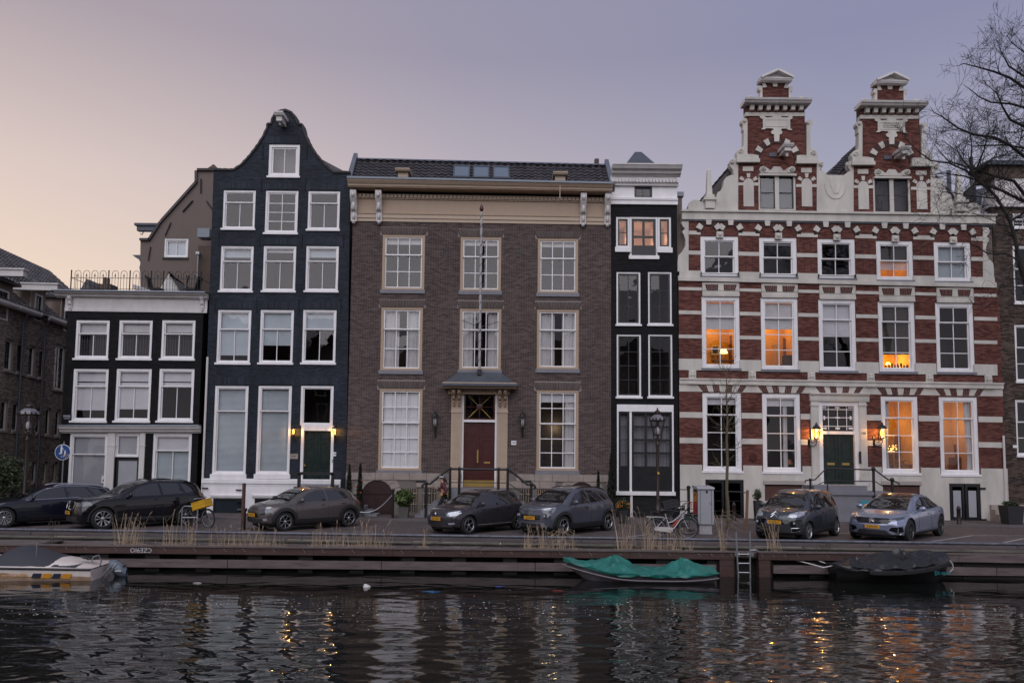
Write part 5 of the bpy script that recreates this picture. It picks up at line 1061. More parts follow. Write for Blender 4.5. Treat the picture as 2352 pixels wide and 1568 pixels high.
# ------------------------------------------------------------------ house at the right edge
def right_house():
    Y = 35.3; H = thing('dark_brick_house', 'dark brick house with pale upper storey behind the big bare tree, at the right edge', 'house', at(2340, 1195, Y)); holes = []
    xl, xr = at(2290, 800, Y).x, at(2600, 800, Y).x; zt = at(2320, 474, Y).z
    for u0, u1, a, b in ((2326, 2400, 490, 527), (2328, 2420, 565, 700), (2332, 2430, 746, 880), (2334, 2430, 918, 1050)): win(H, (u0, a, u1, b), holes, Y, split=.4, lo=(3, 2), up=(3, 1), room='dark')
    for k in range(4): win(H, (2470, (490, 565, 746, 918)[k], 2550, (527, 700, 880, 1050)[k]), holes, Y, split=.4, lo=(2, 1), room='dark')
    mb = MB(); wall(mb, [(xl, -.1), (xr, -.1), (xr, zt), (xl, zt)], holes, Y); mb.build('wall', M_DRK, H); b = MB(); bricks(b, [(xl, 0), (xr, 0), (xr, zt), (xl, zt)], holes, Y, seed=30); b.build('brickwork', B_DRK, H, kind='stuff')
    z1 = at(2320, 407, Y).z; z2 = at(2320, 380, Y).z
    MB().box(xl+.25, xr, Y+.1, Y+1, zt, z1).box(xl, xr, Y-.15, Y+1, zt-.05, zt+.12).build('pale_attic', WHITE2, H); MB().box(xl-.02, xr, Y+.05, Y+1.2, z1, z2).build('attic_brick', B_DRK, H); MB().box(xl-.2, xr, Y-.15, Y+1.4, z2, z2+.18).build('attic_cap', SLATE, H)
    MB().box(xl-.05, xr, Y+2.8, Y+9, 0, zt).build('rear_walls', M_DRK, H)
    x0, x1, za, zb = rect(2255, 500, 2284, 640, Y+.6); MB().box(x0, x1+.2, Y+.6, Y+8, 0, zb).build('side_wall', GBR, H); q0, q1 = at(2250, 499, Y+.3), at(2284, 488, Y+.3); MB().box(q0.x, q1.x, Y+.2, Y+1, q0.z, q1.z).build('zinc_box', ZINC, H)
    A, B, C_, D = at(2246, 487, Y+.8), at(2272, 487, Y+.8), at(2283, 437, Y+3), at(2258, 436, Y+3); MB().add([A, B, C_, D], [(0, 1, 2, 3)]).build('glazed_roof', WHITE2, H); g = MB()
    for f in (0, .33, .66, 1): p, q = A.lerp(B, f), D.lerp(C_, f); g.tube([p, q], .04, 5)
    g.build('roof_bars', SLATE, H)
    bl = MB(); Yb = Y+4
    a, c, d = at(2205, 452, Yb), at(2240, 418, Yb), at(2256, 416, Yb); 
    for k in range(12): p = a.lerp(c, k/11); bl.box(p.x-.03, p.x+.03, Yb, Yb+.05, p.z-.9, p.z)
    bl.tube([a, c, d], .05, 5).build('roof_balcony', IRON, H); MB().prism([qx(2205, 470, Yb), qx(2262, 470, Yb), qx(2262, 430, Yb), qx(2240, 434, Yb), qx(2207, 466, Yb)], Yb+.1, Yb+3).build('rear_roof', SLATE, H)
    for u, v0, v1 in ((2186, 388, 470), (2237, 356, 420)): p, q = at(u, v0, Yb), at(u, v1, Yb); MB().box(p.x-.07, p.x+.07, Yb+.2, Yb+.35, q.z, p.z).build('mast', SLATE, H)
    s = at(2330, 1155, 34.2); st = MB()
    for k in range(4): st.box(s.x-.6, s.x+3, 34.0+k*.28, Y-.01, k*.19, (k+1)*.19)
    st.build('front_steps', STONE, H); r = MB().tube([at(2318, 1110, 34), at(2352, 1096, 34.4), at(2400, 1080, 34.8)], .03); r.build('stair_rail', IRON, H)
    q = at(2331, 1025, Y); MB().box(q.x-.1, q.x+.1, Y-.04, Y-.015, q.z-.06, q.z+.06).build('house_number_plate', WHITE, H)
right_house()
# ------------------------------------------------------------------ houses on the near bank (seen mirrored in the panes and the water)
def opposite():
    cols = [mat('opposite_cream', (.42, .36, .27), .8), mat('opposite_brick', (.10, .055, .045), .8), mat('opposite_grey', (.20, .19, .18), .8), mat('opposite_dark', (.05, .045, .042), .8)]
    nm = ['brown brick', 'dark brick', 'wide cream', 'narrow brown brick', 'widest cream', 'grey plastered', 'low dark brick']
    x = -30
    for k, (w, h, c) in enumerate(((8, 13, 1), (6.5, 15, 3), (10, 12.5, 0), (6, 16, 1), (11, 13, 0), (7, 14.5, 2), (9, 12, 3))):
        H = thing('opposite_house', '%s canal house standing on the near bank behind the camera' % nm[k], 'house', (x+w/2, -22, 0), 'houses on the near bank')
        MB().box(x, x+w-.05, -30, -22, 0, h).build('wall', cols[c], H); MB().prism([(x, h), (x+w-.05, h), (x+w*.62, h+2.6), (x+w*.38, h+2.6)], -30, -21.9).box(x, x+w-.05, -22, -21.6, h-.5, h).build('gable', cols[c], H)
        g = MB(); f = MB(); n = max(2, int(w/2.4))
        for i in range(n):
            for j in range(4):
                a = x+(i+.5)*w/n; z = .9+j*3; f.box(a-.6, a+.6, -22, -21.95, z-.1, z+2); g.box(a-.5, a+.5, -21.95, -21.93, z, z+1.9)
        f.build('window_frames', WHITE2, H); g.build('window_panes', R_DARK, H); x += w
opposite()
# ------------------------------------------------------------------ quay edge, planters, fender beams
WOODD = mat('dark_red_timber', (.066, .034, .029), .7, var=.5, sc=1.6, bump=.12, bsc=30, sy=6); WOODG = mat('weathered_timber', (.130, .102, .102), .8, var=.5, sc=1.4, bump=.15, bsc=25, sy=8)
DECK = mat('grey_deck_board', (.125, .100, .095), .8, var=.3, sc=3, bump=.1, bsc=30); SOIL = mat('planter_soil', (.026, .022, .017), .95, var=.4, sc=4, bump=.5, bsc=12)
COPE = mat('mossy_quay_stone', (.105, .098, .078), .9, var=.55, sc=1.6, bump=.25, bsc=15, island=0); PILE = mat('wet_dark_pile', (.016, .013, .012), .6, var=.3, sc=3)
def quay():
    # masonry quay wall with its stone edge, block by block
    mb = MB(); xs = np.linspace(-40, 40, 41)
    mb.add([(x, qy(x, -.50), z) for z in (-2.5, -.02) for x in xs], [(i, i+1, 41+i+1, 41+i) for i in range(40)]); q = struct(mb.build('quay_wall', PILE))
    r = random.Random(4); x = -22.
    while x < 22:
        w = r.uniform(1.0, 1.5); dz = r.uniform(-.015, .012); a, c = x+.006, x+w-.006
        MB().hexa([(a, qy(a, -.50), -.25), (c, qy(c, -.50), -.25), (c, qy(c, -.10), -.25), (a, qy(a, -.10), -.25), (a, qy(a, -.50), dz-.01), (c, qy(c, -.50), dz-.01), (c, qy(c, -.10), dz+.01), (a, qy(a, -.10), dz+.01)]).build('coping_stone', COPE, q); x += w
    # weathered sleepers lying along the foot of the stone edge
    x = -22.
    while x < 22:
        w = r.uniform(2.2, 3.4); o = r.uniform(-.72, -.66); MB().hexa([(x, qy(x, o), -.3), (x+w-.02, qy(x+w, o), -.3), (x+w-.02, qy(x+w, o+.14), -.3), (x, qy(x, o+.14), -.3), (x, qy(x, o), -.09), (x+w-.02, qy(x+w, o), -.09), (x+w-.02, qy(x+w, o+.14), -.09), (x, qy(x, o+.14), -.09)]).build('timber_sleeper', WOODG, q); x += w
    # planter trough: soil, front boards with cap, bolts, cross boards
    P = thing('timber_planter', 'long dark red timber planter hung along the quay over the water', 'planter', (0, QF, 0))
    xg0, xg1 = at(1688, 1260, QF).x, at(1742, 1260, QF).x       # gap at the ladder
    rows = []
    for j in range(7):
        rows.append([(xx, QF+.15+(qy(xx, -.55)-QF-.15)*j/6, -.24+.05*noise.noise(Vector((xx*.9, j*.8, 2)))) for xx in np.linspace(-22, 22, 90)])
    MB().grid(rows).build('soil', SOIL, P, True)
    bl = MB(); st = 2.34; x = -22.2
    edges = []
    while x < 22: edges.append((x, x+st)); x += st
    for a, c in edges:
        segs = [(a, c)] if c < xg0 or a > xg1 else [(a, xg0), (xg1, c)]
        for a2, c2 in segs:
            if c2-a2 < .1: continue
            MB().box(a2+.004, c2-.004, QF, QF+.05, -.295, -.095).build('front_board', WOODD, P); MB().box(a2+.003, c2-.003, QF-.03, QF+.16, -.095, -.055).build('cap_board', DECK, P)
            for f in (.12, .5, .88):
                xx = a2+(c2-a2)*f; b = MB()
                b.ball((xx-.02, QF-.004, -.145), (.013, .012, .013), 6, 4).ball((xx+.022, QF-.004, -.195), (.013, .012, .013), 6, 4); b.build('bolts', STEEL, P, kind='stuff')
    for xx, w in ((-13.4, 1.2), (-8.6, .9), (-6.3, 1.9), (-2.3, 1.0), (-.6, .3), (.5, 1.1), (3.0, 1.2), (8.6, 1.6), (10.6, 1.2), (13.2, 1.8), (16, 1.5), (-16, 1.6)):
        ya, yb = QF+.165, qy(xx, -.74)
        for k in range(max(1, int(w/.16))): MB().hexa([(xx+k*.16+.004, ya, -.14), (xx+k*.16+.152, ya, -.14), (xx+k*.16+.152+.5, yb, -.10), (xx+k*.16+.5, yb, -.10), (xx+k*.16+.004, ya, -.10), (xx+k*.16+.152, ya, -.10), (xx+k*.16+.152+.5, yb, -.06), (xx+k*.16+.5, yb, -.06)]).build('deck_board', DECK, P)
    # fender beams and piles below
    Fb = thing('fender_beam_row', 'weathered horizontal fender beams on dark piles just above the water', 'fender', (0, QF, -.5))
    x = -22
    while x < 22:
        w = 4.55; a, c = x, x+w-.02
        for a2, c2 in ([(a, c)] if c < xg0-.3 or a > xg1+.3 else [(a, xg0-.55), (xg1+.45, c)]):
            if c2-a2 > .2: MB().box(a2, c2, QF+.03, QF+.16, -.69, -.46).build('fender_beam', WOODG, Fb)
        x += w
    x = -21.5
    while x < 22:
        MB().box(x, x+.42, QF+.17, QF+.45, -1.6, -.1).build('pile', PILE, Fb); x += 1.52
    MB().box(-22, 22, QF+.62, QF+.7, -1.6, -.2).build('back_sheeting', PILE, Fb)
    MB().box(xg0-.45, xg0-.02, QF+.02, QF+.4, -1.6, -.1).build('pile', WOODD, Fb); MB().box(xg1+.02, xg1+.35, QF+.02, QF+.4, -1.6, -.1).build('pile', WOODD, Fb)
    MB().box(xg0, xg1, QF+.25, QF+.4, -.24, -.16).build('step_board', WOODD, Fb)
    # graffiti on the front board
    p = at(324, 1262.5, QF); t = text('CZE9IO', .19, mat('white_spray', (.55, .55, .56), .7), None, (0, 0, 0)); t.rotation_euler = (0, PI, 0); t.location = (p.x, QF-.006, p.z)
    t.name = 'graffiti_tag'; tag(t, 'upside-down white graffiti tag sprayed on the planter front board', 'graffiti')
    # low pipe rail on short posts
    PR = thing('pipe_rail', 'long low steel pipe rail on short posts along the quay edge', 'rail', (0, 25.5, 0)); pm = mat('worn_blue_black_pipe', (.11, .115, .14), .45, .5, var=.55, sc=5)
    x = -22.
    while x < 22:
        c = x+4.4; MB().tube([(x, qy(x), .17), (c-.01, qy(c), .17)], .05, 10).build('rail_pipe', pm, PR, True); MB().tube([(x+2.2, qy(x+2.2), -.05), (x+2.2, qy(x+2.2), .16)], .035, 8).build('post', pm, PR); x = c
    # swim ladder
    L = thing('quay_ladder', 'galvanised ladder standing in the gap of the planter above the water', 'ladder', at(1706, 1290, QF-.1)); ex = (at(1690, 1220, QF-.1), at(1722, 1220, QF-.1)); lo = (at(1697, 1335, QF-.1), at(1723, 1335, QF-.1))
    for a, b in zip(ex, lo): MB().tube([a, Vector((b.x, b.y, -1.1))], .026, 8).build('stile', STEEL, L, True)
    for v in (1272, 1293, 1314):
        z = at(1706, v, QF-.1).z; f = (ex[0].z-z)/(ex[0].z-lo[0].z); xa, xb = ex[0].x+(lo[0].x-ex[0].x)*f, ex[1].x+(lo[1].x-ex[1].x)*f; MB().tube([(xa, QF-.1, z), (xb, QF-.1, z)], .018, 6).build('rung', STEEL, L)
    z = at(1706, 1268, QF).z; MB().box(ex[0].x-.03, ex[0].x+.12, QF-.09, QF+.05, z-.1, z).build('bracket', STEEL, L); MB().box(ex[1].x-.08, ex[1].x+.12, QF-.09, QF+.05, z-.1, z).tube([(ex[1].x, QF-.1, z+.08), (ex[1].x+.18, QF-.1, z+.09), (ex[1].x+.26, QF-.1, z+.03)], .02, 6).build('bracket', STEEL, L)
quay()
# ------------------------------------------------------------------ dry reeds in the planters
STRAW = mat('dry_straw', (.36, .275, .19), .85, var=.25, sc=6, island=.35)
def reeds():
    r = random.Random(8)
    specs = [(268, 442, 70, 80, 'tall thin dry reed clump in front of the black sport utility car'), (485, 655, 85, 50, 'dense dry reed clump under the front of the brown grey crossover'), (720, 900, 85, 62, 'wide dry reed clump beneath the rear of the brown grey crossover'), (958, 975, 14, 55, 'few dry reed stalks left of the dark grey hatchback'),
             (1203, 1265, 40, 62, 'upright dry reed clump in front of the silver plate of the blue grey car'), (1258, 1350, 40, 50, 'bent arching dry grass clump right of the upright reeds'), (1418, 1500, 55, 95, 'dry reed clump with very tall stalks left of the white bicycle'), (1500, 1600, 62, 60, 'dry reed clump in front of the wheels of the white bicycle'),
             (1655, 1690, 14, 110, 'tall bent dry stalks just left of the quay ladder'), (1735, 1800, 26, 75, 'leaning dry stalks right of the quay ladder'), (1868, 1915, 40, 30, 'low brown weed tuft in front of the dark people carrier'), (95, 130, 14, 60, 'bare dead twigs in front of the left dark estate car'), (1110, 1165, 14, 25, 'sparse low weeds under the dark grey hatchback')]
    for u0, u1, n, h, lab in specs:
        p = at((u0+u1)/2, 1253, QF+.5); mb = MB(); x0, x1 = at(u0, 1253, QF+.5).x, at(u1, 1253, QF+.5).x; arch = 'arching' in lab or 'bent' in lab; tw = 'twig' in lab or 'weed' in lab
        cl = [x0+(x1-x0)*r.random() for _ in range(max(1, n//9))]
        n = int(n*1.9)
        for k in range(n):
            x = min(x1, max(x0, r.gauss(r.choice(cl), (x1-x0)*.09))); y = QF+r.uniform(.25, .75); hh = h/62*.85*(r.random()**1.6*.85+.18); ln = r.gauss(0, .13)*hh; ly = r.gauss(0, .1)*hh
            pts = [(x, y, -.24), (x+ln*.3, y+ly*.3, -.24+hh*.45), (x+ln, y+ly, -.24+hh)]
            if arch and r.random() < .6: s = r.choice((-1, 1, 1)); pts += [(x+ln+s*.25*hh, y+ly, -.24+hh*1.05), (x+ln+s*.55*hh, y+ly-.1, -.24+hh*.85)]
            elif r.random() < .25: s = r.choice((-1, 1)); pts += [(x+ln+s*.2, y+ly, -.24+hh*(.75+.3*r.random()))]
            w = r.uniform(.005, .0105); mb.tube(pts, [w*(1-.55*i/(len(pts)-1)) for i in range(len(pts))], 3, False)
            if r.random() < .3 and hh > .5: q = pts[2]; mb.tube([q, (q[0]+ln*.15, q[1], q[2]+.06), (q[0]+ln*.3, q[1], q[2]+.12)], [.006, .014, .003], 4, False)
            if not tw:
                for _ in range(2):
                    a = r.uniform(0, 6.28); l = r.uniform(.1, .3); mb.tube([(x, y, -.24), (x+math.cos(a)*l*.6, y+math.sin(a)*l*.4, -.24+r.uniform(.08, .2)), (x+math.cos(a)*l, y+math.sin(a)*l*.6, -.24+r.uniform(.0, .16))], [.008, .006, .002], 3, False)
        o = mb.build('reed_clump', STRAW if not tw else mat('dead_twig', (.07, .055, .045), .9), None); tag(o, lab, 'reeds', 'dry reeds in the planters'); o['kind'] = 'thing'
        me = o.data
        for v in me.vertices: v.co -= Vector((p.x, QF+.5, -.24))
        o.location = (p.x, QF+.5, -.24)
    # mossy weeds on the soil as ground cover
    mb = MB()
    for k in range(2600):
        x = r.uniform(-17, 16.5); y = QF+.2+r.random()*(max(.1, qy(x, -.75)-QF-.3))
        if noise.noise(Vector((x*.6, y, 5))) < -.05: continue
        a = r.uniform(0, 6.28); l = r.uniform(.03, .09); mb.tube([(x, y, -.25), (x+math.cos(a)*l, y+math.sin(a)*l, -.23+l*r.uniform(.4, 1.4))], [.010, .002], 3, False)
    o = mb.build('weeds', mat('dull_weed', (.055, .052, .025), .9, var=.4, sc=4, island=.5, tint=(.10, .075, .045))); o['kind'] = 'stuff'
reeds()
# ------------------------------------------------------------------ boats
def hull_rows(L, hw, sheer, keel, ns=28, nz=7, tr=.75, bow=.55, pw=.40):
    rows = []
    for i in range(ns+1):
        t = i/ns; w = hw(t); zs = sheer(t); zk = keel(t); r = []
        for side in (1, -1):
            for j in range(nz+1) if side == 1 else range(nz-1, -1, -1):
                f = j/nz; ww = w*(f**pw if f > 0 else 0); z = zk+(zs-zk)*f
                xx = t*L+(zs-z)*(bow*max(0, 1-t*4)-(.3*max(0, t*5-4)) if True else 0)
                r.append((xx, side*ww if side == 1 else -ww, z))
        # order: port keel->sheer, then starboard
        P = r[:nz+1][::-1]; Q = r[:nz+1]; rows.append([(x, y, z) for x, y, z in P]+[(x, -y, z) for x, y, z in Q[1:]])
    return rows
def tarp(par, L, hw, ridge, sheer, m, over=.10, amp=.03, ns=70, nc=22, seed=0, t0=.0, t1=1., name='tarpaulin', sag=.0, peaks=()):
    rows = []
    for i in range(ns+1):
        t = t0+(t1-t0)*i/ns; w = hw(t)+.03; zr, ze = ridge(t), sheer(t)-over*(.7+.6*noise.noise(Vector((t*9, seed, 1)))); r = []
        for k in range(nc+1):
            c = k/nc*2-1; a = abs(c); f = min(1, a/.80)
            z = zr+(sheer(t)+.02-zr)*(f**1.15)
            y = c/.80*w if a < .80 else math.copysign(w+.012, c)
            if a > .80: z = sheer(t)+.02+(ze-sheer(t)-.02)*(a-.80)/.20
            q = Vector((t*L*2.2, c*3., seed)); fold = .8*noise.noise(q)+.5*noise.noise(q*2.3)-1.1*abs(noise.noise(Vector((t*L*1.7+c*2.2, c*1.3, seed))))-.7*abs(noise.noise(Vector((t*L*3.1-c*3.4, c*1.9, seed+5))))+.55
            fold += sum(-.9*abs(math.sin(3.5*math.atan2(c*.7, (t-tp)*L+1e-4)+seed))*math.exp(-abs(t-tp)*L/.9)+.4*math.exp(-abs(t-tp)*L/.9) for tp in peaks); z += amp*fold*(1 if a < .8 else .4)-sag*math.sin(PI*min(1, a/.8))*.0; y += amp*.7*noise.noise(q*1.7+Vector((9, 2, 1)))*(1 if a > .5 else .3)
            r.append((t*L, y, z))
        rows.append(r)
    return MB().grid(rows).build(name, m, par, True)
def green_boat():
    T = mat('teal_tarpaulin', (.013, .150, .125), .45, var=.35, sc=2.6, bump=.25, bsc=9); HM = mat('grey_violet_hull', (.16, .145, .16), .55, var=.2, sc=3)
    a, b = gnd(1297, 1337, -.80), gnd(1657, 1343, -.80); L = (b-a).length; yw = math.atan2(b.y-a.y, b.x-a.x)
    B = thing('green_covered_boat', 'grey rowing boat under a peaked teal green tarpaulin, moored at the quay', 'boat', a+Vector((0, .70, 0))); local(B); B.rotation_euler.z = yw
    hw = lambda t: .70*min(1, (t/.35+.001)**.75) if t < .35 else .70*(1-.25*max(0, (t-.6)/.4)**2)
    sheer = lambda t: .23+.32*max(0, 1-t/.5)**1.8+.08*max(0, (t-.7)/.3)**2; keel = lambda t: -.18+.42*max(0, 1-t/.18)**2
    rows = hull_rows(L, hw, sheer, keel, bow=.9); MB().grid(rows).build('hull', HM, B, True)
    e = MB(); r0 = rows[-1]; e.add(r0, [tuple(range(len(r0)))]); e.build('transom', HM, B)
    for s in (1, -1): MB().tube([(t*L, s*(hw(t)+.015), sheer(t)-.15) for t in np.linspace(.0, 1, 24)], .022, 6).build('rubbing_strake', mat('pale_grey_strake', (.17, .155, .17), .6), B, True)
    def ridge(t):
        ks = [(0, .56), (.10, .51), (.22, .53), (.335, .66), (.46, .45), (.57, .29), (.66, .38), (.775, .62), (.88, .45), (1, .32)]; return np.interp(t, [k[0] for k in ks], [k[1] for k in ks])
    tarp(B, L, hw, ridge, lambda t: sheer(t), T, .07, .075, peaks=(.335, .775), seed=3, t0=0.0, t1=1.0, ns=110, nc=30)
green_boat()
def black_boat():
    T = mat('black_tarpaulin', (.014, .014, .017), .30, var=.2, sc=2, bump=.3, bsc=7); HM = mat('black_hull', (.016, .016, .017), .35, var=.2, sc=3)
    a, b = gnd(1935, 1338, -.80), gnd(2216, 1342, -.80); L = (b-a).length*1.02
    B = thing('black_covered_boat', 'black sloop boat under a wrinkled black tarpaulin, moored right of the ladder', 'boat', a+Vector((-.1, .72, 0))); local(B); B.rotation_euler.z = math.atan2(b.y-a.y, b.x-a.x)
    hw = lambda t: .72*(.78+.22*min(1, t/.3))*(1-max(0, (t-.55)/.47)**2.2)
    sheer = lambda t: .40+.06*max(0, 1-t/.3)+.26*max(0, (t-.4)/.6)**1.6; keel = lambda t: -.2+.35*max(0, (t-.85)/.15)**2
    rows = []
    rows = hull_rows(L, hw, sheer, keel, bow=.25); MB().grid(rows).build('hull', HM, B, True); e = MB(); e.add(rows[0], [tuple(range(len(rows[0])))]); e.build('transom', HM, B)
    for s in (1, -1):
        mb = MB(); P = [Vector((t*L, s*(hw(t)+.05), sheer(t)-.10)) for t in np.linspace(.25, .97, 60)]
        mb.tube(P, .055, 8)
        for i in range(0, 59): d = (P[i+1]-P[i]); mb.tube([P[i]+Vector((0, s*.05, .05)), P[i]+d*.9+Vector((0, s*.06, -.05))], .018, 4)
        mb.build('rope_fender', mat('black_rope', (.03, .03, .033), .8), B, True)
    ridge = lambda t: np.interp(t, [0, .08, .18, .3, .45, .65, .85, .95, 1], [.44, .48, .62, .66, .78, .84, .84, .80, .72])
    tarp(B, L, hw, ridge, sheer, T, .13, .085, peaks=(.2, .6), seed=8, t0=-.01, t1=.98, ns=100, nc=30)
    text("D'r op uit", .16, mat('teal_lettering', (.02, .30, .33), .5), B, (L*.86, -hw(.86)-.16, .30), rot=(PI/2, 0, R(24)), name='boat_name')
    r = MB(); r.tube([(0, -.3, .42), (-.25, -.25, .36), (-.5, 0, .42), (-.75, .3, .46), (-1.0, .6, .5)], .018, 6).tube([(0, .2, .42), (-.3, .25, .52), (-.5, .45, .55)], .016, 6).tube([(L*.99, -.05, .60), (L+.08, -.02, .48), (L+.10, .0, .34), (L+.02, .02, .25)], .02, 6); r.build('mooring_rope', WHITE2, B, True)
black_boat()
def speed_boat():
    HM = mat('dirty_white_gelcoat', (.74, .66, .61), .3, var=.16, sc=1.6, coat=.5); CV = mat('charcoal_canvas', (.035, .038, .048), .7, var=.15, sc=4)
    b = gnd(246, 1334, -.80); L = 5.4
    B = thing('white_speedboat', 'white speedboat with charcoal cover, stripes and outboard motor, cut by the left edge', 'boat', b+Vector((-.50, .85, 0))); local(B); B.rotation_euler.z = R(183)
    # local x: stern 0 -> bow L ; local -y is away; near side is +y after the turn
    hw = lambda t: .88*(1-max(0, (t-.55)/.45)**2.4)+.001; sheer = lambda t: .30+.07*t+.08*max(0, (t-.5)/.5); keel = lambda t: -.15+.5*max(0, (t-.7)/.3)**2
    rows = hull_rows(L, hw, sheer, keel, bow=0., pw=.05); MB().grid(rows).build('hull', HM, B, True); e = MB(); e.add(rows[0], [tuple(range(len(rows[0])))]); e.build('transom', HM, B)
    sn = MB(); sn.grid([[(t*L, (hw(t)*f**.05)+.006, keel(t)+(sheer(t)-keel(t))*f) for f in (.34, .42, .5, .58+.05*noise.noise(Vector((t*6, 1, 0))))] for t in np.linspace(0, .97, 40)]); sn.build('waterline_stain', mat('tan_waterline_stain', (.36, .24, .16), .6, var=.4, sc=3), B, True)
    dk = [[(t*L, c*hw(t)*.97, sheer(t)+.03+.20*(1-abs(c)**2.5)*min(1, t*5)) for c in np.linspace(-1, 1, 11)] for t in np.linspace(.0, .99, 30)]; MB().grid(dk).build('deck', HM, B, True)
    for s in (1, -1): MB().tube([(t*L, s*(hw(t)+.01), sheer(t)+.01) for t in np.linspace(0, .98, 30)], .032, 6).build('rubbing_strake', IRON, B, True)
    MB().tube([(t*L, hw(t)*.98+.02, sheer(t)-.13) for t in np.linspace(.40, .97, 20)], .010, 5).build('waterline_stripe', IRON, B)
    cv = []
    kn = [(.10, .42), (.18, .50), (.28, .66), (.38, .84), (.43, .84), (.485, .70), (.53, .50)]
    for t in np.linspace(.08, .53, 40):
        zt = np.interp(t, [k[0] for k in kn], [k[1] for k in kn]); w = hw(t)*.92; ze = sheer(t)+.05; cv.append([(t*L, c*w, ze+(zt-ze)*(1-abs(c)**2.6)+.012*noise.noise(Vector((t*18, c*3, 0)))) for c in np.linspace(-1, 1, 15)])
    MB().grid(cv).build('canvas_cover', CV, B, True)
    org, nvy = mat('orange_stripe', (.65, .30, .03), .4), mat('navy_stripe', (.02, .022, .045), .4)
    def sx(t, dz): return (t*L, hw(t)*(1+.15*dz)+.022, sheer(t)+dz)
    for i, (a, c, m) in enumerate(((.10, .145, org), (.152, .190, nvy), (.197, .24, org), (.247, .29, nvy))):
        MB().add([sx(a, -.24), sx(c, -.24), sx(c-.012, -.11), sx(a-.012, -.11)], [(0, 1, 2, 3)]).build('stripe', m, B)
    text('FLETCHER', .12, org, B, (.375*L, hw(.375)*.98+.03, sheer(.375)-.17), rot=(PI/2, 0, PI), sx=1.35); text('Arrowbolt', .11, mat('tan_script', (.35, .22, .15), .5), B, (.46*L, .66, sheer(.46)+.13), rot=(R(60), 0, PI), sx=1.2)
    O = thing('outboard_motor', 'grey blue outboard motor tilted on the stern of the white speedboat', 'motor', B.location); local(O); O.rotation_euler = B.rotation_euler; OM = mat('grey_blue_cowl', (.11, .14, .18), .35, var=.15, sc=4, coat=.3)
    mb = MB(); rows = []
    for t in np.linspace(0, 1, 10):
        f = math.sin(PI*(.08+.84*t))**.5; rows.append([(-.15-.62*t, .21*f*math.cos(a), .50-.28*t+.25*f*math.sin(a)) for a in np.linspace(0, 2*PI, 13)])
    mb.grid([[(x*.8, y*.8, z*.85-.10) for x, y, z in q] for q in rows]); mb.build('cowl', OM, O, True); MB().box(-.55, -.3, -.08, .08, -.1, .3).box(-.75, -.35, -.05, .05, -.15, -.05).build('leg', IRON, O)
    MB().box(-.52, -.36, .168, .176, .15, .20).build('stripe', WHITE2, O)
    g = MB()
    g.tube([(.12, .6, .45), (.05, .62, .62), (-.08, .6, .66), (-.15, .58, .5), (-.1, .6, .32)], .02, 6).tube([(-.05, .5, -.05), (-.42, .45, .42)], .022, 6).tube([(-.12, .42, -.08), (-.50, .37, .40)], .022, 6).tube([(-.25, .48, .2), (-.3, .4, .2)], .015, 5)
    g.build('boarding_ladder', STEEL, B, True); c = MB(); r = random.Random(3)
    for k in range(7): c.tube([(.25+.12*math.cos(t+k)+.03*k, .25+.16*math.sin(t*1.1+k), .52+.012*k) for t in np.linspace(0, 5.5, 14)], .016, 5)
    c.build('coiled_hoses', IRON, B, True); MB().tube([(.30*L, .55, .5), (.30*L, .55, 1.0)], .01, 5).build('flag_staff', STEEL, B)
speed_boat()
# small litter floating on the canal
def litter():
    for lab, u, v, m, s in (('crumpled whitish plastic bag floating on dark water', 841, 1347, WHITE2, (.10, .07, .07)), ('flat bright blue plastic strip floating on the canal', 990, 1358, mat('blue_plastic', (.02, .15, .32), .4), (.25, .05, .012)), ('thin red scrap floating left of the green covered boat', 1278, 1356, mat('red_scrap', (.25, .04, .04), .5), (.18, .04, .012)), ('pale foil scrap floating below the quay near the speedboat', 455, 1338, WHITE2, (.12, .03, .012)), ('tiny blue scrap floating under the quay left of the green boat', 1148, 1346, mat('violet_blue_plastic', (.03, .06, .30), .4), (.14, .03, .012))):
        p = gnd(u, v, -.79); mb = MB(); mb.ball((0, 0, 0), s, 9, 6); o = mb.build('floating_litter', m, None, True); r = random.Random(u)
        for w in o.data.vertices: w.co *= r.uniform(.6, 1.25)
        o.location = p; tag(o, lab, 'litter')
    fm = MB(); r = random.Random(9)
    for k in range(900):
        x = r.uniform(-14, 15); y = r.gauss(18.6, .9)+.25*math.sin(x*.8)
        s = r.uniform(.006, .018)*(1 if r.random() < .9 else 1.8); z = -.775
        fm.add([(x+s*math.cos(t), y+s*1.3*math.sin(t), z) for t in np.linspace(0, 2*PI, 7)[:-1]], [(0, 1, 2, 3, 4, 5)])
    o = fm.build('foam_flecks', mat('pale_foam', (.60, .58, .55), .8, var=0)); o['kind'] = 'stuff'
litter()
# ------------------------------------------------------------------ parked cars
def pch(kn):
    x = np.array([k[0] for k in kn], float); y = np.array([k[1] for k in kn], float); h = np.diff(x); d = np.diff(y)/h; m = np.zeros_like(y); m[0], m[-1] = d[0], d[-1]
    for i in range(1, len(x)-1): m[i] = 0 if d[i-1]*d[i] <= 0 else 2*d[i-1]*d[i]/(d[i-1]+d[i])
    def f(s):
        s = min(max(s, x[0]), x[-1]); i = min(len(h)-1, max(0, int(np.searchsorted(x, s)-1))); t = (s-x[i])/h[i]
        return float(y[i]*(1+2*t)*(1-t)**2+m[i]*h[i]*t*(1-t)**2+y[i+1]*t*t*(3-2*t)+m[i+1]*h[i]*t*t*(t-1))
    return f
CGLASS = mat('car_glass', (.006, .007, .009), .02, var=0, spec=1.); CGLASS.node_tree.nodes['Principled BSDF'].inputs['IOR'].default_value = 1.62
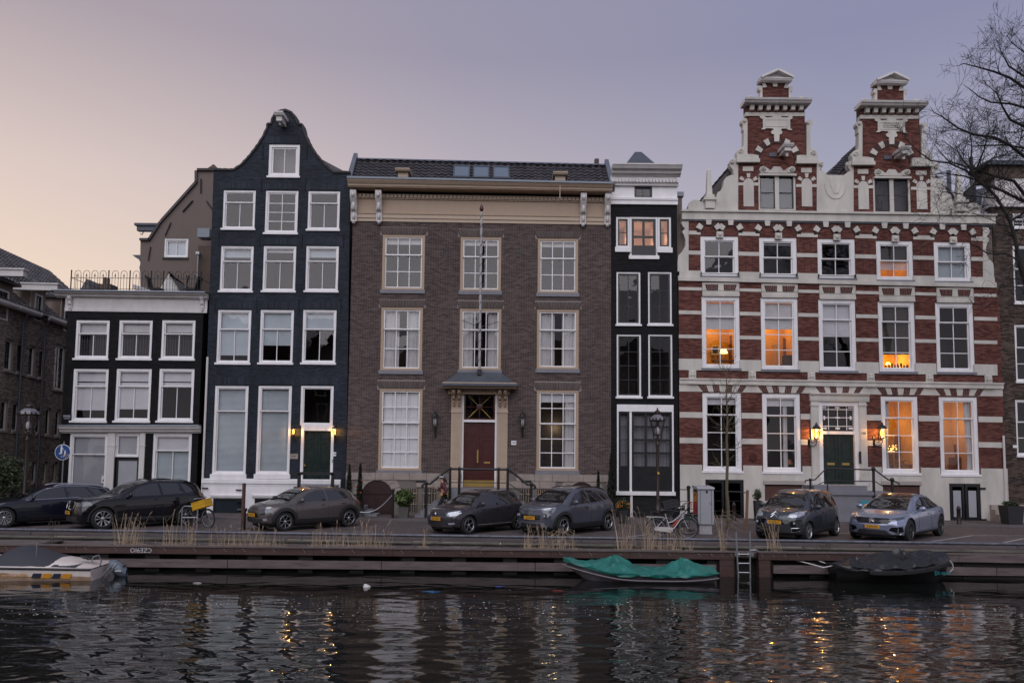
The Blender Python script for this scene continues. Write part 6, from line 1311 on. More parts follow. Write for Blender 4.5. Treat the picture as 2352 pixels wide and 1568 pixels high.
CBLK = mat('car_black_plastic', (.018, .018, .019), .55, var=.15, sc=6); CGLOSS = mat('car_gloss_black', (.006, .006, .007), .12, var=0); TYRE = mat('tyre_rubber', (.014, .014, .015), .85, var=.2, sc=8)
ALLOY = mat('alloy_rim', (.52, .53, .55), .3, .85, var=.1, sc=6); CHROME = mat('chrome', (.70, .71, .73), .14, 1., var=0); LENS = mat('headlamp_lens', (.42, .45, .50), .12, .35, var=.35, sc=18, coat=1.); LENSD = mat('dark_headlamp_lens', (.07, .08, .095), .10, .2, var=.4, sc=20, coat=1.)
PLATE = mat('yellow_plate', (.62, .31, .02), .5, var=0); EUB = mat('plate_blue', (.02, .05, .22), .5, var=0); RLIGHT = mat('red_rear_lamp', (.30, .012, .015), .2, var=0, coat=1.); AMBER = mat('amber_lens', (.55, .22, .10), .2, var=0)
def car(name, label, paint, L, W, H, wb, fo, r, top, belt, win_polys, ws, px, head, plate, fr, rim='spokes', nsp=7, rims=None, cab=None, roof=None, clad=0., rails=None, mirror=None, hz=None, belttrim=None, sx=1.0):
    A = thing(name, label, 'car', group='cars parked along the quay'); local(A); half = W/2; ft, fb = pch(top), pch(belt)
    cowl, rf = ws[0], ws[2]
    fp = pch([(0, .80), (.12, .87), (.4, .955), (fo+.1, 1.), (L-1.1, 1.), (L-.35, .95), (L, .80)]); fc = pch(cab or [(0, .74), (cowl*.5, .84), (cowl, .86), (rf, .69), ((rf+L)/2, .68), (L-.7, .64), (L-.25, .66), (L, .68)])
    zb0 = .20
    def sec(s):
        w = half*fp(s); zt = ft(s); zs = min(fb(s), zt-.025); e = min(s, L-s); zb = zb0+.10*max(0, 1-e/.5)**2; tw = min(half*fc(s), w*.97); ze = max(zt-.075, zs+.01); c = zt-ze
        return [(0, zb), (.45*w, zb), (.80*w, zb), (.95*w, zb+.025), (.99*w, zb+.10), (1.0*w, zb+.22), (1.006*w, zb+.22+(zs-zb-.22)*.5), (.992*w, zs-.10), (.975*w, zs-.04), (.95*w, zs), (.95*w+(tw-.95*w)*.33, zs+(ze-zs)*.34), (.95*w+(tw-.95*w)*.68, zs+(ze-zs)*.70), (tw, ze), (tw*.93, zt-c*.42), (tw*.78, zt-c*.18), (tw*.42, zt-c*.03), (0, zt)]
    def bend(s, y, z):
        f, b = max(0, 1-s/1.2)**1.6, max(0, 1-(L-s)/1.1)**1.6; q = (y/half)**2
        zz = (z-.52)/.5; x = s+.34*q*f-.25*q*b+.05*zz*zz*max(0, 1-s/.35)-.04*zz*zz*max(0, 1-(L-s)/.3); return (-x, y, z)
    ss = sorted(set([0, .03, .08, .15, .24, .35]+list(np.linspace(.48, L-.4, 46))+[L-.28, L-.17, L-.08, L-.03, L])); bm = bmesh.new(); rings = []
    for s in ss:
        p = sec(s); ring = [bm.verts.new(bend(s, y, z)) for y, z in p]+[bm.verts.new(bend(s, -y, z)) for y, z in p[1:-1][::-1]]; rings.append(ring)
    n = len(rings[0])
    for a, b in zip(rings, rings[1:]):
        for k in range(n): bm.faces.new((a[k], a[(k+1) % n], b[(k+1) % n], b[k]))
    for s, ring in ((0, rings[0]), (L, rings[-1])):           # rounded end caps
        p = sec(s); m = len(p); prev = None
        for k in range(m):
            y, z = p[k]; row = []
            if k in (0, m-1): row = [ring[0 if k == 0 else m-1]]*1
            else: row = [ring[k]]+[bm.verts.new(bend(s, y*(1-j/4), z)) for j in range(1, 8)]+[ring[n-k]]
            if prev is not None:
                if len(prev) == 1:
                    for j in range(8): bm.faces.new((prev[0], row[j], row[j+1]))
                elif len(row) == 1:
                    for j in range(8): bm.faces.new((prev[j], row[0], prev[j+1]))
                else:
                    for j in range(8): bm.faces.new((prev[j], row[j], row[j+1], prev[j+1]))
            prev = row
    bmesh.ops.remove_doubles(bm, verts=bm.verts, dist=1e-5); bmesh.ops.recalc_face_normals(bm, faces=bm.faces)
    me = bpy.data.meshes.new('body'); bm.to_mesh(me); bvh = BVHTree.FromBMesh(bm); bm.free(); me.materials.append(paint)
    body = bpy.data.objects.new('body', me); COL.objects.link(body); yw = half-.015
    cut = MB()
    for sx_ in (fo, fo+wb):
        for sg in (1, -1): cut.lathe([(r+.05, sg*(half+.3)), (r+.05, sg*(half-.30))], (-sx_, 0, r), 28, 'Y')
    cm = cut.build('cutter', CBLK); cb = bmesh.new(); cb.from_mesh(cm.data); bmesh.ops.recalc_face_normals(cb, faces=cb.faces); cb.to_mesh(cm.data); cb.free()
    md = body.modifiers.new('b', 'BOOLEAN'); md.object = cm; md.operation = 'DIFFERENCE'; md.solver = 'EXACT'; md.material_mode = 'TRANSFER'
    dg = bpy.context.evaluated_depsgraph_get(); m2 = bpy.data.meshes.new_from_object(body.evaluated_get(dg)); body.modifiers.clear(); body.data = m2; bpy.data.objects.remove(cm)
    m2.polygons.foreach_set('use_smooth', [True]*len(m2.polygons)); smooth_by_angle(m2, 32); body.parent = A; ORG[body.name] = Vector((0, 0, 0))
    def hit(h, z, ang=90., off=.004):
        a = R(ang); D = Vector((-math.cos(a), -math.sin(a), 0)); Hh = Vector((-math.sin(a), math.cos(a), 0)); o = Hh*h+Vector((0, 0, z))-D*(8 if abs(ang) < 45 else 4)
        p, nn, _, _ = bvh.ray_cast(o, D)
        if p is None: return None, None
        if nn.dot(D) > 0: nn = -nn
        return p+nn*off, nn
    def tri(poly, d):
        pts = []
        for i in range(len(poly)):
            a, b = Vector(poly[i]), Vector(poly[(i+1) % len(poly)]); k = max(1, int((b-a).length/d))
            pts += [a.lerp(b, j/k) for j in range(k)]
        ed = [(i, (i+1) % len(pts)) for i in range(len(pts))]; bd = [tuple(p) for p in pts]; xs, zs = [p[0] for p in bd], [p[1] for p in bd]
        for x in np.arange(min(xs)+d*.5, max(xs), d):
            for z in np.arange(min(zs)+d*.5, max(zs), d):
                if inside((x, z), bd) and min((Vector((x, z))-q).length for q in pts) > d*.45: pts.append(Vector((x, z)))
        vo, _, fo_, *_ = delaunay_2d_cdt(pts, ed, [], 0, 1e-6)
        return vo, [tuple(f) for f in fo_ if inside(tuple(sum((vo[i] for i in f), Vector((0, 0)))/len(f)), bd)]
    def patch(nm, poly, ang, m, off=.004, d=.07, mir=True, topv=False):
        vo, fs = tri(poly, d); vs = []; ok = []
        for p in vo:
            if topv:
                q, nn, _, _ = bvh.ray_cast(Vector((-p.x, p.y, 3)), Vector((0, 0, -1))); q = None if q is None else q+nn*off*(1 if nn.z > 0 else -1)
            else: q, _ = hit(p.x, p.y, ang, off)
            ok.append(q is not None); vs.append(q if q is not None else Vector((0, 0, 0)))
        fs = [f for f in fs if all(ok[i] for i in f)]
        o = obj(nm, vs, fs, m, A, True)
        if mir: obj(nm, [(v[0], -v[1], v[2]) for v in vs], [f[::-1] for f in fs], m, A, True)
        return o
    def line(nm, pts, m, rr=.006, ang=90., mir=True, off=.001, step=.06):
        P = []
        for a, b in zip(pts, pts[1:]):
            a, b = Vector(a), Vector(b); k = max(1, int((b-a).length/step)); P += [a.lerp(b, j/k) for j in range(k)]
        P.append(Vector(pts[-1])); Q = [hit(p.x, p.y, ang, off)[0] for p in P]; Q = [q for q in Q if q is not None]
        if len(Q) < 2: return
        o = MB().tube(Q, rr, 5).build(nm, m, A, True)
        if mir: MB().tube([(q.x, -q.y, q.z) for q in Q], rr, 5).build(nm, m, A, True)
        return o
    for poly in win_polys: patch('side_window', poly, 90, CGLASS, .005)
    patch('windscreen', [(ws[0], -ws[1]), (ws[0]-.04, -ws[1]*.5), (ws[0]-.05, 0), (ws[0]-.04, ws[1]*.5), (ws[0], ws[1]), (ws[2], ws[3]), (ws[2]-.03, 0), (ws[2], -ws[3])], 0, CGLASS, .006, .09, False, True)
    if roof: patch('roof_panel', [(ws[2]+.03, -ws[3]), (ws[2], 0), (ws[2]+.03, ws[3]), (roof, ws[3]*.95), (roof, -ws[3]*.95)], 0, CGLOSS, .005, .12, False, True)
    # doors: seams and handles
    d1, d2, d3 = win_polys[0][0][0]+.03, (win_polys[0][-1][0]+win_polys[1][0][0])/2, win_polys[1][-1][0]+.06; zsl = .36
    for s_, za, zb_ in ((d1-.04, fb(d1)-.01, zsl), (d2, fb(d2), zsl)): line('door_seam', [(s_, za), (s_+.02, zb_)], CBLK, .005)
    line('door_seam', [(d3, fb(d3)), (d3-.06, .72), (min(d3-.1, fo+wb-r-.12), zsl+.1)], CBLK, .005); line('door_seam', [(d1-.02, zsl), (d2, zsl-.01), (min(d3-.1, fo+wb-r-.14), zsl)], CBLK, .005)
    for s_ in (d2-.24, d3-.34):
        zz = fb(s_)-.13; q, nn = hit(s_, zz, 90, .012)
        for sg in (1, -1): MB().ball((q.x, sg*(q.y+.006), q.z), (.10, .02, .022), 10, 6).build('door_handle', paint, A, True)
    if belttrim: line('belt_trim', [(p[0], p[1]-.02) for p in belttrim], CHROME, .011)
    # wheels
    for sxx in (fo, fo+wb):
        for sg in (1, -1):
            t = MB(); c = (-sxx, 0, r); w = .215; yo = sg*(half-.02)
            t.lathe([(r*.64, yo-sg*w), (r*.95, yo-sg*w), (r, yo-sg*(w-.03)), (r, yo-sg*.03), (r*.96, yo-sg*.004), (r*.70, yo)], c, 30, 'Y', cap=False); T = t.build('wheel', TYRE, A, True)
            b = MB(); b.lathe([(r*.70, yo-sg*.01), (r*.69, yo-sg*.16), (.02, yo-sg*.16)], c, 24, 'Y', cap=False); b.build('rim_well', CGLOSS, T, True)
            q = MB(); ro = r*.70; q.lathe([(ro, yo-sg*.06), (ro, yo+sg*.0), (ro*.965, yo+sg*.004), (ro*.93, yo-sg*.008), (ro*.93, yo-sg*.06)], c, 30, 'Y', cap=False); yi = yo-sg*.012
            hub = ro*.22
            for k in range(nsp):
                a0 = 2*PI*k/nsp+.2
                def pt(rad, da, yy): return (c[0]+rad*math.cos(a0+da), yy, c[2]+rad*math.sin(a0+da))
                if rim == 'spokes':
                    wi, wo = .55/nsp*1.6, .30/nsp*2.6*.55; q.hexa([pt(hub*.6, -wi, yi-sg*.05), pt(hub*.6, wi, yi-sg*.05), pt(ro*.96, wo*.8, yi-sg*.04), pt(ro*.96, -wo*.8, yi-sg*.04), pt(hub*.6, -wi, yi-sg*.01), pt(hub*.6, wi, yi-sg*.01), pt(ro*.96, wo*.8, yi+sg*.006), pt(ro*.96, -wo*.8, yi+sg*.006)])
                else:                                          # paired spokes in a V
                    for sgn in (-1, 1):
                        e = sgn*.42*PI/nsp; w_ = .10*PI/nsp*1.6; q.hexa([pt(hub*.6, e*.3-w_*1.4, yi-sg*.05), pt(hub*.6, e*.3+w_*1.4, yi-sg*.05), pt(ro*.96, e+w_, yi-sg*.04), pt(ro*.96, e-w_, yi-sg*.04), pt(hub*.6, e*.3-w_*1.4, yi-sg*.01), pt(hub*.6, e*.3+w_*1.4, yi-sg*.01), pt(ro*.96, e+w_, yi+sg*.006), pt(ro*.96, e-w_, yi+sg*.006)])
            q.lathe([(hub, yi-sg*.05), (hub, yi), (hub*.7, yi+sg*.012), (.01, yi+sg*.014)], c, 12, 'Y'); q.build('rim', rims or ALLOY, T, True)
    if clad:
        for cx in (fo, fo+wb):
            ring = [(cx+(r+.045)*math.cos(a), r+(r+.045)*math.sin(a)) for a in np.linspace(PI*1.10, -PI*.10, 26)]+[(cx+(r+.045+clad)*math.cos(a), r+(r+.045+clad)*math.sin(a)) for a in np.linspace(-PI*.06, PI*1.06, 26)]
            patch('arch_cladding', ring, 90, CBLK, .012, .06)
        patch('sill_cladding', [(fo+r+.06, .24), (fo+r+.10, .40), (fo+wb-r-.10, .40), (fo+wb-r-.06, .24)], 90, CBLK, .012, .10)
    else: patch('sill_cladding', [(fo+r+.06, .225), (fo+r+.08, .30), (fo+wb-r-.08, .30), (fo+wb-r-.06, .225)], 90, CBLK, .006, .10)
    # front
    for nm, poly, m, off in fr:
        mirr = min(p[0] for p in poly) > 0; patch(nm, poly, 0, m, off, .06, mirr)
    for poly, m in head:
        patch('headlight', poly, 0, m, .006, .05)
    if plate:
        q, nn = hit(0, plate[1], 0, .012); P = MB().box(q.x, q.x+.012, -.26, .26, q.z-.058, q.z+.058).build('number_plate', PLATE, A); MB().box(q.x+.012, q.x+.0135, -.26, -.215, q.z-.058, q.z+.058).build('plate_band', EUB, P); text(plate[0], .105, IRON, P, (q.x+.014, .02, q.z-.002), rot=(PI/2, 0, PI/2), ext=.0008, sx=.86)
    # mirrors, wipers, rear lamps, aerial
    ms = mirror or (win_polys[0][0][0]+.16); mz = fb(ms)+.09; q, _ = hit(ms, mz-.06, 90, 0)
    for sg in (1, -1): MB().ball((q.x+.02, sg*(q.y+.15), mz+.0), (.075, .115, .085), 12, 8).tube([(q.x+.02, sg*q.y, mz-.05), (q.x+.02, sg*(q.y+.12), mz-.02)], .025, 6).build('wing_mirror', paint if mirror != 'b' else CBLK, A, True)
    wp = [Vector((-(ws[0]+.04), y, 3)) for y in (-ws[1]*.6, -ws[1]*.1, ws[1]*.35, ws[1]*.75)]; W2 = [bvh.ray_cast(p, Vector((0, 0, -1)))[0] for p in wp]
    for a, b in ((0, 1), (2, 3)): MB().tube([W2[a]+Vector((0, 0, .02)), W2[b]+Vector((-.06, 0, .05))], .008, 5).build('wiper', CBLK, A)
    patch('rear_light', [(L-.30, fb(L-.3)-.16), (L-.32, fb(L-.3)+.02), (L-.10, fb(L-.15)+.02), (L-.08, fb(L-.1)-.16)], 90, RLIGHT, .006, .06)
    if rails:
        pts = [(s_, half*.62) for s_ in np.linspace(rails[0], rails[1], 9)]; zz = [bvh.ray_cast(Vector((-s_, y, 3)), Vector((0, 0, -1)))[0].z for s_, y in pts]
        for sg in (1, -1): MB().tube([(-s_, sg*y, z+.035*(1 if 0 < i < 8 else .0)) for i, ((s_, y), z) in enumerate(zip(pts, zz))], .016, 6).build('roof_rail', rails[2], A, True)
    MB().box(-(L-.5), -.35, -half+.32, half-.32, .14, .24).build('underbody', CBLK, A)
    g = gnd(*px[:2]); h = R(px[2]); c, s_ = math.cos(h), math.sin(h); lx, ly = -fo, half; A.rotation_euler.z = h; A.location = (g.x-(c*lx-s_*ly), g.y-(s_*lx+c*ly), 0)
    A['hitfn'] = 0; del A['hitfn']
    return A, hit, patch, line
def chevrons(A, hit, z, sc, y0=0., m=None, gap=.062, wide=False):
    mb = MB()
    for k in (0, 1):
        P = [hit(y0+y*sc, z+(dz-k*gap)*sc/1., 0, .012)[0] for y, dz in ((-.085, -.04), (0, .035), (.085, -.04))]; mb.tube(P, .013*sc, 6)
    return mb.build('chevron_badge', m or CHROME, A, True)
def paint(nm, c, met=.35, rough=.28): return mat(nm, c, rough, met, var=.06, sc=3, coat=.8, spec=.3)
def cars():
    # estate at the left edge
    A, hit, pt, ln = car('estate_car', 'dark blue black estate car with silver roof rails, cut by the left edge', paint('blue_black_paint', (.008, .010, .020), .1), 4.94, 1.89, 1.45, 2.92, .92, .345,
        [(0, .58), (.04, .76), (.3, .85), (1.35, .98), (2.15, 1.34), (2.75, 1.445), (3.7, 1.43), (4.4, 1.31), (4.72, 1.02), (4.9, .92), (4.94, .70)], [(0, .56), (.4, .79), (1.4, .92), (4.3, 1.0), (4.94, .85)],
        [[(1.62, .96), (2.2, 1.27), (2.65, 1.345), (2.80, 1.35), (2.86, .975)], [(2.94, .98), (2.88, 1.355), (3.5, 1.34), (3.80, 1.0)], [(3.88, 1.01), (3.60, 1.33), (4.15, 1.24), (4.50, 1.05)]], (1.42, .70, 2.2, .56), (9, 1212, 224),
        [([(.52, .66), (.50, .78), (.84, .80), (.88, .68)], LENSD)], ('G-482-TK', .52), [('grille', [(-.38, .42), (-.46, .74), (.46, .74), (.38, .42)], CGLOSS, .006)], 'vee', 10, rails=(2.5, 4.3, ALLOY), belttrim=[(1.55, .955), (2.8, .985), (4.5, 1.06)])
    ln('window_trim', [(1.58, .96), (2.2, 1.30), (2.75, 1.385), (3.6, 1.37), (4.2, 1.27), (4.55, 1.06)], CHROME, .010)
    # black sport utility
    A, hit, pt, ln = car('sport_utility_car', 'glossy black sport utility car with kidney shaped grilles and yellow plate', paint('black_car_paint', (.003, .003, .006), .0, .2), 4.72, 1.92, 1.67, 2.86, .86, .375,
        [(0, .66), (.03, .95), (.22, 1.04), (1.25, 1.14), (2.0, 1.53), (2.65, 1.665), (3.6, 1.645), (4.2, 1.53), (4.5, 1.20), (4.68, 1.05), (4.72, .80)], [(0, .66), (.4, .98), (1.3, 1.06), (4.0, 1.15), (4.72, .95)],
        [[(1.55, 1.10), (2.1, 1.43), (2.5, 1.53), (2.72, 1.545), (2.80, 1.125)], [(2.88, 1.13), (2.80, 1.55), (3.45, 1.53), (3.62, 1.17)], [(3.70, 1.18), (3.53, 1.52), (3.95, 1.46), (4.28, 1.24)]], (1.32, .72, 2.12, .56), (236, 1216, 224),
        [([(.46, .80), (.47, .92), (.84, .95), (.90, .84), (.70, .79)], LENSD)], ('J-697-BL', .57), [('kidney_grille', [(.04, .70), (.03, .90), (.08, .95), (.36, .94), (.42, .86), (.36, .70), (.28, .67)], CGLOSS, .008), ('lower_intake', [(-.55, .30), (-.60, .46), (.60, .46), (.55, .30)], CBLK, .006)], 'vee', 5, rails=(2.4, 4.0, CGLOSS), clad=.05)
    for sg in (1, -1): ln('kidney_surround', [(sg*y, z) for y, z in ((.04, .70), (.03, .90), (.08, .95), (.36, .94), (.42, .86), (.36, .70), (.28, .67), (.04, .70))], CHROME, .010, 0, False, .010)
    ln('bumper_trim', [(-.62, .30), (0, .27), (.62, .30)], CHROME, .010, 0, False, .008); ln('sill_trim', [(1.5, .34), (3.2, .36)], CHROME, .010)
    # brown grey crossover
    A, hit, pt, ln = car('crossover_car', 'brown grey crossover car with black wheel arch cladding, beside the bare brown post', paint('brown_grey_paint', (.10, .087, .086), .3), 4.17, 1.76, 1.48, 2.6, .83, .325,
        [(0, .62), (.04, .76), (.25, .89), (.95, 1.01), (1.75, 1.385), (2.3, 1.475), (3.0, 1.46), (3.6, 1.36), (3.95, 1.08), (4.12, .95), (4.17, .78)], [(0, .60), (.3, .79), (1.0, .93), (3.4, 1.03), (4.17, .9)],
        [[(1.25, .97), (1.85, 1.29), (2.25, 1.365), (2.42, 1.372), (2.48, 1.0)], [(2.55, 1.0), (2.50, 1.372), (2.95, 1.355), (3.25, 1.28), (3.42, 1.06)]], (1.02, .66, 1.80, .53), (656, 1219.5, 225),
        [([(.43, .62), (.44, .72), (.72, .745), (.76, .66), (.58, .61)], LENSD)], ('H-197-VG', .555), [('grille', [(-.36, .48), (-.36, .64), (.36, .64), (.36, .48)], CGLOSS, .006), ('lower_intake', [(-.55, .30), (-.5, .43), (.5, .43), (.55, .30)], CBLK, .006), ('fog_light', [(.56, .38), (.56, .45), (.68, .45), (.70, .38)], LENS, .008), ('quarter_panel', [(.44, .62), (.42, .56), (.76, .60), (.76, .64)], CGLOSS, .004)], 'spokes', 7, clad=.11)
    for dz in (0, -.035): ln('chrome_bar', [(-.68, .82+dz), (-.35, .795+dz), (-.10, .79+dz), (0, .825+dz), (.10, .79+dz), (.35, .795+dz), (.68, .82+dz)], CHROME, .009, 0, False, .008)
    # dark grey hatchback
    A, hit, pt, ln = car('hatchback_car', 'small dark grey hatchback car with round badge below the dark red door', paint('dark_grey_paint', (.042, .039, .046), .25), 3.98, 1.70, 1.46, 2.47, .80, .315,
        [(0, .56), (.04, .74), (.25, .86), (.95, .97), (1.65, 1.34), (2.15, 1.455), (2.9, 1.44), (3.42, 1.36), (3.74, 1.05), (3.92, .92), (3.98, .7)], [(0, .55), (.3, .78), (1.0, .90), (3.4, .99), (3.98, .85)],
        [[(1.18, .93), (1.72, 1.24), (2.10, 1.34), (2.26, 1.35), (2.32, .955)], [(2.40, .96), (2.35, 1.35), (2.90, 1.33), (3.02, .985)], [(3.08, .99), (2.98, 1.32), (3.22, 1.27), (3.40, 1.06)]], (1.0, .64, 1.70, .52), (1078.7, 1227, 227),
        [([(.42, .64), (.44, .74), (.72, .80), (.78, .74), (.70, .64), (.5, .61)], LENS)], ('SD-155P-3', .53), [('grille', [(-.40, .665), (-.42, .735), (.42, .735), (.40, .665)], CGLOSS, .006), ('lower_intake', [(-.58, .30), (-.52, .46), (.52, .46), (.58, .30)], CBLK, .006), ('fog_light', [(.50, .34), (.51, .40), (.68, .42), (.69, .36)], LENS, .010)], 'spokes', 5)
    ln('chrome_bar', [(-.42, .70), (.42, .70)], CHROME, .006, 0, False, .008); ln('front_lip', [(-.62, .285), (0, .26), (.62, .285)], CHROME, .010, 0, False, .008); q, _ = hit(0, .70, 0, .014)
    MB().lathe([(.060, 0), (.062, .012), (.050, .012), (.050, 0)], (q.x, 0, q.z), 20, 'X').tube([(q.x+.008, -.035, q.z+.035), (q.x+.008, -.012, q.z-.005), (q.x+.008, 0, q.z+.02), (q.x+.008, .012, q.z-.005), (q.x+.008, .035, q.z+.035)], .006, 5).tube([(q.x+.008, -.045, q.z+.01), (q.x+.008, -.018, q.z-.042), (q.x+.008, 0, q.z-.005), (q.x+.008, .018, q.z-.042), (q.x+.008, .045, q.z+.01)], .006, 5).build('round_badge', CHROME, A, True)
    ln('sill_trim', [(1.2, .30), (2.9, .31)], CHROME, .008)
    # blue grey compact sport utility
    A, hit, pt, ln = car('compact_utility_car', 'blue grey compact utility car with roof rails and rounded lamps beside the hatchback', paint('blue_grey_paint', (.09, .10, .128), .35), 4.15, 1.77, 1.61, 2.6, .82, .335,
        [(0, .66), (.03, .92), (.2, 1.01), (.85, 1.085), (1.55, 1.45), (2.05, 1.58), (3.0, 1.58), (3.68, 1.47), (3.96, 1.12), (4.11, 1.0), (4.15, .78)], [(0, .64), (.3, .92), (.95, 1.0), (3.4, 1.08), (4.15, .95)],
        [[(1.18, 1.03), (1.66, 1.36), (2.0, 1.46), (2.20, 1.475), (2.28, 1.055)], [(2.35, 1.06), (2.30, 1.475), (2.95, 1.46), (3.06, 1.09)], [(3.12, 1.10), (3.02, 1.455), (3.35, 1.41), (3.60, 1.17)]], (.92, .68, 1.60, .56), (1297, 1230, 228),
        [([(.46, .60), (.45, .72), (.52, .76), (.70, .76), (.75, .70), (.73, .60), (.66, .57), (.52, .57)], LENSD), ([(.50, .885), (.50, .915), (.74, .955), (.77, .93)], LENS)], ('ZL-907-F', .60), [('grille', [(-.40, .54), (-.42, .70), (.42, .70), (.40, .54)], CGLOSS, .006), ('skid_plate', [(-.60, .28), (-.55, .45), (.55, .45), (.60, .28)], mat('silver_skid_plate', (.22, .22, .25), .4, .5), .006), ('lower_intake', [(-.44, .31), (-.42, .42), (.42, .42), (.44, .31)], CBLK, .010)], 'spokes', 5, clad=.10, rails=(1.9, 3.6, CGLOSS))
    for dz in (0, -.04): ln('chrome_bar', [(-.70, .93+dz), (-.42, .895+dz), (-.10, .885+dz), (0, .925+dz), (.10, .885+dz), (.42, .895+dz), (.70, .93+dz)], CHROME, .008, 0, False, .008)
    q, _ = hit(.60, .665, 0, .012); 
    for y in (.56, .66):
        for sg in (1, -1): qq, _ = hit(y, .665, 0, .012); MB().lathe([(.040, 0), (.042, .010), (.01, .014)], (qq.x, sg*y, qq.z), 12, 'X').build('headlight_lens', LENS, A, True)
    # dark people carrier
    A, hit, pt, ln = car('people_carrier', 'dark blue grey people carrier with double chevron badge, left of the silver blue saloon', paint('dark_slate_paint', (.042, .050, .064), .3), 4.08, 1.75, 1.63, 2.54, .83, .315,
        [(0, .60), (.03, .78), (.18, .93), (.72, 1.06), (1.5, 1.49), (2.0, 1.615), (3.2, 1.60), (3.8, 1.50), (4.0, 1.1), (4.06, 1.0), (4.08, .75)], [(0, .58), (.3, .84), (.85, .98), (3.7, 1.06), (4.08, .95)],
        [[(1.42, 1.02), (1.75, 1.38), (2.05, 1.49), (2.22, 1.50), (2.28, 1.03)], [(2.35, 1.035), (2.31, 1.50), (3.0, 1.49), (3.08, 1.05)], [(3.16, 1.06), (3.10, 1.48), (3.55, 1.43), (3.72, 1.10)]], (.80, .68, 1.56, .58), (1861, 1243, 229),
        [([(.42, .80), (.44, .88), (.66, .97), (.78, .97), (.80, .86), (.72, .80), (.56, .77)], LENS)], ('57-JZZ-7', .625), [('grille', [(-.46, .58), (-.48, .72), (.48, .72), (.46, .58)], CGLOSS, .006), ('lower_intake', [(-.48, .30), (-.46, .48), (.46, .48), (.48, .30)], CBLK, .008), ('fog_panel', [(.52, .50), (.51, .68), (.78, .74), (.80, .52)], CGLOSS, .006), ('corner_intake', [(.54, .31), (.53, .44), (.74, .46), (.74, .36)], CGLOSS, .006)], 'spokes', 9, mirror=1.35)
    chevrons(A, hit, .90, 1.25)
    for sg in (1, -1): ln('corner_trim', [(sg*y, z) for y, z in ((.54, .31), (.53, .44), (.74, .46), (.74, .36), (.54, .31))], CHROME, .008, 0, False, .010); q, _ = hit(sg*.62, .60, 0, .01); MB().lathe([(.038, 0), (.040, .012), (.01, .016)], (q.x, sg*.62, q.z), 12, 'X').build('fog_light', LENS, A, True)
    pt('turn_signal', [(.74, .95), (.75, .985), (.80, .99), (.81, .94)], 0, AMBER, .009, .04); pt('front_quarter_window', [(1.08, 1.0), (1.55, 1.40), (1.66, 1.44), (1.36, 1.02)], 90, CGLASS, .005)
    # silver blue saloon
    A, hit, pt, ln = car('saloon_car', 'silver blue electric saloon car with black star panel, rightmost of the parked cars', paint('silver_blue_paint', (.30, .34, .46), .55, .25), 4.95, 1.91, 1.50, 3.12, .87, .375,
        [(0, .56), (.05, .74), (.4, .88), (1.10, 1.00), (2.05, 1.37), (2.75, 1.50), (3.5, 1.45), (4.25, 1.23), (4.72, 1.08), (4.92, .98), (4.95, .75)], [(0, .55), (.5, .82), (1.2, .93), (4.2, 1.02), (4.95, .90)],
        [[(1.62, .98), (2.2, 1.29), (2.65, 1.395), (2.78, 1.40), (2.86, 1.0)], [(2.93, 1.005), (2.87, 1.40), (3.40, 1.36), (3.95, 1.20), (4.12, 1.06)]], (1.18, .72, 2.10, .56), (2095, 1245, 226),
        [([(.47, .70), (.46, .76), (.66, .80), (.86, .845), (.88, .78), (.66, .70)], LENSD)], ('Z-874-BV', .505), [('star_panel', [(-.62, .74), (-.46, .60), (.46, .60), (.62, .74), (.46, .78), (-.46, .78)], CGLOSS, .007), ('lower_intake', [(-.55, .28), (-.42, .40), (.42, .40), (.55, .28)], CBLK, .008), ('corner_intake', [(.50, .40), (.56, .49), (.84, .52), (.86, .36), (.72, .32)], CGLOSS, .007)], 'vee', 5, rims=mat('dark_alloy', (.10, .10, .105), .35, .8), roof=3.9)
    ln('front_lip', [(-.80, .28), (-.4, .265), (.4, .265), (.80, .28)], CHROME, .010, 0, False, .008); q, _ = hit(0, .69, 0, .014); st = MB(); st.lathe([(.085, 0), (.088, .01), (.076, .01), (.076, 0)], (q.x, 0, q.z), 24, 'X')
    for k in range(3): a = PI/2+2*PI*k/3; st.tube([(q.x+.006, 0, q.z), (q.x+.006, .078*math.cos(a), q.z+.078*math.sin(a))], [.014, .003], 5)
    st.build('star_badge', CHROME, A, True)
cars()
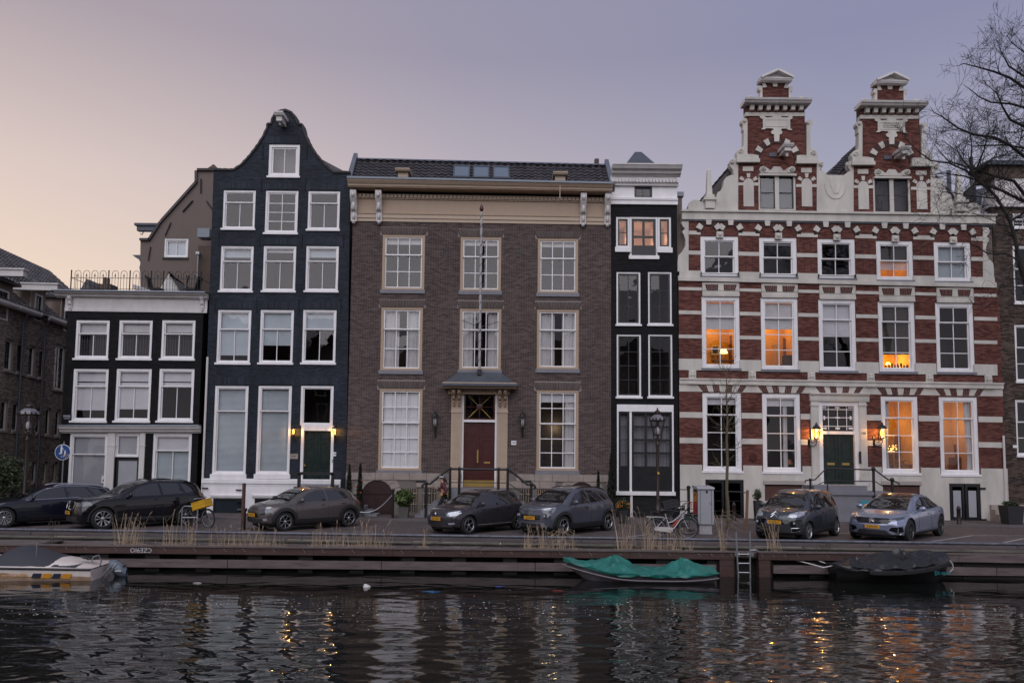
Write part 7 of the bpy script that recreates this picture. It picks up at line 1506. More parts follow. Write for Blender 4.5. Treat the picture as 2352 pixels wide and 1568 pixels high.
# ------------------------------------------------------------------ lamps, trees, plants, bicycles and street furniture
LEAF = mat('dark_leaf', (.022, .034, .016), .6, var=.3, sc=4, island=.55, tint=(.050, .068, .028)); LEAF2 = mat('green_leaf', (.045, .075, .022), .55, var=.3, sc=4, island=.5, tint=(.10, .145, .045)); CYP = mat('cypress_green', (.010, .014, .009), .75, var=.3, sc=4, island=.5, tint=(.020, .026, .014))
BARK = mat('dark_bark', (.016, .013, .012), .9, var=.35, sc=5, bump=.3, bsc=25); BARK2 = mat('young_bark', (.115, .095, .060), .85, var=.35, sc=6, bump=.2, bsc=30)
LAMPM = mat('dark_brown_iron', (.026, .015, .014), .4, .2, var=.25, sc=6)
def leaves(name, m, par, c, rad, n, size, shape='ball', seed=0, fill=.35):
    r = random.Random(seed); vs = []; fs = []
    for k in range(n):
        if shape == 'cone':
            t = r.random()**1.35; w = (1-t)**.8*(.85+.3*noise.noise(Vector((t*6, seed, 0)))); a = r.uniform(0, 2*PI); q = r.uniform(fill, 1)**.5; p = Vector((c[0]+rad[0]*w*q*math.cos(a), c[1]+rad[1]*w*q*math.sin(a), c[2]+rad[2]*t))
        else:
            d = Vector((r.gauss(0, 1), r.gauss(0, 1), r.gauss(0, 1))).normalized(); q = (fill+(1-fill)*r.random())**.6*(.8+.4*noise.noise(d*2.2+Vector((seed, 0, 0)))); p = Vector((c[0]+rad[0]*d.x*q, c[1]+rad[1]*d.y*q, c[2]+rad[2]*d.z*q))
        ax = Vector((r.gauss(0, 1), r.gauss(0, 1), r.gauss(0, .6))).normalized(); bx = ax.cross(Vector((r.gauss(0, 1), r.gauss(0, 1), r.gauss(0, 1)))).normalized(); s = size*r.uniform(.6, 1.3); i = len(vs)
        nn = ax.cross(bx); vs += [p-ax*s, p+bx*s*.38, p+ax*s, p-bx*s*.38+nn*s*.12]; fs.append((i, i+1, i+2, i+3))
    return obj(name, vs, fs, m, par, False, 'stuff')
def street_lamp(u, vt, y, sc, label):
    p = at(u, vt, y); T = thing('street_lamp', label, 'street lamp', (p.x, y, 0), 'crowned lantern street lamps'); local(T); H = p.z
    b = MB(); b.lathe([(.17, 0), (.17, .55), (.20, .58), (.13, .66), (.10, .95), (.085, 1.05), (.085, 1.15), (.062, 1.2), (.055, H-1.45), (.085, H-1.42), (.085, H-1.36), (.045, H-1.3), (.04, H-1.12)], (0, 0, 0), 14); b.build('post', LAMPM, T, True)
    MB().tube([(-.28, 0, H-1.28), (.28, 0, H-1.28)], .015, 6).ball((-.29, 0, H-1.28), .03).ball((.29, 0, H-1.28), .03).build('ladder_bar', LAMPM, T)
    z0, z1 = H-1.02*1, H-.48; r0, r1 = .17*sc, .31*sc; f = MB()
    for k in range(6):
        a = PI*k/3+.2; a2 = a+PI/3; f.tube([(r0*math.cos(a), r0*math.sin(a), z0), (r1*math.cos(a), r1*math.sin(a), z1)], .016, 5).tube([(r0*math.cos(a), r0*math.sin(a), z0), (r0*math.cos(a2), r0*math.sin(a2), z0)], .016, 5).tube([(r1*math.cos(a), r1*math.sin(a), z1), (r1*math.cos(a2), r1*math.sin(a2), z1)], .024, 5)
        for q in (0, .5): aa = a+q*PI/3; rr = r1*(1 if q == 0 else .88); f.ball((rr*math.cos(aa), rr*math.sin(aa), z1+.05), (.03, .03, .055), 6, 5)
        f.tube([(r0*.9*math.cos(a), r0*.9*math.sin(a), z0), (r0*1.1*math.cos(a), r0*1.1*math.sin(a), z0-.10), (.04, 0, z0-.24)], .014, 5)
    f.build('lantern_frame', LAMPM, T, True)
    for k in range(6):
        a = PI*k/3+.2; a2 = a+PI/3; obj('pane', [(r0*math.cos(a), r0*math.sin(a), z0), (r0*math.cos(a2), r0*math.sin(a2), z0), (r1*math.cos(a2), r1*math.sin(a2), z1), (r1*math.cos(a), r1*math.sin(a), z1)], [(0, 1, 2, 3)], LAMPGL, T)
    MB().lathe([(r1*.98, z1+.01), (r1*.80, z1+.12), (r1*.45, z1+.22), (r1*.30, z1+.24)], (0, 0, 0), 6, rot=.2, cap=False).build('lantern_roof', mat('white_enamel_roof', (.16, .16, .18), .35), T)
    MB().lathe([(r1*.34, z1+.23), (r1*.40, z1+.30), (r1*.34, z1+.36), (r1*.15, z1+.40), (.02, z1+.44), (.035, z1+.46), (.01, z1+.5)], (0, 0, 0), 12).build('lantern_cap', LAMPM, T, True); MB().lathe([(.05, z0+.02), (.075, z0+.06), (.085, z0+.2), (.03, z0+.3)], (0, 0, 0), 10).build('bulb', mat('unlit_bulb', (.6, .6, .6), .3), T, True)
    return T
street_lamp(68, 922, 29.8, 1.28, 'dark iron street lamp with crowned lantern before the alley building')
L2 = street_lamp(1510, 937, 31, 1.0, 'dark iron street lamp with crowned lantern rising behind the bicycles')
p = at(1512, 1086, 30.9); MB().box(p.x-.035, p.x+.035, p.y-.04, p.y+.0, p.z-.04, p.z+.04).build('yellow_sticker', mat('yellow_sticker', (.65, .36, .03), .6), None).name = 'lamp_sticker'; tag(bpy.data.objects['lamp_sticker'], 'small yellow sticker on the lamp post behind the bicycles', 'sticker')
def wall_lantern(u, v0, v1, w, lit, label, side=0, arm=.18):
    p0, p1 = at(u, v0), at(u, v1); h = p0.z-p1.z; T = thing('wall_lantern', label, 'wall lantern', (p0.x, YF, p1.z), 'wall lanterns beside the doors'); local(T); y = -arm-w*.5; z0, z1 = h*.36, h*.74; r0, r1 = w*.30, w*.5; f = MB()
    for k in range(6):
        a = PI*k/3+.5; a2 = a+PI/3; P = lambda r, a, z: (r*math.cos(a), y+r*math.sin(a), z); f.tube([P(r0, a, z0), P(r1, a, z1)], .010, 5).tube([P(r0, a, z0), P(r0, a2, z0)], .010, 5).tube([P(r1, a, z1), P(r1, a2, z1)], .014, 5)
        obj('pane', [P(r0, a, z0), P(r0, a2, z0), P(r1, a2, z1), P(r1, a, z1)], [(0, 1, 2, 3)], LAMPGL, T)
    f.lathe([(r1*1.15, z1), (r1*.75, z1+h*.10), (r1*.35, z1+h*.13), (r1*.35, z1+h*.17), (.01, z1+h*.26)], (0, y, 0), 8); f.lathe([(.01, z0-.05), (r0, z0)], (0, y, 0), 8); f.build('lantern_frame', IRON, T, True)
    a = MB(); a.tube([(side*.2, 0, h*.12), (side*.1, y*.35, h*.05), (0, y*.7, h*.10), (0, y, h*.22), (0, y, z0)], .016, 6).tube([(side*.2, 0, h*.30), (side*.1, y*.5, h*.2), (0, y*.8, h*.28)], .011, 5).box(side*.2-.05, side*.2+.05, -.03, 0, 0, h*.42); a.build('bracket', IRON, T, True)
    MB().ball((0, y, (z0+z1)/2), (w*.22, w*.22, (z1-z0)*.36), 10, 8).build('bulb', BULB if lit else mat('unlit_bulb', (.6, .6, .6)), T, True)
    if lit: point((p0.x, YF+y, p1.z+z1-.012), lit, (1, .46, .10), .012, 'lantern_light'); point((p0.x, YF+y, p1.z+z0+.015), lit*.7, (1, .46, .10), .012, 'lantern_light')
wall_lantern(1001, 941, 1004, .30, 0, 'unlit black wall lantern left of the dark red door'); wall_lantern(1200.5, 942, 1005, .30, 0, 'unlit black wall lantern right of the dark red door')
wall_lantern(678.5, 974, 1013, .22, 16, 'small glowing wall lantern left of the dark green door'); wall_lantern(772.5, 974, 1013, .22, 16, 'small glowing wall lantern right of the dark green door')
wall_lantern(1867, 970, 1028, .36, 40, 'glowing ornate wall lantern left of the black door of the striped house', -1, .22); wall_lantern(2016, 969, 1027, .36, 40, 'glowing ornate wall lantern right of the black door of the striped house', -1, .22)
# flagpole with spiral ribbon
def flagpole():
    a, b = at(1101, 853, YF-.35), at(1106, 486, YF-1.6); T = thing('flagpole', 'white flagpole with dark spiral band and red tip above the canopy', 'flagpole', a)
    MB().tube([a, a.lerp(b, .5), b], [.06, .055, .045], 10).build('pole', mat('flagpole_white', (.50, .48, .50), .5), T, True); pts = []
    d = (b-a).normalized(); n1 = d.cross(Vector((0, 1, 0))).normalized(); n2 = d.cross(n1)
    for k in range(340): t = k/339; pts.append(a.lerp(b, t)+(n1*math.cos(t*105)+n2*math.sin(t*105))*(.050-.010*t))
    MB().tube(pts, .016, 4).build('spiral_band', mat('flagpole_dark', (.015, .015, .02), .5), T, True)
    MB().lathe([(.03, 0), (.075, .05), (.085, .14), (.05, .24), (.01, .32)], b, 10).build('finial', DRED, T, True); MB().box(a.x-.09, a.x+.09, YF-.45, YF-.02, a.z-.15, a.z+.1).build('socket', IRON, T)
    for u, v in ((1062, 735), (1145, 739)): q = at(u, v, YF-.02); m = a.lerp(b, .30); MB().tube([q, (m.x+(q.x-m.x)*.12, m.y, m.z-.1), (m.x, m.y, m.z-.35)], .016, 5).build('stay', SLATE, T)
flagpole()
# ------------------------------------------------------------------ trees
def grow(mb, p, d, L, r, depth, rnd, up=.12, minr=.006):
    n = 4; pts = [p]; rr = [r]; q = Vector(p); d = Vector(d).normalized()
    for i in range(n):
        d = (d+Vector((rnd.gauss(0, .17), rnd.gauss(0, .17), rnd.gauss(0, .15)+up*.3))).normalized(); q = q+d*(L/n); pts.append(q.copy()); rr.append(max(minr, r*(1-.75*(i+1)/n)))
    mb.tube(pts, rr, 5 if r > .02 else 3, False)
    if depth <= 0: return
    k = rnd.randint(3, 5)
    for j in range(k):
        i = rnd.randint(1, n); dd = (pts[i]-pts[i-1]).normalized(); side = Vector((rnd.gauss(0, 1), rnd.gauss(0, 1), rnd.gauss(.15, .8))).normalized(); nd = (dd*.75+side*.75).normalized()
        grow(mb, pts[i], nd, L*rnd.uniform(.45, .75), rr[i]*.7, depth-1, rnd, up, minr)
def big_tree():
    y = 27.5; T = thing('bare_tree', 'large bare tree whose dark branches reach in from the right edge', 'tree', (gnd(2440, 1232).x, y, 0)); rnd = random.Random(21)
    P = lambda L, dy=0: [at(u, v, y+dy) for u, v in L]
    tr = MB(); base = Vector((gnd(2440, 1232).x, y, 0)); main = [base, Vector((base.x-.05, y, 1.5))]+P([(2420, 900), (2390, 740), (2362, 660), (2343, 605)]); tr.tube(main, [.34, .27, .22, .17, .13, .10], 12)
    tr.tube([Vector((base.x, y, 2.2)), Vector((base.x+.3, y, 5)), Vector((base.x+.2, y, 8)), Vector((base.x+.25, y+.1, 11.5)), Vector((base.x+.2, y, 16.5))], [.26, .22, .17, .12, .03], 10); tr.build('trunk', BARK, T, True)
    limbs = [([(2343, 605), (2331, 546), (2320, 508), (2290, 454), (2273, 436), (2246, 414), (2233, 400), (2217, 391), (2180, 375), (2138, 369), (2112, 350), (2083, 323), (2072, 300)], .078, .012, 0),
        ([(2459, 530), (2352, 463), (2297, 436), (2273, 428), (2246, 414), (2215, 405), (2170, 398), (2130, 402)], .07, .012, .3), ([(2459, 500), (2420, 470), (2352, 445), (2329, 416), (2284, 405), (2243, 389), (2225, 385), (2180, 371), (2160, 350), (2145, 330)], .09, .010, .6),
        ([(2233, 400), (2225, 382), (2212, 369), (2200, 348), (2185, 339), (2165, 322)], .045, .008, .1), ([(2236, 398), (2230, 375), (2232, 339), (2228, 300), (2235, 262)], .045, .008, -.2), ([(2240, 395), (2255, 358), (2262, 339), (2272, 300), (2268, 255)], .045, .008, .2), ([(2246, 392), (2279, 364), (2311, 355), (2352, 345)], .04, .010, .3),
        ([(2459, 380), (2352, 359), (2320, 333), (2284, 316), (2236, 309), (2200, 294), (2164, 268), (2145, 258), (2137, 246)], .085, .008, -.3), ([(2459, 345), (2352, 340), (2308, 333), (2236, 336), (2210, 328)], .06, .010, .5), ([(2459, 320), (2352, 290), (2320, 275), (2303, 246), (2290, 215), (2262, 190)], .08, .010, .1),
        ([(2459, 262), (2352, 247), (2323, 239), (2275, 235), (2248, 222), (2229, 206), (2212, 194)], .06, .008, -.4), ([(2459, 240), (2352, 201), (2320, 179), (2284, 165), (2248, 155), (2213, 146), (2200, 152)], .075, .008, .2), ([(2459, 220), (2352, 175), (2318, 153), (2300, 120), (2292, 95)], .06, .008, .4), ([(2459, 190), (2420, 150), (2352, 120), (2325, 100), (2312, 80)], .045, .008, -.2),
        ([(2343, 600), (2310, 582), (2270, 583), (2232, 560), (2215, 550), (2205, 575)], .035, .008, -.5), ([(2390, 700), (2352, 640), (2312, 640), (2296, 660), (2285, 690), (2262, 705)], .035, .008, -.6), ([(2320, 508), (2352, 490), (2400, 470)], .06, .02, 0), ([(2290, 456), (2250, 452), (2200, 445), (2165, 440), (2150, 470), (2160, 500)], .03, .007, -.3), ([(2270, 470), (2210, 490), (2180, 480)], .02, .006, -.4)]
    br = MB()
    for L, r0, r1, dy in limbs:
        pts = P(L, dy); n = len(pts); rs = [.85*(r0+(r1-r0)*i/(n-1)) for i in range(n)]; br.tube(pts, rs, 7, False)
    br.build('branches', BARK, T, True)
    tw = MB()
    for L, r0, r1, dy in limbs:
        pts = P(L, dy); n = len(pts)
        for i in range(1, n):
            seg = pts[i]-pts[i-1]; m = max(1, int(seg.length/.15)); 
            for k in range(m):
                if rnd.random() < .25: continue
                p = pts[i-1].lerp(pts[i], (k+rnd.random())/m); d = (seg.normalized()*.6+Vector((rnd.gauss(0, .8), rnd.gauss(0, .7), rnd.gauss(.25, .7)))).normalized()
                r = (r0+(r1-r0)*i/(n-1)); grow(tw, p, d, rnd.uniform(.5, 1.5)*(1 if r > .02 else .7), min(.02, r*.45), 2, rnd, .12, .0045)
    o = tw.build('twigs', BARK, T, True, kind='stuff')
    return T
big_tree()
def young_tree():
    g = gnd(1673, 1213); y = g.y; T = thing('young_tree', 'slender young bare tree tied to a short wooden stake beside the utility cabinet', 'tree', g); rnd = random.Random(5)
    L = [(1674, 1213), (1672, 1160), (1669, 1120), (1671, 1060), (1669, 1010), (1671, 960), (1668, 900), (1669, 865), (1668, 840)]; pts = [at(u, v, y) for u, v in L]; MB().tube(pts, [.08, .068, .06, .055, .048, .036, .024, .013, .005], 9).build('trunk', BARK2, T, True); br = MB()
    for k in range(34):
        t = rnd.uniform(.32, .97)*8; i = int(t); p = pts[i].lerp(pts[i+1], t-i); s = rnd.choice((-1, 1)); d = Vector((s*rnd.uniform(.3, 1), rnd.gauss(0, .4), rnd.uniform(.35, 1.0))); grow(br, p, d, rnd.uniform(.35, .95), .012, 1, rnd, .2, .0055)
    br.build('branches', BARK2, T, True); S_ = thing('tree_stake', 'reddish wooden stake with a black strap beside the young tree', 'stake', gnd(1714, 1213)); a = gnd(1714, 1213); b = at(1717, 1125, a.y); MB().tube([a, b], .055, 9).build('stake', mat('stake_wood', (.22, .115, .06), .8, var=.25, sc=5), S_, True); q = at(1670, 1128, y); MB().tube([q, at(1717, 1131, a.y)], .022, 6).build('strap', IRON, S_)
young_tree()
# ------------------------------------------------------------------ plants and pots
def potted(name, label, cat, u, vt, vb, w, y, kind, pm, ph=.35, n=700, group=None, leaf=.05, lm=None, pw=None, seed=1):
    g = at(u, vb, y); T = thing(name, label, cat, (g.x, y, .08), group); local(T); H = at(u, vt, y).z-.08; pw = pw or w*.8
    MB().lathe([(pw*.40, 0), (pw*.5, ph), (pw*.5, ph+.03), (pw*.43, ph+.03), (pw*.43, ph-.05)], (0, 0, 0), 4 if kind != 'cone' else 14, rot=PI/4).build('pot', pm, T)
    if kind == 'cone': leaves('foliage', lm or CYP, T, (0, 0, ph*.8), (w/2, w/2, H-ph*.8), n, leaf, 'cone', seed, .15); MB().tube([(0, 0, ph*.5), (0, 0, H*.9)], .025, 6).build('stem', BARK, T)
    else: leaves('foliage', lm or LEAF2, T, (0, 0, ph+(H-ph)*.5), (w/2, w/2, (H-ph)*.56), n, leaf, 'ball', seed, .1); MB().tube([(0, 0, ph*.5), (0, 0, H*.75)], .03, 6).build('stem', BARK, T)
    return T
DPOT = mat('dark_pot', (.025, .025, .028), .6, var=.2, sc=4); GPOT = mat('grey_pot', (.10, .095, .09), .8, var=.2, sc=4)
c1 = potted('potted_cypress', 'left slim potted cypress by the blue black house corner', 'plant', 800, 1066, 1184, .42, 34.2, 'cone', GPOT, n=2600, group='slim cypresses in pots', seed=3)
c2 = potted('potted_cypress', 'slim potted cypress with red baubles left of the dark red cellar door', 'plant', 825, 1064, 1186, .44, 33.7, 'cone', GPOT, n=2600, group='slim cypresses in pots', seed=4)
c3 = potted('potted_cypress', 'small potted cypress with red ornament above the blue grey car', 'plant', 1374, 1082, 1186, .34, 34.2, 'cone', GPOT, n=1800, group='slim cypresses in pots', seed=5)
c4 = potted('potted_cypress', 'tallest dark cypress at the corner of the narrow black house', 'plant', 1404, 1040, 1188, .58, 34.3, 'cone', GPOT, n=4200, group='slim cypresses in pots', seed=6)
for T, pts in ((c2, ((-.12, -.2, 1.25), (.08, -.2, 1.0), (-.1, -.22, .75), (.12, -.2, 1.5))), (c3, ((.05, -.18, .75), (.12, -.15, .72), (-.1, -.15, 1.0)))):
    for q in pts: MB().ball(q, .035, 8, 6).build('bauble', mat('red_bauble', (.45, .03, .02), .3), T, True)
potted('potted_shrub', 'broad leafy green shrub in a square grey planter beside the red cellar door', 'plant', 927, 1121, 1186, .85, 33.4, 'ball', GPOT, .42, 1500, leaf=.10, pw=.62, seed=7)
f = potted('flower_planter', 'dark square planter of small yellow flowers by the narrow black house', 'plant', 1431, 1143, 1192, .58, 32.6, 'ball', DPOT, .42, 900, leaf=.05, lm=LEAF, seed=8); fl = MB(); r = random.Random(3)
for k in range(70): a, b = r.uniform(0, 6.28), r.uniform(-.3, 1.2); fl.ball((.3*math.cos(a)*math.cos(b), .3*math.sin(a)*math.cos(b), .62+.20*math.sin(b)), .022, 5, 4)
fl.build('flowers', mat('yellow_flower', (.42, .25, .02), .6, var=.2, island=.5, tint=(.45, .12, .02)), f, kind='stuff')
potted('ivy_pot', 'tall black pot with trailing ivy by the black cellar doors', 'plant', 1741, 1121, 1190, .42, 33.6, 'ball', DPOT, .80, 600, leaf=.05, lm=LEAF, pw=.42, seed=9)
potted('square_planter', 'large dark square planter with low plants at the right end of the striped house', 'plant', 2324, 1150, 1203, .75, 33.2, 'ball', DPOT, .72, 500, leaf=.07, lm=LEAF, pw=.95, seed=10)
B_ = thing('dark_bush', 'dark evergreen bush at the left edge before the alley building', 'bush', at(15, 1150, 31)); g0 = at(8, 1095, 31); leaves('foliage', LEAF, B_, (g0.x, 31, g0.z), (1.05, .9, 1.0), 4200, .075, 'ball', 2, .1); MB().tube([(g0.x, 31, 0), (g0.x, 31, g0.z)], .05).build('stem', BARK, B_)
# ------------------------------------------------------------------ bicycles
def bicycle(label, frame_m, pos, head, lean=0., fender=None, basket=None, step=True, extra=None):
    T = thing('bicycle', label, 'bicycle', (0, 0, 0), 'bicycles parked on the quay'); local(T); wr = .335; wb = 1.06; fm = fender or IRON
    for x in (0, wb):
        t = MB(); t.lathe([(wr+.0, -.018), (wr+.012, 0), (wr, .018), (wr-.03, .012), (wr-.03, -.012)], (x, 0, wr), 36, 'Y', cap=False); t.lathe([(wr, -.018), (wr-.03, -.012)], (x, 0, wr), 36, 'Y', cap=False); W_ = t.build('wheel', TYRE, T, True)
        q = MB(); q.lathe([(wr-.028, -.011), (wr-.028, .011), (wr-.045, .008), (wr-.045, -.008), (wr-.028, -.011)], (x, 0, wr), 36, 'Y', cap=False).build('rim', ALLOY, W_, True); s = MB()
        for k in range(18): a = 2*PI*k/18; s.tube([(x+.02*math.cos(a+1.2), .012*(-1)**k, wr+.02*math.sin(a+1.2)), (x+(wr-.04)*math.cos(a), 0, wr+(wr-.04)*math.sin(a))], .0022, 3)
        s.lathe([(.028, -.04), (.028, .04)], (x, 0, wr), 10, 'Y'); s.build('spokes', STEEL, W_)
        f = MB(); A0, A1 = (R(20), R(200)) if x == 0 else (R(30), R(170)); rows = [[(x+(wr+.03)*math.cos(A0+(A1-A0)*i/16), yy, wr+(wr+.03)*math.sin(A0+(A1-A0)*i/16)+(-.01 if abs(yy) > .01 else 0)) for yy in (-.028, 0, .028)] for i in range(17)]; f.grid(rows); f.build('mudguard', fm, T, True)
    bb = (.46, 0, .29); st = (.30, 0, .82); hd0, hd1 = (.90, 0, .70), (.86, 0, .88); hb = (.84, 0, 1.06)
    f = MB(); f.tube([bb, st], .019, 8).tube([(0, .0, wr), bb], .014, 6).tube([(0, 0, wr), (.33, 0, .70)], .012, 6).tube([hd0, hd1], .022, 8)
    if step: f.tube([bb, (.62, 0, .36), (.80, 0, .62), hd0], .022, 8).tube([(.38, 0, .52), (.56, 0, .56), (.76, 0, .72), hd1], .019, 8)
    else: f.tube([bb, hd0], .02, 8).tube([(.31, 0, .78), hd1], .018, 8)
    f.tube([hd0, (.96, 0, .55), (wb, 0, wr)], .016, 7); f.build('frame', frame_m, T, True)
    h = MB(); h.tube([hd1, (.83, 0, 1.0), hb], .014, 7).tube([(.60, -.30, 1.02), (.74, -.27, 1.06), (.84, -.10, 1.07), (.84, .10, 1.07), (.74, .27, 1.06), (.60, .30, 1.02)], .012, 7); h.build('handlebar', ALLOY, T, True); MB().tube([(.56, -.31, 1.01), (.68, -.285, 1.045)], .018, 7).build('grip', IRON, T, True); MB().tube([(.56, .31, 1.01), (.68, .285, 1.045)], .018, 7).build('grip', IRON, T, True)
    sd = MB(); sd.tube([(.14, 0, .92), (.22, 0, .93), (.32, 0, .925), (.44, 0, .93)], [.10, .095, .05, .02], 8).tube([st, (.27, 0, .91)], .013, 6); sd.build('saddle', IRON, T, True)
    rk = MB(); 
    for yy in (-.07, .07): rk.tube([(.28, yy, .70), (-.30, yy, .71), (-.32, yy*.6, .71)], .010, 5).tube([(0, yy, wr), (-.12, yy, .70)], .008, 5)
    for xx in (-.25, -.1, .05, .2): rk.tube([(xx, -.07, .707), (xx, .07, .707)], .007, 5)
    rk.build('rear_rack', frame_m if fender else IRON, T, True)
    cc = MB(); cc.prism([(-.06, .28), (.0, .26), (.46, .21), (.54, .24), (.56, .30), (.52, .36), (.44, .38), (.0, .39), (-.06, .36)], -.055, -.03); cc.lathe([(.09, -.06), (.09, -.05)], bb, 14, 'Y'); cc.build('chain_case', mat('cream_plastic', (.55, .53, .49), .5) if fender else IRON, T)
    pd = MB(); pd.tube([bb, (.46, -.09, .29), (.56, -.10, .17)], .010, 5).box(.51, .61, -.20, -.10, .155, .18).tube([(.46, .09, .29), (.36, .10, .41)], .010, 5).box(.31, .41, .10, .20, .40, .42); pd.build('crank', STEEL, T); MB().tube([(.02, .05, .30), (-.16, .16, .0)], .012, 5).build('kickstand', IRON, T)
    if basket == 'orange':
        m = mat('orange_rack', (.60, .075, .02), .45); b = MB(); 
        for yy in (-.2, .2): b.tube([(1.0, yy, .78), (1.38, yy, .80), (1.40, yy, .90)], .012, 5).tube([(1.05, yy, .78), (1.02, yy, 1.02), (1.0, yy, 1.04)], .012, 5)
        for xx in (1.0, 1.12, 1.25, 1.38): b.tube([(xx, -.2, .79), (xx, .2, .79)], .010, 5)
        b.tube([(1.40, -.2, .90), (1.40, .2, .90)], .012, 5).tube([(1.0, -.2, 1.04), (1.0, .2, 1.04)], .012, 5).tube([(1.2, -.12, .79), (wb, -.07, wr)], .012, 5).tube([(1.2, .12, .79), (wb, .07, wr)], .012, 5).tube([(1.05, -.2, .80), (1.0, .2, 1.03)], .010, 5); b.build('front_rack', m, T, True)
    if basket == 'rack':
        b = MB(); 
        for yy in (-.16, .16): b.tube([(.92, yy, .80), (1.28, yy, .80)], .012, 5)
        b.tube([(1.1, -.1, .8), (wb, -.06, wr)], .010, 5); b.build('front_rack', IRON, T, True)
    if extra: extra(T)
    T.location = pos; T.rotation_euler = (lean, 0, head); return T
def battery(T): MB().tube([(.56, 0, .40), (.74, 0, .62)], .034, 8).build('battery', mat('red_battery', (.45, .04, .02), .4), T, True)
SILV = mat('silver_white_frame', (.50, .50, .53), .35, .2); g = gnd(1506.5, 1235.5); bicycle('silver white step-through bicycle with green mudguards and red battery', SILV, g, R(0), R(4), mat('green_mudguard', (.01, .10, .05), .4), None, True, battery)
g = gnd(1580, 1229); bicycle('black bicycle facing left with a large black crate, behind the white bicycle', IRON, g+Vector((.1, .35, 0)), R(176), R(-4), None, 'rack', False)
g = gnd(1522, 1224); bicycle('dark green bicycle with an orange front rack, hidden behind the white bicycle', DGREEN, g+Vector((.25, .8, 0)), R(8), R(3), None, 'orange', True)
def crate(label, m, pos, rot, s=(.40, .30, .24)):
    T = thing('crate', label, 'crate', pos); local(T); w, d, h = s; b = MB(); t = .015
    b.box(-w/2, w/2, -d/2, d/2, 0, t).box(-w/2, w/2, -d/2, -d/2+t, 0, h).box(-w/2, w/2, d/2-t, d/2, 0, h).box(-w/2, -w/2+t, -d/2, d/2, 0, h).box(w/2-t, w/2, -d/2, d/2, 0, h); b.build('body', m, T); rb = MB()
    for z in (.02, h*.5, h-.03): rb.box(-w/2-.012, w/2+.012, -d/2-.012, -d/2, z, z+.025).box(-w/2-.012, -w/2, -d/2, d/2, z, z+.025).box(w/2, w/2+.012, -d/2, d/2, z, z+.025).box(-w/2-.012, w/2+.012, d/2, d/2+.012, z, z+.025)
    for x in (-.5, -.17, .17, .5): rb.box(x*w-.01, x*w+.01, -d/2-.011, -d/2, 0, h)
    rb.build('ribs', m, T); T.rotation_euler = rot; return T
q = at(1540, 1158, 27.3); crate('black crate tilted on the front rack of the black bicycle', DPOT, q-Vector((0, 0, .12)), (0, R(-12), R(5)), (.50, .36, .26))
YEL = mat('yellow_crate_plastic', (.62, .36, .02), .5, var=.1, sc=6); gl = gnd(425, 1211); bicycle('black bicycle with yellow crate leaning behind the black sport utility car', IRON, gl+Vector((-.1, .5, 0)), R(-28), R(6), None, 'rack', False)
q = at(467, 1158, 26.6); crate('yellow plastic crate tilted on the front of a black bicycle', YEL, q-Vector((0, 0, .12)), (R(5), R(-16), R(-22)), (.52, .36, .26))
def hoop(): 
    a, b = gnd(417, 1214), gnd(452, 1214); T = thing('bike_stand', 'galvanised bicycle stand hoop beside the yellow crate', 'bike stand', a); z = at(430, 1162, a.y).z; zl = at(430, 1188, a.y).z
    MB().tube([a, (a.x, a.y, z-.06), (a.x+.06, a.y, z), (b.x-.06, b.y, z), (b.x, b.y, z-.06), b], .024, 8).build('hoop', STEEL, T, True); MB().tube([(a.x, a.y, zl), (b.x, b.y, zl)], .016, 6).build('crossbar', STEEL, T, True)
hoop()
# ------------------------------------------------------------------ cabinet, posts, signs
def cabinet():
    g = gnd(1621, 1226); T = thing('utility_cabinet', 'light grey utility cabinet with concrete foot and a poster on its side', 'cabinet', g); local(T); zt = at(1618, 1117, g.y).z; z0 = at(1618, 1203, g.y).z; m = mat('light_grey_cabinet', (.33, .34, .37), .5, var=.08, sc=2); w = .28
    MB().box(-.22, .22, .0, .6, 0, z0).build('concrete_foot', mat('pale_concrete', (.36, .36, .37), .85, var=.15, sc=5), T); MB().box(-w, w, -.06, .70, z0, zt-.08).build('body', m, T)
    MB().hexa([(-w-.03, -.10, zt-.08), (w+.03, -.10, zt-.08), (w+.03, .74, zt-.08), (-w-.03, .74, zt-.08), (-w-.02, -.08, zt-.02), (w+.02, -.08, zt-.02), (w+.02, .72, zt+.02), (-w-.02, .72, zt+.02)]).build('lid', m, T); d = MB()
    for x in (-.20, .20): d.box(x-.006, x+.006, -.072, -.06, z0+.02, zt-.1)
    d.box(-w+.03, w-.03, -.068, -.06, zt-.13, zt-.12); d.build('door_edges', SLATE, T); MB().box(.0, .07, -.068, -.06, zt-.22, zt-.14).build('sticker', mat('navy_sticker', (.01, .012, .05), .5), T)
    P = MB().box(-w-.012, -w, .0, .62, z0+.25, zt-.12).build('poster', IRON, T); MB().box(-w-.016, -w-.012, .05, .57, z0+.75, zt-.2).build('poster_top', mat('orange_print', (.55, .22, .04), .6), P); MB().box(-w-.016, -w-.012, .05, .57, z0+.3, z0+.73).build('poster_base', mat('red_print', (.40, .03, .03), .6), P)
    text('LIVE', .16, IRON, P, (-w-.017, .31, z0+1.0), rot=(PI/2, 0, -PI/2))
cabinet()
def bollard(label, u, vb, vt): 
    g = gnd(u, vb); h = at(u, vt, g.y).z; T = thing('bollard', label, 'bollard', g, 'brown street bollards'); local(T); MB().lathe([(.10, 0), (.10, .12), (.085, .14), (.075, h*.80), (.085, h*.82), (.085, h*.87), (.07, h*.9), (.05, h*.97), (.01, h)], (0, 0, 0), 12).build('post', LAMPM, T, True)
    c = MB()
    for k in range(3): c.box(-.012, .012, -.09, -.075, h*(.45+k*.09), h*(.50+k*.09))
    c.build('crosses', LAMPM, T)
bollard('brown bollard in front of the black glazed cellar door on the right', 2203, 1208, 1161); bollard('brown bollard just right of the young tree', 1686, 1200, 1152)
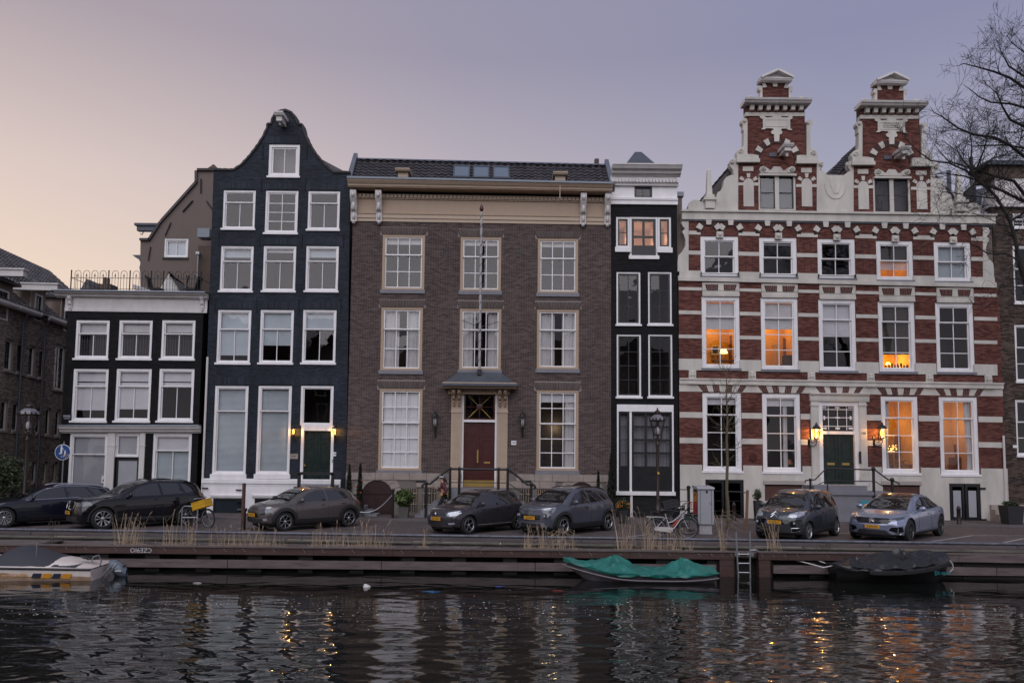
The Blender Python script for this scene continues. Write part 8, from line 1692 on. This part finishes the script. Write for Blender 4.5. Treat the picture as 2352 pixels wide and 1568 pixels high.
def post(label, u, vb, vt, r, m, y=None): 
    g = gnd(u, vb) if y is None else Vector((at(u, vb, y).x, y, .05)); h = at(u, vt, g.y).z; T = thing('street_post', label, 'post', g); local(T); MB().tube([(0, 0, 0), (0, 0, h)], r, 10).build('shaft', m, T, True); return T, h
T, h = post('rusty brown wooden post left of the brown grey crossover', 557, 1216, 1109, .062, mat('rusty_wood', (.085, .045, .032), .85, var=.3, sc=5)); MB().tube([(-.05, .25, 0), (-.05, .25, .62)], .07, 10).tube([(-.28, .25, .66), (.05, .25, .68)], .06, 8).build('black_stump', IRON, T, True)
T, h = post('black iron railing post with side rods left of the utility cabinet', 1582, 1190, 1124, .06, IRON, 33.5); MB().lathe([(.08, h-.02), (.085, h+.08), (.02, h+.12)], (0, 0, 0), 10).tube([(-.35, 0, h-.05), (0, 0, h-.05)], .02).tube([(-.4, 0, .45), (0, 0, .45)], .02).build('rods', IRON, T, True)
T, h = post('black chain post between the red cellar door and the leafy shrub', 902, 1186, 1128, .05, IRON, 33.3); c = MB(); pts = [(-1.35*t, 0, h-.15-.75*t-.45*math.sin(PI*t)*.6) for t in np.linspace(0, 1, 16)]; c.tube(pts, .02, 6).build('chain', STEEL, T, True); MB().ball((0, 0, h), .07).build('cap', IRON, T, True)
def area_sign():
    p = at(144, 1038, 33.6); T = thing('pedestrian_sign', 'round blue pedestrian zone sign with white figures, on the alley corner', 'traffic sign', (p.x, 33.6, 0)); local(T); z = p.z; r = .325
    MB().tube([(0, .06, 0), (0, .06, z+r+.12)], .028, 8).build('pole', STEEL, T); MB().lathe([(r, .0), (r, .02)], (0, 0, z), 36, 'Y').build('rim', WHITE, T); MB().lathe([(r*.93, -.006), (r*.93, .0)], (0, 0, z), 36, 'Y').build('disc', mat('sign_blue', (.012, .065, .25), .4, var=.05), T); f = MB(); Y = -.012
    def fig(x, z0, s): f.ball((x, Y, z0+.27*s), (.035*s, .005, .04*s), 10, 6).prism([(x-.05*s, z0+.22*s), (x+.05*s, z0+.22*s), (x+.045*s, z0+.08*s), (x+.05*s, z0-.14*s), (x+.012*s, z0-.14*s), (x, z0+.02*s), (x-.02*s, z0-.14*s), (x-.06*s, z0-.14*s), (x-.045*s, z0+.08*s)], Y-.004, Y).tube([(x+.045*s, Y, z0+.2*s), (x+.11*s, Y, z0+.06*s)], .012*s, 5)
    fig(-.05, z+.04, .8); fig(.10, z-.06, .52); f.build('figures', WHITE, T); s = MB(); rr = random.Random(2)
    for k in range(9): a = rr.uniform(PI*1.1, PI*1.9); q = rr.uniform(.12, .27); s.lathe([(.03, 0), (.03, .003)], (q*math.cos(a), Y-.006, z+q*math.sin(a)), 8, 'Y')
    s.build('stickers', mat('mixed_stickers', (.45, .40, .36), .6, var=.3, island=.6), T)
area_sign()
p = at(1987, 1158, 33.45); o = MB().box(p.x-.17, p.x+.17, 33.48, 33.50, p.z-.16, p.z+.16).build('teal_poster', mat('teal_print', (.03, .25, .33), .5)); tag(o, 'small square teal poster on the stoop wall behind the silver blue saloon', 'poster'); MB().ball((p.x+.02, 33.475, p.z-.04), (.07, .006, .06), 10, 6).build('print', mat('orange_print', (.55, .22, .04)), o)
# lamps and furniture seen in the lit rooms
def table_lamp(label, u, v, y, s=.22, lit=True):
    p = at(u, v, y); T = thing('table_lamp', label, 'lamp', p); local(T); MB().lathe([(s*.55, .0), (s*.30, s*.6)], (0, 0, 0), 16, cap=False).build('lamp_shade', BULB2 if lit else mat('terracotta_shade', (.30, .12, .06), .7), T, True); MB().tube([(0, 0, -s*1.6), (0, 0, s*.3)], .015).lathe([(s*.35, -s*1.7), (s*.3, -s*1.6)], (0, 0, 0), 12).build('stem', BRASS, T)
table_lamp('glowing table lamp with pleated shade in the left first floor window', 1662, 811, YF+1.0, .34); table_lamp('terracotta lamp shade standing in a dark ground floor window', 1811, 1066, YF+.6, .36, False); table_lamp('small glowing lamp on the kitchen counter in the fourth first floor window', 2040, 838, YF+1.3, .2)
def furn(label, cat, nm, boxes, m, y):
    T = thing(nm, label, cat, at(boxes[0][0], boxes[0][1], y))
    for k, (u, v, u1, v1, d) in enumerate(boxes): x0, x1, z0, z1 = rect(u, v, u1, v1, y); MB().box(x0, x1, y, y+d, z0, z1).build(('top', 'leg', 'leg', 'back')[min(k, 3)], m, T)
furn('dark side table under the glowing lamp in the left first floor window', 'table', 'side_table', [(1640, 826, 1690, 829, .5), (1643, 829, 1645, 845, .05), (1686, 829, 1688, 845, .05)], WOODF, YF+.8)
furn('dark framed picture on the far wall of the rightmost lit ground floor window', 'picture', 'wall_picture', [(2192, 1020, 2218, 1042, .05)], WOODF, YF+2.1)
furn('cabinet with dark shelves in the rightmost lit ground floor window', 'cabinet', 'room_cabinet', [(2190, 1050, 2222, 1090, .4), (2196, 1044, 2200, 1050, .1)], WOODF, YF+1.7)
furn('dining table in the lit ground floor window right of the door', 'table', 'dining_table', [(2040, 1066, 2095, 1069, .9), (2043, 1069, 2046, 1090, .06), (2090, 1069, 2093, 1090, .06)], WOODF, YF+.8)
furn('dark armchair back in the second lit first floor window', 'chair', 'armchair', [(1805, 815, 1826, 850, .5), (1800, 835, 1806, 850, .5)], R_DARK, YF+.9)
furn('dark bookcase filling the right side of the left lit first floor window', 'bookcase', 'bookcase', [(1680, 770, 1694, 846, .3), (1676, 790, 1680, 846, .2)], WOODF, YF+1.9)
furn('pale framed print on the wall inside the left lit first floor window', 'picture', 'wall_picture', [(1634, 792, 1652, 815, .03), (1637, 796, 1649, 811, .02)], STUCCO, YF+2.2)
furn('tall dark doorway panel in the second lit first floor window', 'door', 'inner_door', [(1804, 778, 1830, 850, .05), (1800, 776, 1804, 850, .08)], WOODF, YF+2.1)
furn('long floor lamp stem leaning in the second lit first floor window', 'lamp', 'floor_lamp', [(1784, 795, 1786, 850, .04), (1776, 791, 1792, 796, .2)], BRASS, YF+1.2)
furn('row of dark bottles on the kitchen counter in the fourth first floor window', 'bottles', 'bottle_row', [(2030, 846, 2094, 851, .3)]+[(2034+7*k, 838-(k%3)*2, 2037+7*k, 847, .06) for k in range(8)], R_DARK, YF+.7)
furn('dark low cupboard behind the dining table in the lit ground floor window', 'cupboard', 'cupboard', [(2062, 1000, 2070, 1060, .3), (2034, 1042, 2052, 1085, .3)], WOODF, YF+2.0)
fd = thing('table_flowers', 'bunch of golden flowers on the dining table behind glass', 'plant', at(2070, 1060, YF+1.1)); q = at(2068, 1058, YF+1.1); leaves('foliage', mat('golden_leaf', (.45, .24, .04), .6, island=.4), fd, tuple(q), (.5, .2, .16), 160, .045, 'ball', 4, .1); MB().lathe([(.06, q.z-.3), (.08, q.z-.1)], (q.x, q.y, 0), 10).build('vase', BRASS, fd)
ch = thing('chandelier', 'sparkling chandelier hanging in the lit ground floor window', 'lamp', at(2052, 1010, YF+1.3)); q = at(2050, 1030, YF+1.2); c = MB(); rr = random.Random(1)
for k in range(26): a = rr.uniform(0, 6.28); s = rr.uniform(.05, .24); c.ball((q.x+s*math.cos(a), q.y+s*math.sin(a), q.z+rr.uniform(-.12, .16)), .02, 6, 4)
c.build('crystals', BULB2, ch); MB().tube([(q.x, q.y, q.z), (q.x, q.y, q.z+1.3)], .012).build('stem', BRASS, ch)
# ------------------------------------------------------------------ roof terrace
def terrace():
    T = thing('terrace_railing', 'thin black iron railing with arched hoops round the roof terrace', 'railing', at(320, 672, YF+.2)); zb = at(320, 671, YF).z; zt = at(320, 623, YF+.2).z; y = YF+.2
    us = [(163, 'p'), (178, 'h'), (198, 'h'), (217, 'h'), (236, 'h'), (249, 'p'), (264, 'h'), (284, 'h'), (298, 'p'), (312, 'h'), (333, 'h'), (347, 'p'), (362, 'h'), (375, 'p'), (390, 'h'), (409, 'h'), (428, 'h'), (447, 'h'), (461, 'p')]
    for u, k in us:
        x = at(u, 650, y).x
        if k == 'p': MB().tube([(x, y, zb-.1), (x, y, zt+.0)], .026, 6).ball((x, y, zt), .035).build('post', IRON, T)
        else:
            w = .135; z1 = zt-.12; m = MB().tube([(x-w, y, zb), (x-w, y, z1)]+[(x-w*math.cos(a), y, z1+w*math.sin(a)) for a in np.linspace(.2, PI-.2, 8)]+[(x+w, y, z1), (x+w, y, zb)], .011, 5).tube([(x, y, zb), (x, y, z1-.02)], .009, 5).prism([(x-.05, z1-.12), (x, z1-.06), (x+.05, z1-.12), (x+.02, z1-.10), (x, z1+.03), (x-.02, z1-.10)], y-.01, y+.01); m.build('hoop', IRON, T)
    xa, xb = at(163, 650, y).x, at(461, 650, y).x
    for v, r in ((639, .013), (664, .011)): z = at(312, v, y).z; MB().tube([(xa, y, z), (xb, y, z)], r, 5).build('rail', IRON, T); MB().tube([(xb, y, z), (xb+.2, y+3.4, z)], r, 5).build('rail', IRON, T); MB().tube([(xa, y, z), (xa, y+4, z)], r, 5).build('rail', IRON, T)
    for k in range(9): MB().tube([(xa, y+.4+k*.4, zb), (xa, y+.4+k*.4, zt-.05)], .011, 5).build('hoop', IRON, T)
    for u, lab in ((360, 'left black terrace chair behind the roof railing'), (438, 'right black terrace chair behind the roof railing')):
        C_ = thing('terrace_chair', lab, 'chair', (at(u, 660, YF+1.4).x, YF+1.4, zb), 'chairs on the roof terrace'); local(C_); s = 1 if u < 400 else -1
        MB().box(-.25, .25, -.25, .25, .40, .45).build('seat', IRON, C_); MB().hexa([(-s*.30, -.25, .42), (-s*.24, -.25, .42), (-s*.24, .25, .42), (-s*.30, .25, .42), (-s*.44, -.25, .98), (-s*.38, -.25, .98), (-s*.38, .25, .98), (-s*.44, .25, .98)]).build('backrest', IRON, C_)
        for a in (-.22, .22):
            for b in (-.22, .22): MB().tube([(a, b, 0), (a, b, .42)], .02, 5).build('leg', IRON, C_)
    U = thing('folded_parasol', 'tilted dark pole of a folded parasol on the roof terrace', 'parasol', at(425, 668, YF+1.8)); a, b = at(424, 668, YF+1.8), at(434, 633, YF+1.8); MB().tube([a, b], .04, 6).build('pole', IRON, U); MB().tube([a.lerp(b, -.05), a.lerp(b, .5)], [.12, .05], 8).build('cloth', SLATE, U)
    K = thing('rooftop_beam', 'pale hoist beam end lying beside the roof railing', 'beam', at(325, 665, YF+.9)); a, b = at(309, 660, YF+.8), at(348, 673, YF+1.0); MB().beam(a, b, [(-.1, -.1), (.15, -.1), (.15, .12), (-.1, .12)]).build('timber', WHITE2, K)
terrace()
# ------------------------------------------------------------------ running person in front of the steps
def person():
    y = 33.1; g = at(1020, 1180, y); T = thing('person', 'person walking left in a burgundy jacket, yellow top and pale headband', 'person', (g.x, y, .08)); local(T)
    V_ = {'pel': (0, 0, .92, .125), 'sp': (-.03, 0, 1.12, .12), 'ch': (-.06, 0, 1.32, .135), 'nk': (-.09, 0, 1.47, .055), 'hd0': (-.11, 0, 1.55, .075), 'hd1': (-.13, 0, 1.66, .085),
          'hl': (.0, -.09, .88, .095), 'kl': (-.22, -.09, .52, .062), 'al': (-.10, -.09, .12, .042), 'tl': (-.24, -.09, .06, .035), 'hr': (.0, .09, .88, .095), 'kr': (.10, .09, .48, .062), 'ar': (.38, .09, .22, .042), 'tr': (.38, .09, .10, .035),
          'sl': (-.06, -.17, 1.38, .075), 'el': (.12, -.23, 1.14, .052), 'wl': (-.06, -.24, .98, .036), 'hnl': (-.14, -.24, .96, .030), 'sr': (-.06, .17, 1.38, .075), 'er': (-.14, .24, 1.12, .052), 'wr': (-.32, .22, 1.20, .036), 'hnr': (-.40, .20, 1.24, .03)}
    E = [('pel', 'sp'), ('sp', 'ch'), ('ch', 'nk'), ('nk', 'hd0'), ('hd0', 'hd1'), ('pel', 'hl'), ('hl', 'kl'), ('kl', 'al'), ('al', 'tl'), ('pel', 'hr'), ('hr', 'kr'), ('kr', 'ar'), ('ar', 'tr'), ('ch', 'sl'), ('sl', 'el'), ('el', 'wl'), ('wl', 'hnl'), ('ch', 'sr'), ('sr', 'er'), ('er', 'wr'), ('wr', 'hnr')]
    def skin(nm, keys, m, grow_=0., edges=None, root=None):
        ks = list(keys); me = bpy.data.meshes.new(nm); ed = [(ks.index(a), ks.index(b)) for a, b in (edges or E) if a in ks and b in ks]; me.from_pydata([V_[k][:3] for k in ks], ed, []); o = bpy.data.objects.new(nm, me); COL.objects.link(o); o.modifiers.new('s', 'SKIN'); o.modifiers.new('ss', 'SUBSURF').levels = 2
        for i, k in enumerate(ks): sv = me.skin_vertices[0].data[i]; sv.radius = (V_[k][3]+grow_,)*2; sv.use_root = (k == (root or ks[0]))
        dg = bpy.context.evaluated_depsgraph_get(); m2 = bpy.data.meshes.new_from_object(o.evaluated_get(dg)); o.modifiers.clear(); o.data = m2; m2.materials.clear(); m2.materials.append(m); m2.polygons.foreach_set('use_smooth', [True]*len(m2.polygons)); o.parent = T; ORG[o.name] = Vector((0, 0, 0)); return o
    skin('body', V_.keys(), mat('skin', (.42, .25, .18), .6, var=.05)); JK = mat('burgundy_jacket', (.085, .018, .028), .75, var=.3, sc=9)
    skin('jacket', ['sp', 'ch', 'nk', 'sl', 'el', 'wl', 'sr', 'er', 'wr'], JK, .024, root='ch'); skin('leggings', ['pel', 'hl', 'kl', 'al', 'hr', 'kr', 'ar'], mat('black_leggings', (.012, .012, .015), .8), .012, root='pel')
    MB().lathe([(.165, .86), (.168, .95), (.162, 1.04)], (-.01, 0, 0), 18, cap=False).build('yellow_top', mat('yellow_shirt', (.55, .36, .02), .7), T, True)
    for a, b in (('al', 'tl'), ('ar', 'tr')): p, q = Vector(V_[a][:3]), Vector(V_[b][:3]); MB().ball((p+q)/2-Vector((.03, 0, .03)), (.14, .05, .055), 10, 7).build('shoe', WHITE2, T, True)
    h = MB(); h.ball((-.115, 0, 1.665), (.105, .088, .108), 14, 10).ball((-.03, 0, 1.60), (.07, .06, .12), 10, 8).tube([(-.02, 0, 1.62), (.06, 0, 1.52), (.12, 0, 1.38)], [.05, .045, .01], 8); h.build('hair', mat('dark_hair', (.018, .012, .010), .6), T, True)
    MB().lathe([(.107, -.03), (.112, 0), (.107, .03)], (-.118, 0, 1.69), 18, cap=False).build('headband', mat('pale_headband', (.45, .47, .55), .8), T, True); f = MB(); f.ball((-.150, 0, 1.625), (.07, .062, .085), 12, 9).ball((-.222, 0, 1.62), (.018, .014, .024), 8, 6); f.build('face', mat('skin', (.42, .25, .18)), T, True)
    fe = MB()
    for s in (-1, 1): fe.ball((-.208, s*.028, 1.645), (.010, .012, .008), 8, 5)
    fe.build('eyes', IRON, T); MB().ball((-.208, 0, 1.578), (.012, .022, .007), 8, 5).build('mouth', mat('lips', (.25, .08, .07)), T); 
    for s in (-1, 1):
        hp = Vector(V_['hnl' if s < 0 else 'hnr'][:3]); fg = MB()
        for k in range(4): fg.tube([hp+Vector((-.02, (k-1.5)*.017, .0)), hp+Vector((-.055, (k-1.5)*.019, -.012)), hp+Vector((-.075, (k-1.5)*.018, -.04))], [.010, .009, .007], 6)
        fg.tube([hp+Vector((0, -s*.03, .0)), hp+Vector((-.03, -s*.05, .0)), hp+Vector((-.05, -s*.04, -.015))], [.011, .010, .008], 6); fg.build('fingers', mat('skin', (.42, .25, .18)), T, True)
person()
